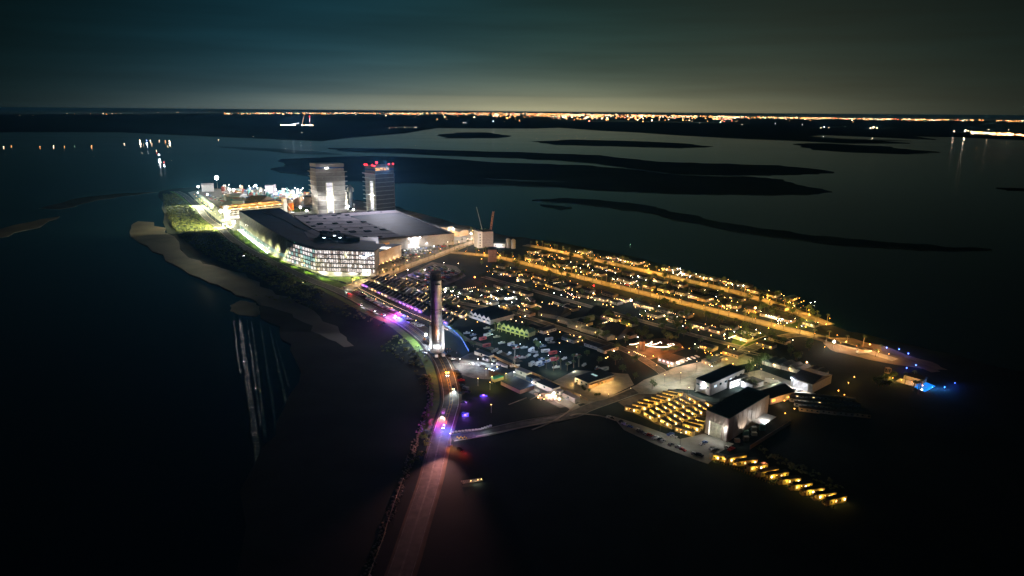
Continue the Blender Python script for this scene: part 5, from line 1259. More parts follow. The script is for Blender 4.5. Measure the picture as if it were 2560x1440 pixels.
ob('light_tube', MB().path([(-.5, -.6, 3.2), (4.5, -.6, 6.6), (9.5, -.6, 3.2)], .16, 4).path([(0, -.8, .9), (9, -.8, .6)], .16, 4).mesh('tube', glow('white_light_tube', (1, .88, .75), 6)), pv)
light('POINT', pv, (4, -3, 2.6), 2600, (1, .55, .3), .2); light('POINT', pv, (16, -4, 2), 2600, (1, .7, .1), .2)
for x, y, c, pw, m_, r_, lb in ((1265,752,(.7,.85,1),5200,B_cool,.9,'glaring bluish lamp on a pole in the village centre'), (1243,754,(.6,.8,1),1800,B_cool,.55,'small bluish lamp left of the glaring bluish one'), (1577,756,(.75,.8,1),5200,B_cool,.9,'glaring white lamp at the end of the long motel front'), (1294,705,(.8,1,.95),2600,B_cool,.5,'white lamp over a sandy clearing'),
        (1484,719,(1,.05,.08),1500,B_red,.7,'red lamp between dark houses'), (1187,697,(1,.2,.04),6000,glow('orange_fire',(1,.25,.05),14),.9,'orange glowing lamp like a fire behind the car park'), (1887,776,(1,.6,.3),9000,B_warm,1.0,'glaring warm lamp over the junction of the palm street'), (1385,738,(.8,1,.9),900,B_cool,.45,'pale lamp among dark gardens, upper'), (1403,743,(.8,1,.7),900,B_cool,.4,'pale greenish lamp among dark gardens, lower'),
        (1418,748,(1,.8,.9),700,B_winw,.4,'pinkish lamp in the dark gardens'), (1432,752,(1,1,.7),900,B_winw,.45,'yellowish lamp in the dark gardens'), (1487,756,(1,1,.8),1500,B_winw,.55,'bright greenish lamp beside the middle street'), (1479,749,(1,.85,.8),1800,B_winw,.6,'bright pinkish lamp beside the middle street'), (1716,783,(.7,.9,1),700,B_cool,.4,'small cyan lamp near the dark grove'), (2083,863,(1,.9,.85),9000,B_white,1.0,'glaring white lamp at the beach garden'),
        (2015,915,(1,.65,.5),1500,B_warm,.6,'lone warm lamp by the dark trees on the right'), (1660,796,(1,.8,.5),3500,B_winw,.7,'warm flare lamp at the house terrace'), (1752,826,(1,.75,.6),2600,B_winw,.6,'warm flare lamp in the orchard house'), (1204,650,(1,.6,.3),1500,B_warm,.4,'warm lamp on the building site track'), (1146,662,(1,.9,.5),2600,B_winw,.5,'twin lamp at the upper edge of the dark car park'), (1084,699,(1,.55,.35),2200,B_warm,.5,'orange lamp pair beside the booster top')):
    t = thing('bright_lamp', lb, 'lamp', G(x, y + 8)); ob('pole', MB().cyl(0, 0, 0, 6, .1, .07, 5).mesh('p', M_dark), t); ob('lamp', MB().ball(0, 0, 6.1, r_, 8).mesh('l', m_), t); light('POINT', t, (0, 0, 7.2 + r_), pw, c, .2)
# orange garden with looping light string
gd = thing('looping_light_string', 'white light string looping over the orange lit garden', 'string lights')
for q in ([(1574,861),(1585,861),(1592,859),(1600,856),(1608,852),(1609,857)], [(1612,862),(1624,859),(1630,854),(1628,861),(1640,860),(1651,855),(1654,858)], [(1613,863),(1630,866),(1655,868),(1675,866),(1686,862),(1682,860),(1673,860),(1670,862),(1680,864)]):
    ob('light_tube', MB().path(smooth([G(a, b, 5) for a, b in q], 5), .22, 4).mesh('tube', glow('white_garland_tube', (1, .82, .66), 7)), gd)
for a, b, pw in ((1590,862,5200), (1625,862,9000), (1655,862,11000), (1684,868,6500), (1640,885,5200), (1700,845,1500), (1610,880,2500)): light('POINT', gd, G(a, b, 6.6), pw, (1, .28, .05), .3)
random.seed(77)
for i in range(26):
    a, b = random.choice(((U(1575, 1700), U(838, 852)), (U(1575, 1620), U(866, 878)), (U(1655, 1700), U(872, 882))))
    plant('leafy_tree', G(a, b), f'bare reddish lit tree, {nth(i + 1)} of those around the orange garden', 'trees around the orange garden', k=i % 4, sc=.8)
for i in range(34):
    P_ = random.choice((((1560, 1700), (795, 830)), ((1700, 1900), (800, 870)), ((1940, 2050), (862, 905)), ((1440, 1540), (815, 850))))
    a, b = U(*P_[0]), U(*P_[1]); plant('leafy_tree', G(a, b), f'dark tree, {nth(i + 1)} of the groves round the village', 'dark groves of the village', k=i % 4)
tw = thing('round_tower', 'dark round tower hut in the orange garden', 'tower', G(1604, 876)); ob('wall', MB().cyl(0, 0, 0, 9, 3, 2.8, 10).mesh('w', mat('dark_wood', (.06, .04, .03), .8)), tw); ob('roof', MB().cyl(0, 0, 9, 11, 3.4, .2, 10).mesh('r', M_shg), tw)
# dark tree clumps of the gardens
random.seed(101)
for i in range(150):
    s_, t_ = U(0, 420), U(-225, 84)
    if min(abs(t_), abs(t_ - 92), abs(t_ + 90), abs(t_ + 168 + (18 if s_ < 150 else 0))) < 13: continue
    plant('leafy_tree', V(s_, t_), f'dark tree, {nth(i + 1) if i < 99 else "hundred and " + nth(i - 98)} of the village gardens', 'dark trees of the village gardens', k=i % 4, sc=U(.8, 1.3))
# lit fields
for q, nm in (([(1830,850),(1860,838),(1895,848),(1880,862),(1850,868),(1828,862)], 'lawn'), ([(1500,812),(1530,806),(1560,822),(1572,834),(1540,832),(1515,825)], 'lawn'), ([(1318,758),(1345,760),(1385,778),(1370,782),(1335,772)], 'lawn'), ([(1955,815),(1990,800),(2030,800),(2045,812),(2010,822)], 'lawn')): zone(nm, q, M_grass, .09, -.3)
for gi_, (x, y, c, pw) in enumerate(((1838,852,(1,.75,.1),3500), (1870,850,(1,.75,.1),3000), (1850,862,(1,.7,.1),3600), (1880,858,(1,.7,.1),2500), (1530,815,(1,.75,.15),2500), (1550,826,(1,.75,.15),2000), (2015,812,(.9,.9,.2),2600), (1920,832,(1,.6,.12),3600), (1935,826,(1,.6,.12),3600), (1950,820,(1,.6,.12),3000), (1895,845,(1,.6,.12),2500), (1820,880,(1,.62,.12),7500), (1812,896,(1,.62,.15),6000), (2100,870,(1,.6,.35),3000), (2140,878,(1,.6,.35),4000), (2190,888,(1,.6,.35),3600), (2220,898,(1,.6,.3),3000), (2060,880,(1,.7,.4),2200), (1990,830,(1,.6,.2),2600))):
    street_lamp(G(x, y), f'amber garden lamp, {nth(gi_ + 1)} of those round the {"yellow lit field" if x < 1900 else "fan shaped steps" if x < 2000 else "beach garden"}', 'amber garden lamps', pw, c)
# ================================================================== SOUTH: sawtooth buildings, boats, halls
def sawtooth(name, label, a, b, n, dep, h, rh, mw, mr, cat, stilts=False, win=True):
    A_, B_ = G(*a), G(*b); d = B_ - A_; w = d.length / n; rz = math.atan2(d.y, d.x)
    t = thing(name, label, cat, A_, rz)
    for k in range(n):
        z0 = 2.6 if stilts else 0
        ob('wall', MB().box(k * w + .05, 0, z0, k * w + w - .05, dep, h).add([(k * w + .05, 0, h), (k * w + w - .05, 0, h), (k * w + w / 2, 0, h + rh)], [(0, 1, 2)]).mesh('wall', mw), t)
        m = MB(); m.M = Matrix.Translation((k * w + w / 2, dep / 2, 0)) @ Matrix.Rotation(math.pi / 2, 4, 'Z'); m.gable(-dep / 2 - .15 + .35, -w / 2, dep / 2 + .2, w / 2, h + .02, h + rh + .15)
        ob('roof', m.mesh('roof', mr), t)
        if win: ob('window', MB().box(k * w + w * .2, -.1, h * .55, k * w + w * .8, -.01, h * .85).mesh('w', M_glassd), t)
        if stilts:
            for x in (k * w + .2, k * w + w - .2): ob('stilt', MB().box(x - .15, 0, 0, x + .15, .3, z0).mesh('s', mw), t)
            ob('balcony', MB().box(k * w + .3, -1.2, z0, k * w + w - .3, 0, z0 + .9).mesh('b', mw), t)
    return t
s1 = sawtooth('sawtooth_building', 'white building of five gabled bays with dark long roofs by the boat yard', (1173, 793), (1226, 812), 5, 30, 4.6, 2.8, M_white, M_roofdk, 'building')
ob('end_wall', MB().box(s1.dimensions.x, 0, 0, s1.dimensions.x + .1, 1, 1).mesh('e', M_white), s1)
light('SPOT', s1, (6, -45, 14), 52000, (.62, .74, 1), .6, aim=(13, 0, 3), spot=60)
s2 = sawtooth('stilt_house_row', 'greenish row of seven gabled units on stilts beside the white sawtooth building', (1243, 827), (1322, 850), 7, 9, 6.4, 3.0, mat('yellow_green_wall', (.34, .38, .16), .8), mat('green_metal_roof', (.05, .11, .08), .6), 'building', True)
for k in range(4): light('POINT', s2, (4 + k * 9, -5, 5), 900, (.80, 1, .30), .2)
light('SPOT', s2, (20, -34, 9), 9000, (.75, 1, .45), .4, aim=(18, 0, 4), spot=90)
for i, (x, y) in enumerate(((1238,826),(1248,831),(1328,842))): plant('palm_tree', G(x, y), f'palm in front of the green stilt houses, {nth(i + 1)} from left', 'palms at the stilt houses')
for (a, b, dep, lb) in (((1392,805),(1422,813),7,'grey ribbed roof shed left of the workshop'), ((1418,818),(1446,826),8,'pale metal roof workshop with bent ridge'), ((1449,828),(1485,838),9,'long metal roof workshop beside a dark barn'), ((1487,836),(1518,852),8,'workshop with green metal roof falling to the right'), ((1428,812),(1486,800),4,'long thin metal roof shed slanting upward')):
    gab('workshop', lb, a, b, dep, 3.4, 1.6, M_hw[2], mat('metal_ribbed_roof_pale', (.26, .30, .28), .5, .3), 'workshop')
gab('dark_barn', 'big dark barn with hipped roof right of the workshops', (1500, 836), (1545, 850), 24, 4, 6, M_gabdk, M_shg, 'barn')
gab('dark_barn', 'big dark barn with hipped roof beyond the middle street', (1345, 790), (1400, 800), 24, 4, 6, M_gabdk, M_shg, 'barn')
gab('dark_barn', 'dark barn right of another barn near the palm street', (1470, 790), (1500, 800), 20, 4, 6, M_gabdk, M_shg, 'barn')
gab('motel_row', 'long low lit motel with pale roof and row of lamps', (1583, 765), (1634, 777), 8, 3.4, 1.2, M_hw[3], mat('metal_ribbed_roof', (.09, .10, .105), .5, .3), 'motel', windows=10)
def boat(loc, rz, label, hull, canopy):
    t = thing('trailered_boat', label, 'boat', loc, rz, 'boats and campers stored in the dark boat yard')
    m = MB(); pr = [(-3.2, 1.1, .9), (-1, 1.2, .9), (1.4, .95, 1.0), (3.4, .04, 1.15)]
    vs = []; 
    for x, w, z in pr: vs += [(x, -w, z + .5), (x, w, z + .5), (x, w * .5, .7), (x, -w * .5, .7)]
    fs = [(0, 1, 2, 3)]
    for k in range(3):
        a = 4 * k; fs += [(a, a + 4, a + 5, a + 1), (a + 1, a + 5, a + 6, a + 2), (a + 2, a + 6, a + 7, a + 3), (a + 3, a + 7, a + 4, a)]
    ob('hull', m.add(vs, fs).mesh('hull', hull), t)
    ob('console', MB().box(-.8, -.5, 1.4, .6, .5, 2.3).mesh('console', canopy), t); ob('trailer', MB().box(-3, -.9, .35, 3, .9, .5).box(3, -.08, .35, 4.6, .08, .48).mesh('trailer', M_steel), t)
    return t
def camper(loc, rz, label, m1, L=7.5):
    t = thing('camper', label, 'camper', loc, rz, 'boats and campers stored in the dark boat yard')
    ob('body', MB().prism([(-L / 2, -1.2), (L / 2 - .8, -1.2), (L / 2, -.7), (L / 2, .7), (L / 2 - .8, 1.2), (-L / 2, 1.2)], .6, 3.0).mesh('b', m1), t); ob('window', MB().box(-1.5, -1.24, 1.6, 1.5, -1.2, 2.3).mesh('w', M_glassd), t)
    wm_ = MB().tube((0, -.2, 0), (0, .2, 0), .4, 8).mesh('w', M_tyre)
    for x in (-1.2, 1.0):
        for y in (-1, 1): ob('wheel', wm_, t, (x, y, .4))
    return t
random.seed(60)
BT = [(620,520),(630,640),(780,660),(420,690),(400,630),(620,810),(770,870),(825,910),(980,930),(1010,785),(1060,800),(1090,840),(1215,835),(1335,880),(1380,905),(1410,960),(1500,1020),(1700,1030),(1740,1010),(1860,1010),(1340,1080),(1450,1100),(1490,1115),(1110,985),(1190,995),(1620,710),(1650,750),(1460,790),(1520,810),(1680,930),(1730,1150),(1400,710),(300,600),(1340,1110),(2380,1160),(2420,1175),(2180,1110),(2500,1190),(740,890),(1640,1040),(1570,1060),(560,700),(860,760),(1290,960),(1930,1090),(1560,900),(700,560),(2060,960)]
BN = [('white', M_white), ('white', M_white), ('pale grey', M_clad), ('silver', M_steel), ('blue', mat('blue_paint', (.05, .10, .25), .5)), ('red and white', mat('red_hull', (.4, .06, .05), .5))]
for i, (x, y) in enumerate(BT):
    g = G(1120 + x / 6.4, 740 + y / 6.4 + 1); cn, cm = BN[(i * 7) % 6 if i % 3 else 0]; rz = VA + math.pi / 2 + U(-.5, .5)
    g.z = .03
    if i % 4 == 1: camper(g, rz, f'{cn} camper, {nth(i + 1)} of the things stored in the boat yard', cm)
    else: boat(g, rz, f'{cn} boat on trailer, {nth(i + 1)} of the things stored in the boat yard', cm, M_white)
for i, (x, y, pw) in enumerate(((1230, 860, 5200), (1300, 885, 7500), (1350, 880, 6000), (1400, 905, 6000), (1180, 850, 4200), (1370, 915, 4200))):  # lamp posts added to light the stored boats
    t = thing('yard_lamp', f'added bluish pole lamp in the boat yard, {nth(i + 1)} of six', 'lamp post', G(x, y), 0, 'added boat yard lamps'); ob('pole', MB().cyl(0, 0, 0, 9, .1, .07, 5).mesh('p', M_dark), t); ob('lamp', MB().ball(0, 0, 9.1, .16, 6).mesh('l', B_cool), t); light('POINT', t, (0, 0, 9.6), pw, (.45, .66, 1), .2)
t = thing('sailboat', 'sailing boat with tall bare white mast in the boat yard', 'boat', G(1287, 918), VA + 1.3)
ob('hull', MB().prism([(-4, -1.2), (1, -1.3), (4.6, 0), (1, 1.3), (-4, 1.2)], .6, 1.9).mesh('h', M_white), t); ob('mast', MB().tube((0, 0, 1.9), (0, 0, 15), .14, 5).tube((0, 0, 15), (-3, -2, 2), .08, 4).mesh('m', M_white), t)
for i in range(8): plant('palm_tree', G(*((1365,922),(1384,927),(1402,923),(1418,927),(1434,920),(1447,917),(1434,905),(1392,916))[i]), f'palm lit from below, {nth(i + 1)} of the cluster above the restaurant', 'palms above the restaurant')
for x, y in ((1365, 926), (1384, 930), (1402, 928), (1434, 925)): light('POINT', t, Matrix.Rotation(-(VA + 1.3), 3, 'Z') @ (G(x, y, 1.5) - G(1287, 918)), 900, (.9, 1, .7), .15)
# rocks and pale bushes near the booster
for i, (x, y) in enumerate(((1132,832),(1140,836),(1148,841),(1155,846),(1160,852),(1165,858),(1178,864),(1183,868),(1126,822))):
    t = plant('dead_palm', G(x, y), f'pale dry palm stump, {nth(i + 1)} from the booster along the blue lit fence', 'pale dry palms by the boat yard', k=3, sc=.55); t.name = 'palm_tree'
light('POINT', t, (3, -9, 6), 2600, (1, .75, .62), .2)
bf = thing('blue_lit_fence', 'long fence washed in blue light between booster and boat yard', 'fence', group=None)
P_ = smooth(pxs([(1108,812),(1125,822),(1142,835),(1155,850),(1165,868),(1172,880)]), 5)
m = MB()
for p, h in along(P_, 2.4): m.box(p.x - .08, p.y - .08, 0, p.x + .08, p.y + .08, 2.2)
ob('post', m.mesh('post', M_steel), bf)['kind'] = 'stuff'
ob('panel', ribbon(MB(), P_, .06, 0, .2, 1.8).mesh('panel', mat('blue_fabric', (.08, .18, .4), .7)), bf)
for k, (p, h) in enumerate(along(P_, 11)): q = p + Vector((-1.6, -2.4, 0)); q.z = 2.4; light('POINT', bf, q, 1200, (.05, .25, 1), .2)
# long boundary wall of the lot
bw = thing('boundary_wall', 'long straight pale topped wall between the boat yard and the container lot', 'wall')
P_ = smooth(pxs([(1192,876),(1230,893),(1290,920),(1345,943),(1400,970),(1470,1003)]), 4)
ob('wall', ribbon(MB(), P_, .25, 0, 0, 2.2).mesh('w', mat('wood_wall', (.34, .24, .14), .8)), bw); ob('coping', ribbon(MB(), P_, .5, 0, 2.21, .15).mesh('c', M_pave), bw)
for k, (p, h) in enumerate(along(P_, 24, 4)): q = p + Vector((-1.2, -2.4, 0)); q.z = 3.0; light('POINT', bw, q, 420, (1, .66, .25), .2)
for i, ((a, b), dep, h, cn, cm) in enumerate(((((1186,886),(1222,899)),6,3,'white',M_white), (((1240,915),(1262,925)),3,2.9,'bluish white',M_white), (((1206,900),(1219,905)),3,2.6,'pale grey',M_clad), (((1288,933),(1318,945)),5,3.4,'white',M_white), (((1315,950),(1338,958)),5,3.2,'blue and white',mat('blue_paint', (.05, .10, .25), .5)), (((1331,960),(1349,966)),4,3.2,'white',M_white), (((1341,966),(1381,984)),8,3.6,'white flat roofed',M_white), (((1404,992),(1437,1008)),5,3,'ribbed grey',M_clad), (((1228,903),(1236,906)),2.5,2.6,'silver',M_steel), (((1389,985),(1400,989)),4,2.8,'white',M_white))):
    t = gab('site_trailer', f'{cn} site trailer, {nth(i + 1)} from the booster along the boundary wall', a, b, dep, h, .2, cm, M_rooflt if i % 2 else M_roofdk, 'site trailer', windows=1, wm=M_glassd, group='site trailers along the boundary wall', ov=.1)
for i_, (x, y, pw, c) in enumerate(((1195, 915, 15000, COOL), (1230, 928, 5200, (.6, .75, 1)), (1285, 948, 3600, COOL), (1330, 975, 5200, WHITE), (1385, 1000, 7000, WHITE), (1243, 935, 2500, (.9, 1, .9)), (1215, 940, 1500, (1, .5, .15)), (1265, 952, 3000, (1, .8, .1)), (1230, 960, 2500, (1, .8, .1)), (1225, 975, 2200, (1, .75, .1)), (1195, 965, 1500, (1, .5, .1)), (1150, 915, 16000, WHITE), (1228, 1032, 420, (1, .8, .1)))):
    t = thing('lot_lamp', f'{("white", "orange")[c[2] < .5]} lamp post, {nth(i_ + 1)} of the container lot', 'lamp post', G(x, y), 0, 'lamp posts of the container lot'); ob('pole', MB().cyl(0, 0, 0, 6, .1, .07, 5).mesh('p', M_steel), t); ob('lamp', MB().box(-.3, -.2, 6, .3, .2, 6.2).mesh('l', B_white if pw > 3000 else B_warm), t); light('POINT', t, (0, 0, 5.2), pw, c, .2)
t = gab('petrol_canopy', 'dark flat canopy with bluish tube light in the container lot', (1222, 936), (1262, 950), 10, 4.4, .2, M_gabdk, M_roofdk, 'canopy'); ob('light_tube', MB().box(0, -.4, 4.6, 6, -.1, 4.9).mesh('l', glow('blue_white_tube', (.5, .7, 1), 10)), t)
t = gab('blue_canopy', 'bright blue canopy roof over yellow lit forecourt', (1236, 956), (1262, 948), 4, 2.6, .2, M_tan, mat('cyan_blue_canopy', (.02, .30, .62), .4), 'canopy')
gab('low_block', 'low black roofed block behind the yellow forecourt', (1252, 962), (1300, 985), 14, 3, .2, M_tan, M_roofdk, 'building')
for i, (a, b) in enumerate((((1272,1012),(1316,995)), ((1325,1000),(1350,988)))): struct('footpath', ribbon(MB(), pxs([a, b]), .8, 0, .1, .2).mesh('f', M_pave))
# food court
fc = gab('food_stand', 'small white food stand with warm lights in the food court', (1363, 998), (1381, 1002), 5, 4, .3, M_white, M_tan, 'food stand', windows=3)
for k, (x, y, pw) in enumerate(((1350, 998, 1800), (1360, 1008, 1800), (1375, 1003, 2200), (1398, 1008, 3600), (1345, 1004, 900), (1390, 1000, 1500))):
    t = thing('cafe_lamp', f'warm lamp {("with big glare " if k == 3 else "")}of the food court, {nth(k + 1)} of six', 'lamp', G(x, y), 0, 'lamps of the food court'); ob('pole', MB().cyl(0, 0, 0, 3, .07, .06, 4).mesh('p', M_dark), t); ob('lamp', MB().ball(0, 0, 3.1, .8 if k == 3 else .35, 6).mesh('l', B_warm if k != 3 else B_winw), t); light('POINT', t, (0, 0, 3.9), pw, (1, .62, .4), .2)
for i in range(9):
    t = thing('cafe_parasol', f'dark parasol over a table, {nth(i + 1)} from left in the food court', 'parasol', G(1340 + i * 6, 992 + (i % 3) * 5), 0, 'parasols of the food court'); ob('canopy', MB().cyl(0, 0, 2.3, 2.9, 1.6, .1, 8).mesh('c', M_tan), t); ob('pole', MB().cyl(0, 0, 0, 2.4, .05, .05, 4).mesh('p', M_dark), t); ob('table', MB().cyl(0, 0, .7, .76, .6, .6, 8).mesh('t', M_white), t)
# restaurant
M_wood = mat('warm_wood_wall', (.40, .24, .12), .7)
rs = gab('restaurant', 'flat roofed restaurant with warm lit front terrace and three roof skylights', (1437, 957), (1471, 972), 27, 4.6, .2, M_hw[3], M_gabdk, 'restaurant', windows=3, wm=M_glassd)
Lr = (G(1471, 972) - G(1437, 957)).length
ob('wood_front', MB().box(Lr, 0, .1, Lr + .15, 27, 3.4).mesh('f', M_wood), rs); ob('canopy', MB().box(Lr, 0, 3.6, Lr + 2.6, 27, 3.8).mesh('c', M_wood), rs)
for k in range(3): ob('skylight', MB().box(4 + k * 2, 13, 5.0, 5.4 + k * 2, 15, 5.3).mesh('s', glow('pale_skylight', (.7, 1, .95), .5)), rs)
for x, y in ((Lr + 3.2, 4), (Lr + 3.2, 13), (Lr + 3.2, 22), (2, -3)): light('POINT', rs, (x, y, 3), 1900, (1, .62, .22), .2)
light('POINT', rs, (Lr + 12, 8, 4), 3600, (1, .62, .22), .2)
random.seed(5)
for i, (x, y) in enumerate(((1441,963),(1455,975),(1462,978),(1472,980),(1494,964),(1503,961),(1511,958),(1519,952),(1497,990),(1490,992))): plant('leafy_tree', G(x, y), f'small tree at the restaurant, {nth(i + 1)} from the left along its terrace', 'trees at the restaurant', k=i % 3, sc=.5)
t = gab('corner_store', 'flat roofed store with red and white lit windows at the cross street', (1644, 905), (1684, 918), 16, 4, .2, M_hw[2], M_gabdk, 'store', windows=4, wm=glow('pink_lit_window', (1, .5, .6), 3))
for x, y in ((16, 5), (20, 10), (22, 16), (14, -3)): light('POINT', t, (x, y, 3), 2200, (1, .62, .4), .2)
for i in range(12):
    q = thing('terrace_parasol', f'pale parasol, {nth(i + 1)} from left on the terrace right of the store', 'parasol', G(1690 + i * 5, 912 - i * 1.6 + (i % 2) * 4), 0, 'parasols of the store terrace'); ob('canopy', MB().cyl(0, 0, 2.3, 2.9, 1.5, .1, 8).mesh('c', M_white), q); ob('pole', MB().cyl(0, 0, 0, 2.4, .05, .05, 4).mesh('p', M_dark), q)
    if i % 3 == 0: light('POINT', q, (0, -1.5, 3.4), 900, (1, .6, .4), .15)
# ---- the big tan hall
def cornerbox(name, label, cat, A, B_, C_, h, mw, mr, npan=(5, 9), slope=0):
    t = thing(name, label, cat, A); u, w = B_ - A, C_ - A
    c = (u + w) / 2
    ob('core', MB().prism([((p - c) * .985 + c).to_2d() for p in (Vector(), u, u + w, w)], 0, h - .1).mesh('core', mw), t)
    for dv, ov, n in ((u, w, npan[0]), (w, u, npan[1])):
        nr = Vector((dv.y, -dv.x, 0)).normalized(); nr = nr if nr.dot(ov) < 0 else -nr
        for k in range(n):
            f0, f1 = k / n + .006, (k + 1) / n - .006
            ob('wall_panel', MB().prism([x.to_2d() for x in (dv * f0 - nr * .25, dv * f1 - nr * .25, dv * f1 + nr * .05, dv * f0 + nr * .05)], .1, h - .2).mesh('p', mw), t)
    ob('roof', MB().prism([((p - c) * 1.012 + c).to_2d() for p in (Vector(), u, u + w, w)], h - .05, h + .35).mesh('roof', mr), t)
    return t, u, w
M_teal = mat('dark_teal_roof', (.045, .10, .105), .7, 0, spec=.2)
A = G(1817, 1106)
hall, hu, hw_ = cornerbox('big_hall', 'big tan metal hall with tall roller door and dark teal roof', 'hall', A, G(1761, 1082), G(1918, 1041), 16, mat('taupe_hall_cladding', (.40, .34, .29), .55, .1, var=.08), M_teal)
nr = Vector((hu.y, -hu.x, 0)).normalized(); nr = nr if nr.dot(hw_) < 0 else -nr
nw = Vector((hw_.y, -hw_.x, 0)).normalized(); nw = nw if nw.dot(hu) < 0 else -nw
ob('roller_door', MB().prism([x.to_2d() for x in (hu * .28 + nr * .1, hu * .76 + nr * .1, hu * .76 + nr * .25, hu * .28 + nr * .25)], 0, 9.8).mesh('d', mat('cream_roller_door', (.55, .54, .42), .6)), hall)
ob('door_light_tube', MB().tube(hu * .79 + nr * .4 + Vector((0, 0, .3)), hu * .79 + nr * .4 + Vector((0, 0, 9.8)), .18, 4).mesh('l', glow('white_door_tube', (1, .98, .85), 3)), hall)
ob('side_door', MB().prism([x.to_2d() for x in (hu * .03 + nr * .1, hu * .15 + nr * .1, hu * .15 + nr * .3, hu * .03 + nr * .3)], 0, 9).mesh('d', M_white), hall)
light('POINT', hall, hu * .09 + nr * 1.6 + Vector((0, 0, 9)), 900, WHITE, .2)
light('SPOT', hall, hu * .5 + nr * 9 + Vector((0, 0, 12)), 2200, (1, .98, .82), .3, aim=hu * .5 + Vector((0, 0, 3)), spot=110)
light('SPOT', hall, hu * .5 + nr * 2 + Vector((0, 0, 14)), 5500, (1, .96, .84), .3, aim=hu * .5 + nr * 22, spot=120)
for f, pw in ((.12, 2200), (.36, 4200), (.62, 6500), (.86, 3000)): light('SPOT', hall, hw_ * f + nw * 4.5 + Vector((0, 0, 1.5)), pw, (1, .84, .70), .2, aim=hw_ * f + nw * .3 + Vector((0, 0, 10)), spot=100)
ob('dock_canopy', MB().prism([x.to_2d() for x in (hw_ * .58 + nw * .2, hw_ * .92 + nw * .2, hw_ * .92 + nw * 8, hw_ * .58 + nw * 8)], 3.6, 3.9).mesh('c', M_white), hall)
light('POINT', hall, hw_ * .7 + nw * 6 + Vector((0, 0, 5.4)), 2500, WHITE, .2)
ob('fence_panel', MB().prism([x.to_2d() for x in (nw * 14 - nr * 2, hw_ * 1.0 + nw * 16, hw_ * 1.0 + nw * 16.3, nw * 14.3 - nr * 2)], 0, 2.6).mesh('f', mat('tan_fence', (.34, .25, .18), .8)), hall)
for k in range(6): ob('stored_crate', MB().box(-1.6, -1.2, 0, 1.6, 1.2, 2 + (k % 3)).mesh('s', PAL[(k * 3) % 9][1]), hall, tuple(hw_ * (.1 + .1 * k) + nw * (4 + k % 2 * 3)))
# ---- grey two storey building
gbd, gu, gw = cornerbox('grey_block', 'grey two storey building with dark roof, bright lamp and outside stair on its end', 'building', G(1775, 990), G(1738, 976), G(1859, 951), 9.4, M_clad, M_roofdk, (4, 8))
nr2 = Vector((gu.y, -gu.x, 0)).normalized(); nr2 = nr2 if nr2.dot(gw) < 0 else -nr2
nw2 = Vector((gw.y, -gw.x, 0)).normalized(); nw2 = nw2 if nw2.dot(gu) < 0 else -nw2
light('SPOT', gbd, gu * .45 + nr2 * 1.2 + Vector((0, 0, 8.6)), 9000, WHITE, .2, aim=gu * .45 + nr2 * 1.5, spot=150)
ob('wall_lamp', MB().box(-.8, -.3, 0, .8, .3, .4).mesh('l', B_white), gbd, tuple(gu * .45 + nr2 * .6 + Vector((0, 0, 8.4))), math.atan2(gu.y, gu.x))
ob('upper_door', MB().prism([x.to_2d() for x in (gu * .40 + nr2 * .1, gu * .52 + nr2 * .1, gu * .52 + nr2 * .2, gu * .40 + nr2 * .2)], 4.4, 6.8).mesh('d', M_white), gbd)
ob('stair', MB().tube(gu * .35 + nr2 * 1.5 + Vector((0, 0, 4.3)), gu * .9 + nr2 * 2 + Vector((0, 0, .1)), .3, 4).prism([x.to_2d() for x in (gu * .3, gu * .6, gu * .6 + nr2 * 3, gu * .3 + nr2 * 3)], 4.1, 4.3).mesh('s', M_steel), gbd)
for k in range(2): ob('window', MB().prism([x.to_2d() for x in (gu * (.12 + k * .62) + nr2 * .08, gu * (.24 + k * .7) + nr2 * .08, gu * (.24 + k * .7) + nr2 * .18, gu * (.12 + k * .62) + nr2 * .18)], 5.2, 6.4).mesh('w', M_glassd), gbd)
for k in range(6): ob('window', MB().prism([x.to_2d() for x in (gw * (.1 + .15 * k) + nw2 * .08, gw * (.16 + .15 * k) + nw2 * .08, gw * (.16 + .15 * k) + nw2 * .2, gw * (.1 + .15 * k) + nw2 * .2)], 5.4, 7).mesh('w', M_glassd if k % 3 else glow('cool_lit_window', (.7, .85, 1), 1.2)), gbd)
light('SPOT', gbd, gw * .5 + nw2 * 18 + Vector((0, 0, 6)), 6500, (.85, .92, 1), .3, aim=gw * .5 + Vector((0, 0, 5)), spot=110)
t = gab('white_annex', 'white two storey annex with outside stair beside the grey building', (1824, 972), (1868, 957), 6, 5.6, .2, M_white, M_gabdk, 'building', windows=5, wm=M_glassd)
for x in (3, 9): light('POINT', t, (x, -3.5, 3.2), 2600, (.9, .94, 1), .2)
ob('stair', MB().tube((9, -1.4, 0), (14, -1.4, 5.4), .4, 4).mesh('s', M_dark), t)
t = gab('hangar', 'hangar with wide glowing white open front and dark gabled roof', (1976, 966), (2029, 983), 30, 7, 3, M_clad, mat('dark_purple_grey_roof', (.06, .055, .065), .7), 'hangar')
Lh = (G(2029, 983) - G(1976, 966)).length
ob('open_front', MB().box(Lh * .12, -.25, .1, Lh * .80, -.05, 6.2).mesh('f', lit_interior('lit_hangar_interior', (.6, .6, .63), (.9, .9, .95), 1.0, .3)), t)
light('AREA', t, (Lh * .45, -1.2, 5.6), 9000, WHITE, 5, aim=(Lh * .45, -16, 0)); ob('wall_lamp', MB().ball(0, -.5, 7, .45, 8).mesh('l', B_cool), t); light('POINT', t, (0, -1.6, 7.6), 3000, (.7, .85, 1), .2)
vehicle('car', 2, G(1985, 976, .15), VA + 1.2, 'black car before the glowing hangar, left of two', 'cars before the hangar'); vehicle('car', 3, G(1999, 978, .15), VA + 1.2, 'grey car before the glowing hangar, right of two', 'cars before the hangar')
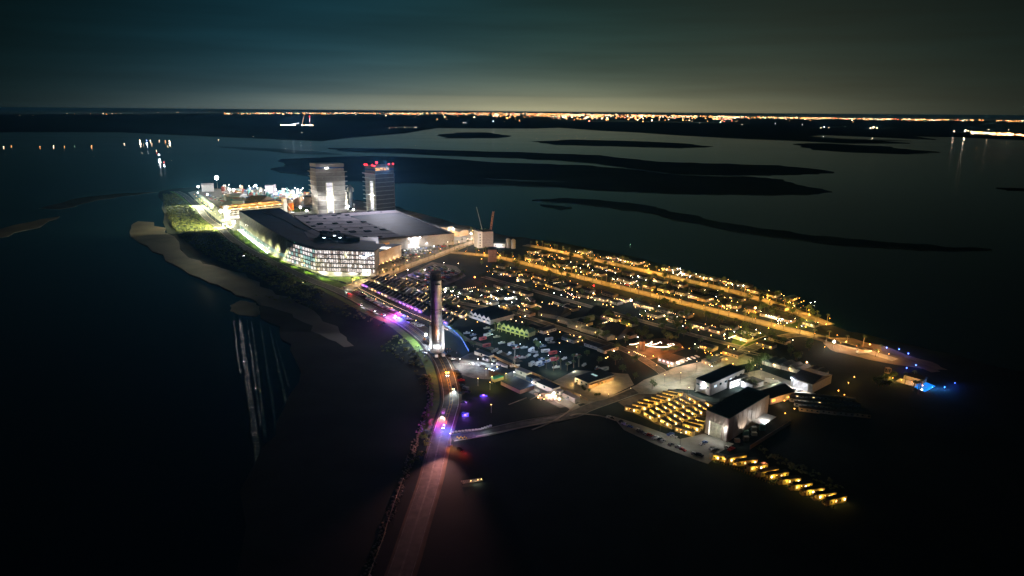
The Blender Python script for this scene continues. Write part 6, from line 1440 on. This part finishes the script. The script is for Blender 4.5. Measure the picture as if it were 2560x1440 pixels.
t = gab('low_dark_building', 'low dark gabled building with one orange window right of the big hall', (1925, 1012), (1985, 995), 18, 5, 3, M_tan, M_gabdk, 'building'); ob('window', MB().box(1.5, -.12, 1.8, 5, -.02, 3.6).mesh('w', glow('orange_window', (1, .42, .06), 3)), t)
light('POINT', t, (6, -5, 2), 900, (1, .6, .4), .2)
gab('flat_dark_building', 'flat dark roofed shed between the grey building and hangar', (1880, 978), (1908, 968), 10, 5, .2, M_hw[2], M_gabdk, 'building')
for i, (x, y) in enumerate(((1925, 958), (1938, 962))):
    t = thing('box_truck', f'white box truck, {("left", "right")[i]} one of two parked before the hangar', 'truck', G(x, y), VA + .5, 'box trucks before the hangar'); ob('box', MB().box(-4, -1.2, 1, 2, 1.2, 3.6).mesh('b', M_white), t); ob('cab', MB().box(2.1, -1.1, .6, 4, 1.1, 2.6).mesh('c', M_white), t)
    wm_ = MB().tube((0, -.2, 0), (0, .2, 0), .5, 8).mesh('w', M_tyre)
    for a in (-2.8, 3):
        for b in (-1, 1): ob('wheel', wm_, t, (a, b, .5))
for pi_, (x, y, c, pw) in enumerate(((1900, 950, (1, .9, .65), 5200), (1930, 975, (1, .88, .6), 6000), (1885, 940, (1, .85, .45), 3600), (1700, 960, (.92, 1, .82), 9000), (1660, 965, (.92, 1, .82), 7500), (1740, 930, (.92, 1, .82), 9000), (1790, 915, (1, .9, .6), 5000), (1720, 998, (1, 1, .9), 6000), (1640, 940, (.9, 1, .8), 4000), (1575, 1000, (1, .9, .7), 1800), (1700, 1115, (1, .98, .85), 2000), (1650, 1085, (1, .98, .85), 1500), (1870, 905, (.9, 1, .3), 4200), (1520, 1015, (1, .9, .7), 1800), (1450, 1018, (1, .8, .5), 1500))):
    t = thing('plaza_lamp', f'plain lamp post, {nth(pi_ + 1)} of those round the {"plaza" if y < 970 else "cross street"}', 'lamp post', G(x, y), 0, 'lamp posts of the plaza'); ob('pole', MB().cyl(0, 0, 0, 9, .1, .07, 5).mesh('p', M_dark), t); ob('lamp', MB().box(-.25, -.15, 9, .25, .15, 9.15).mesh('l', B_winw), t); light('POINT', t, (0, 0, 8.6), pw, c, .2)
for i, (x, y, s) in enumerate(((1873,930,1.1),(1882,926,1.2),(1893,920,1.2),(1901,915,1.1),(1910,912,1.2),(1919,910,1.1),(1868,934,.8),(1878,972,.9),(1888,975,.8))): plant('leafy_tree', G(x, y), f'bushy tree, {nth(i + 1)} of the bright green clump right of the grey building', 'green clump by the grey building', k=3, sc=s)
# ---- cottages
M_yel = mat('cottage_wall', (.46, .34, .15), .75, var=.12); M_cr = mat('cottage_roof', (.035, .030, .028), .8)
def cottage(a, b, dep, label, grp, h=3.3, z=3.3, i=0):
    A_, B_ = G(*a, z), G(*b, z); A_.z = B_.z = 0; d = B_ - A_; L = d.length; rz = math.atan2(d.y, d.x)
    t = thing('cottage', label, 'cottage', A_, rz, grp)
    ob('wall', MB().box(0, 0, 0, L, dep, h).mesh('w', M_yel), t); ob('roof', MB().box(-.15, -.12, h + .01, L + .15, dep + .12, h + .3).mesh('r', M_cr), t)
    n = 4
    for k in range(n):
        ob('window', MB().box(L * (k + .5) / n - .45, -.07, 1.2, L * (k + .5) / n + .45, -.01, 2.3).mesh('w', B_winw if (i + k) % 4 == 1 else B_win if (k + i) % 2 else M_glassd), t)
    ob('door', MB().box(L * .5 - .4, -.09, .1, L * .5 + .4, -.02, 2.1).mesh('d', M_wood), t)
    ob('porch_lamp', MB().ball(0, 0, 0, .2, 6).mesh('l', B_amber), t, (L * .35, -.5, 2.6))
    light('POINT', t, (L * .2, -.95, 2.2), 260 * random.choice((.25, .7, 1.1, 1.8)), (1, .66, .10), .12); light('POINT', t, (L * .8, -.95, 2.2), 220, (1, .64, .10), .12)
    return t
C1 = [(1669,977,1706,983),(1656,981,1692,988),(1641,986,1678,995),(1628,992,1662,1000),(1609,997,1647,1005),(1594,1003,1631,1011),(1581,1010,1616,1017),(1562,1016,1600,1024)]
def cz(v): return [(1500 + a / 6.4, 940 + b / 6.4, 1500 + c / 6.4, 940 + d / 6.4) for a, b, c, d in v]
C2 = cz([(1380,300,1540,400),(1270,340,1450,440),(1180,370,1360,470),(1090,410,1260,510),(990,445,1160,550),(890,480,1060,580),(790,520,970,620),(700,565,870,670)])
C3 = cz([(1680,410,1820,480),(1570,430,1720,530),(1480,470,1640,570),(1370,510,1550,610),(1270,550,1450,650),(1180,590,1350,690),(1070,630,1240,740),(970,675,1150,780)])
C4 = cz([(1520,680,1660,720),(1410,725,1650,780),(1320,760,1590,830),(1200,810,1490,900)])
for nm, cs, dep in (('left column', C1, 3.2), ('middle column', C2, 2.9), ('right column', C3, 2.9), ('group left of the big hall', C4, 3.2)):
    for i, (a, b, c, d) in enumerate(cs): cottage((a, b), (c, d), dep, f'yellow lit cottage, {nth(i + 1)} from the top in the {nm}', 'yellow lit cottages beside the big hall', i=i)
C5 = [(1740 + a / 5.82, 1060 + b / 5.82, 1740 + c / 5.82, 1060 + d / 5.82) for a, b, c, d in ((250,450,440,480),(490,500,740,455),(610,545,900,520),(790,620,1050,590),(950,700,1205,655),(1070,740,1355,700),(1270,810,1530,790),(1440,890,1700,860),(1610,965,1875,930),(1780,1030,2045,1000),(1950,1110,2200,1050))]
for i, (a, b, c, d) in enumerate(C5): 
    t = cottage((a, b), (c, d), 2.9, f'yellow lit cottage with veranda, {nth(i + 1)} from the big hall in the bottom row', 'cottages in the bottom row', i=i)
    ob('veranda', MB().box(-2.2, .2, .1, 0, 2.6, .4).box(-2.2, .2, .4, -2.05, .35, 2.9).box(-2.2, 2.45, .4, -2.05, 2.6, 2.9).box(-2.2, .2, 2.9, 0, 2.6, 3.05).mesh('v', M_wood), t)
    if i in (4,): light('POINT', t, (8, 8, 4), 900, (1, .3, .1), .2)
fl2 = thing('bottom_fence', 'low wooden fence before the bottom row of cottages', 'fence'); P_ = pxs([(1780,1150),(1860,1182),(1930,1212)]) + pxs([(1960,1205),(2020,1240),(2090,1275)])
m = MB()
for p, h in along(P_, 1.6): m.box(p.x - .3, p.y - .05, 0, p.x + .3, p.y + .05, 1.4)
ob('picket', m.mesh('f', M_wood), fl2)['kind'] = 'stuff'
# trailer homes and bungalows on the right
for i in range(16):
    r_, c_ = divmod(i, 4); x, y = 1962 + c_ * 42 + r_ * 12, 992 + r_ * 12 + c_ * 4
    t = home('trailer_home', G(x, y), VA + .55, 13, 4.2, 2.8, .9, M_tr[i % 3], M_hr[2], f'dark roofed trailer home, {nth(i + 1)} of the rows right of the hangar', 'mobile home', 'trailer homes right of the hangar', 4, B_win, LAMP_A if i % 3 == 1 else None, pw=160, lc=(1, .6, .15), won=.12)
for i in range(7): 
    t = home('bungalow', G(1930 + i * 20, 918 + i * 5), VA + 1.57, 14, 9, 3.2, 2, M_hw[3], mat('teal_shingle_roof', (.06, .08, .08), .7), f'bungalow with pale gable, {nth(i + 1)} from the left in the row behind the hangar', 'house', 'bungalows behind the hangar', 2, B_win, LAMP_W if i % 2 else None, pw=500)
    if i == 0: light('POINT', t, (-6, 4, 6), 1500, (.8, 1, .9), .2)
for i, (x, y) in enumerate(((1960,1010),(1985,1030),(1962,1042),(2095,985),(2080,1000),(2120,965),(2135,950),(2110,995))):
    t = thing('garden_lamp', f'{"orange" if i % 2 else "yellow"} garden lamp, {nth(i + 1)} around the right hand trailer homes', 'lamp', G(x, y), 0, 'garden lamps of the right trailer homes'); ob('pole', MB().cyl(0, 0, 0, 2.4, .06, .05, 4).mesh('p', M_dark), t); ob('lamp', MB().ball(0, 0, 2.6, .3, 6).mesh('l', B_amber), t); light('POINT', t, (0, 0, 3.1), 900, (1, .5, .12), .15)
# pool villa
pw_ = zone('swimming_pool', [(2290,962),(2312,955),(2338,966),(2312,980),(2292,972)], mat('pool_water', (.02, .25, .55), .1, emit=(.01, .28, 1), es=.75), .3, -.5)
pl = thing('pool_terrace', 'terrace villa with lit palms beside the blue swimming pool', 'villa', G(2262, 958), VA); ob('wall', MB().box(-4, 8, 0, 10, 15, 3.6).mesh('w', M_hw[1]), pl); ob('roof', MB().gable(-4, 8, 10, 15, 3.6, 5.6, .5).mesh('r', M_shg), pl); ob('terrace', MB().box(-6, -2, 0, 14, 7.8, .3).mesh('t', M_pave), pl); ob('plunge_pool', MB().box(8, -4, .3, 12, -2, .6).mesh('p', MATS['pool_water']), pl)
for x, y, c, pw in ((-14, 2, (1, .72, .1), 1800), (-9, 0, (1, .72, .1), 1500), (-3, 1, (1, .6, .1), 900), (4, 3, (1, .6, .3), 1500), (12, 1, (1, .45, .12), 1500), (18, 3, (.05, .3, 1), 2600), (24, 10, (.05, .3, 1), 3600), (26, 26, (.02, .08, 1), 1500)): light('POINT', pl, (x, y, 2.4), pw, c, .2); ob('lamp', MB().ball(x, y, 1.6, .28, 6).mesh('l', B_blue if c[2] == 1 else B_amber), pl)
for i, (x, y) in enumerate(((2190,960),(2200,955),(2210,950),(2222,948),(2232,944),(2196,968),(2206,966),(2218,965),(2262,960),(2283,976),(2300,975),(2284,950),(2295,985))): plant('palm_tree' if i > 7 else 'leafy_tree', G(x, y), f'lit garden tree, {nth(i + 1)} from the left around the pool villa', 'trees of the pool villa')
sr = thing('lookout_scaffold', 'yellow lit wooden lookout frame left of the pool villa', 'lookout', G(2215, 945)); 
for x in (0, 3):
    for y in (0, 3): ob('post', MB().box(x - .12, y - .12, 0, x + .12, y + .12, 8).mesh('p', M_wood), sr)
for z in (3.5, 7.6): ob('deck', MB().box(-.2, -.2, z, 3.2, 3.2, z + .25).mesh('d', M_wood), sr)
light('POINT', sr, (1, -3, 2), 1500, (1, .7, .1), .2)
for i, (x, y) in enumerate(((2216,874),(2247,878),(2270,889),(2289,918),(2266,925))):
    t = thing('blue_marker_lamp', f'small blue marker lamp, {nth(i + 1)} from the left along the beach track', 'lamp', G(x, y), 0, 'blue marker lamps on the beach'); ob('pole', MB().cyl(0, 0, 0, 1.6, .08, .06, 4).mesh('p', M_dark), t); ob('lamp', MB().ball(0, 0, 1.8, .5, 6).mesh('l', B_blue), t); light('POINT', t, (0, 0, 2.6), 1200, (.04, .10, 1), .15)
bt = thing('beached_boat', 'small white boat with people benches on the lit beach', 'boat', G(2158, 882), .2); ob('hull', MB().prism([(-6, -1.6), (3, -1.8), (8, 0), (3, 1.8), (-6, 1.6)], .3, 1.8).mesh('h', M_white), bt); ob('bench', MB().box(-4, -1, 1.8, 0, 1, 2.3).mesh('b', M_wood), bt)
# dead trees / rocks beside the highway, roadblock, jetty
random.seed(90)
rk = MB()
for p, h in along(HWY[4:95], 1.3):
    n = Vector((-math.sin(h), math.cos(h), 0))
    for _ in range(2):
        q = p + n * (U(12.5, 17)); s = U(.3, .95); rk.lathe([(s * .6, -.2), (s, s * .3), (s * .5, s * .75)], 5, q.x, q.y)
struct('shore_rocks', rk.mesh('rocks', mat('rock', (.24, .19, .16), .9, var=.4, scale=1)), 'stuff')
scrub('roadside_scrub', [[(940,862),(1000,835),(1045,868),(1068,905),(1082,960),(1078,1010),(1062,1030),(1050,960),(1010,905),(960,885)], [(600,735),(850,755),(900,775),(1000,830),(900,800),(760,765)]], .03, .6, 2.0, M_scrub, 8)
scrub('roadside_scrub', [[(1070,1040),(1085,1050),(1070,1120),(1045,1165),(1018,1165),(1050,1120)]], .12, .6, 2.0, M_scrub, 9)
scrub('cottage_hedge', [[(1890,1115),(1960,1140),(2060,1190),(2120,1225),(2080,1225),(1990,1180),(1900,1140)]], .10, .6, 1.8, M_scrub, 10)
rb = thing('roadblock_fence', 'white barrier line with purple and white lamps across the side of the highway', 'fence'); P_ = pxs([(1132,1082),(1165,1078),(1200,1075),(1232,1064)])
m = MB()
for p, h in along(P_, 2.2): m.box(p.x - .9, p.y - .1, 0, p.x + .9, p.y + .1, 1.1)
ob('barrier', m.mesh('b', M_white), rb); light('POINT', rb, G(1140, 1092, 2.5), 1500, (.85, .9, 1), .2); light('POINT', rb, G(1190, 1080, 2.2), 700, (.8, .4, 1), .2); light('POINT', rb, G(1214, 1074, 2.2), 500, (.7, 1, .9), .2)
for i in range(6):
    t = thing('road_barrel', f'yellow road barrier, {nth(i + 1)} from left beside the roadblock', 'barrier', G(1143 + i * 4.6, 1094 + (i % 2) * 3), 0, 'yellow barriers at the roadblock'); ob('body', MB().cyl(0, 0, 0, 1.0, .45, .3, 8).mesh('b', PAL[9][1]), t); ob('base', MB().box(-.6, -.6, 0, .6, .6, .12).mesh('b', M_dark), t)
jt = thing('jetty', 'small lit wooden jetty in the dark lower marsh', 'jetty', G(1180, 1206), .3)
for k in range(12): ob('plank', MB().box(-6 + k, -1.6, 1, -5.15 + k, 1.6, 1.12).mesh('p', M_pave), jt)
for x in (-6, 6): ob('post', MB().box(x - .15, -1.7, 0, x + .15, -1.4, 2.4).mesh('p', M_dark), jt)
for x in (-1, 3, 5): ob('lamp', MB().ball(x, -1.5, 2.0, .2, 6).mesh('l', B_warm), jt)
light('POINT', jt, (2, -2.6, 2.2), 420, (1, .8, .6), .15)
sf = thing('shore_fence', 'long thin fence running down the dark shore at the bottom left', 'fence'); P_ = pxs([(1008,1200),(990,1250),(972,1300),(958,1350),(935,1410),(920,1450)])
m = MB()
for p, h in along(P_, 1.5): m.box(p.x - .07, p.y - .07, 0, p.x + .07, p.y + .07, 1.2)
ob('post', m.mesh('p', M_pave), sf)['kind'] = 'stuff'; ob('rail', MB().path([p + Vector((0, 0, 1.2)) for p in P_], .10, 4).mesh('r', M_pave), sf)
# parked cars before the hall
HC = [(1521,1044),(1555,1058),(1563,1063),(1575,1068),(1597,1078),(1602,1082),(1616,1087),(1625,1090),(1638,1096),(1650,1100),(1657,1104),(1676,1088),(1684,1093),(1677,1113),(1697,1121),(1707,1126),(1737,1137),(1748,1140),(1755,1112),(1762,1108),(1781,1124),(1790,1126),(1820,1122),(1828,1125)]
for i, (x, y) in enumerate(HC):
    kd = ('car', 'suv', 'pickup')[i % 3]; pi = (0, 2, 1, 5, 0, 3, 0, 4)[i % 8]
    vehicle(kd, pi, G(x, y, .16), VA + random.choice((0, .3, 1.5)), f'{PAINT[pi][0]} {kd}, {nth(i + 1)} from the left on the forecourt before the cottages and hall', 'cars on the hall forecourt', full=True)

# ================================================================== FAR LIGHTS
random.seed(12)
cols = [glow('city_lamp_amber', (1, .42, .12), 18), glow('city_lamp_white', (1, .78, .50), 24), glow('city_lamp_red', (1, .16, .10), 20), glow('city_lamp_green', (.5, 1, .6), 16)]
cb = MB()
for i in range(2900):
    x = random.gauss(1380, 420) if R() < .62 else U(560, 2600)
    if x < 560 or x > 2620: continue
    dens = math.exp(-((x - 1480) / 330) ** 2)
    y = hor(x) + random.gauss(0, 1.4 + 1.0 * dens) + (abs(random.gauss(0, 5)) if R() < .35 * dens else 0)
    y = max(y, hor(x) - .7)
    g = G(x, y); D = g.length; s = D / CF * random.choice((.35, .5, .7, 1.0)) * (.8 + .5 * dens)
    if R() < .55 * (.5 + .5 * math.sin(x * .043 + 2 * math.sin(x * .011))): continue
    cb.k = random.choices((0, 1, 2, 3), (60, 28, 8, 4))[0]
    cb.box(g.x - s, g.y - 4, 0, g.x + s, g.y + 4, s * 1.6)
struct('city_lights', cb.mesh('city', *cols), 'stuff')
towers = ((1102, 276), (1106, 276.5), (1355, 276.5), (1430, 279))
for i, (x, y) in enumerate(towers):
    g = G(x, hor(x) + 1); t = thing('far_tower', f'tiny red lit tower on the city skyline, {nth(i + 1)} from the left', 'tower', g, 0, 'far towers on the skyline'); ob('mast', MB().cyl(0, 0, 0, 150, 8, 4, 4).mesh('m', M_dark), t); ob('beacon', MB().ball(0, 0, 155, 14, 6).mesh('b', B_red), t)
# ships and shore lamps left, each one a small vessel or rig with its lamps
FARL = [(50,289,.5,1),(58,287,.4,1),(72,287,.4,3),(82,289,.45,1),(168,286,.8,1),(186,287,.4,0),(226,286,.55,0),(243,287,.5,2),(258,286,.9,1),(266,286.5,.8,0),(280,285.5,.9,1),(291,285.5,.6,0),(303,285.5,.4,1),(318,285.5,.6,3),(331,285,.4,1),(348,286,.5,1),(360,285.5,.5,3),(382,283.5,.5,3),(394,282,.6,1),(429,283,.6,3),(443,281.5,1.2,1),(446,283.5,1.2,0),(476,282,.5,3),(492,280,.4,1),(515,279.8,.4,3),(525,281,.5,1),(541,279.5,.5,0),
        (9,368,.8,1),(28,365,.6,0),(100,368,.8,0),(134,366.5,1,1),(161,367.5,.8,0),(187,366,.5,3),(229,367,1.2,0),(311,360.5,.8,1),(350,354,1.5,1),(367,354,1.7,4),(376,353,1.2,1),(398,353,.8,1),(414,354,1.0,0),(424,354.5,1.6,1),(380,360.5,.7,1),(358,361.5,.6,1),(420,366.5,.6,1),(391,376.5,.7,1),(392,382,.8,2),(398,392.5,3.4,5),(410,408,1.6,2),(402,407.5,.9,1),(546,349.5,.7,1),(633,341.7,.8,1),(755,332.5,.8,1),
        (974,321.5,.8,1),(980,320,.6,2),(990,319.5,.6,1),(1012,319,.7,1),(1024,320,.6,1),(1038,319.5,1.0,1),(1042,320.5,.8,1),(1117,300.5,.7,0),(1158,307.5,.8,1),(1164,308,.9,5),(1233,305.5,1.7,5),(1262,304,.6,1),(1576,613,.9,3),(1730,304,.7,1),(1749,309,.8,5),(1800,308,1.7,3),(1802,306,1.2,1),(1855,312,.9,1),(1938,309.5,.7,5),(2006,312,.8,5),(2060,320,1.9,5),(2052,321,1,1),(2072,320,.8,1),(2113,317.5,.8,3),(2176,323,1.6,1),(2182,322,2.0,1),(2192,322.5,1.8,1),(2184,320,1.2,1),(2385,331,1.4,1),(2412,331,2.2,1),(2420,329,1.2,1),(2239,289,.5,2),(1806,297.5,1.2,3)]
gm = [cols[0], cols[1], glow('far_red_lamp', (1, .1, .08), 8), glow('far_green_lamp', (.5, 1, .75), 8), glow('far_blue_lamp', (.2, .35, 1), 8), glow('far_cool_flood', (.8, .9, 1), 14)]
gn = ['amber', 'warm white', 'red', 'greenish', 'blue', 'cool white']
for i, (x, y, s, c) in enumerate(FARL):
    g = G(x, y); D = g.length; u = D / CF; r_ = max(.3, u * s * .5)
    wh = 'far left horizon' if y < 300 and x < 600 else 'dark left shore' if x < 660 else 'far lagoon shore' if x < 1700 else 'right far shore'
    t = thing('far_lamp', f'tiny {gn[c]} lamp, {nth(i + 1)} counted along the {wh}', 'far lamp', g, 0, 'far lamps on ' + wh)
    ob('pole', MB().cyl(0, 0, 0, r_ * 2, r_ * .15, r_ * .1, 4).mesh('p', M_dark), t); ob('lamp', MB().ball(0, 0, r_ * 2.6, r_, 6).mesh('l', gm[c]), t)
    if s >= 1.4: light('POINT', t, (0, 0, r_ * 4.2), (26 * u * s) ** 2 * 2, (.8, .9, 1) if c != 1 else (1, .8, .6), r_)
cb = MB()
for i in range(160):
    x = U(2428, 2600); y = 331.5 + (x - 2430) * .052 + random.gauss(0, 1.6); g = G(x, y); s = g.length / CF * U(.3, .8); cb.k = random.choices((0, 1, 2, 3), (55, 35, 5, 5))[0]; cb.box(g.x - s, g.y - 3, 0, g.x + s, g.y + 3, s * 1.8)
for i in range(40):
    x = U(1782, 1828); g = G(x, 298 + U(-.4, .4)); s = g.length / CF * .45; cb.k = random.choice((0, 1, 2)); cb.box(g.x - s, g.y - 3, 0, g.x + s, g.y + 3, s * 1.6)
struct('port_lights', cb.mesh('port', *cols), 'stuff')
for k, (x, pw) in enumerate(((2413, 1), (2470, .8), (2520, 1), (2184, 1))): 
    g = G(x, 331 if x > 2200 else 323); t = thing('port_floodlight', f'glaring floodlight on the right far shore, {nth(k + 1)} of four', 'light mast', g, 0, 'glaring floodlights of the far right shore'); ob('mast', MB().cyl(0, 0, 0, 30, 1, 1, 5).mesh('m', M_dark), t); ob('lamp', MB().ball(0, 0, 32, 3.4, 6).mesh('l', cols[1]), t); light('POINT', t, (0, 0, 40), 6e4 * pw, (1, .85, .65), 3)
# launch site with tower and crane far behind
lp = G(740, 314)
ls = thing('launch_site', 'brightly lit launch site with tower far behind the bays', 'launch site', lp)
m = MB(); m2 = MB()
for i in range(95):
    x = random.choice((U(-205, -20), U(-205, 0), U(120, 215), U(60, 215))); y = U(-40, 60); s = U(1.5, 4); b = m if i % 5 else m2; b.box(x - s, y - s, 4, x + s, y + s, 4 + s * 1.6)
ob('floodlight', m.mesh('f', cols[1]), ls)['kind'] = 'stuff'; ob('red_light', m2.mesh('r', cols[0]), ls)['kind'] = 'stuff'
ob('crane_boom', MB().tube((75, 0, 0), (112, 0, 120), 2.2, 4).mesh('b', glow('glowing_boom', (1, .6, .35), .7)), ls); ob('launch_tower', MB().box(181, -3, 0, 187, 3, 110).mesh('t', glow('glowing_tower', (.9, .5, .5), .25)), ls); ob('beacon', MB().ball(184, 0, 118, 6, 6).mesh('b', B_red), ls)  # boom and tower glow by themselves, floodlighting put into the material
ob('ship_hull', MB().tube((-60, 0, 12), (40, 0, 30), 8, 8).mesh('h', glow('glowing_hull', (.8, .9, 1), .3)), ls)  # hull glows by itself, floodlighting put into the material
for x in (-150, -40, 60, 170): light('POINT', ls, (x, -40, 60), 5e5, (.75, .88, 1), 4)
random.seed(13)

# ================================================================== HAZE (humid coastal air)
HZ = True
if HZ:
    m = bpy.data.materials.new('haze'); m.use_nodes = True; t = m.node_tree; t.nodes.clear()
    o = N(t, 'ShaderNodeOutputMaterial'); v = N(t, 'ShaderNodeVolumePrincipled')
    v.inputs['Color'].default_value = (.16, .52, 1, 1); v.inputs['Density'].default_value = 3.8e-5; v.inputs['Anisotropy'].default_value = .6
    t.links.new(v.outputs[0], o.inputs['Volume'])
    struct('haze', MB().box(-70000, -3200, -4, 70000, 110000, 206).mesh('haze', m), 'stuff')
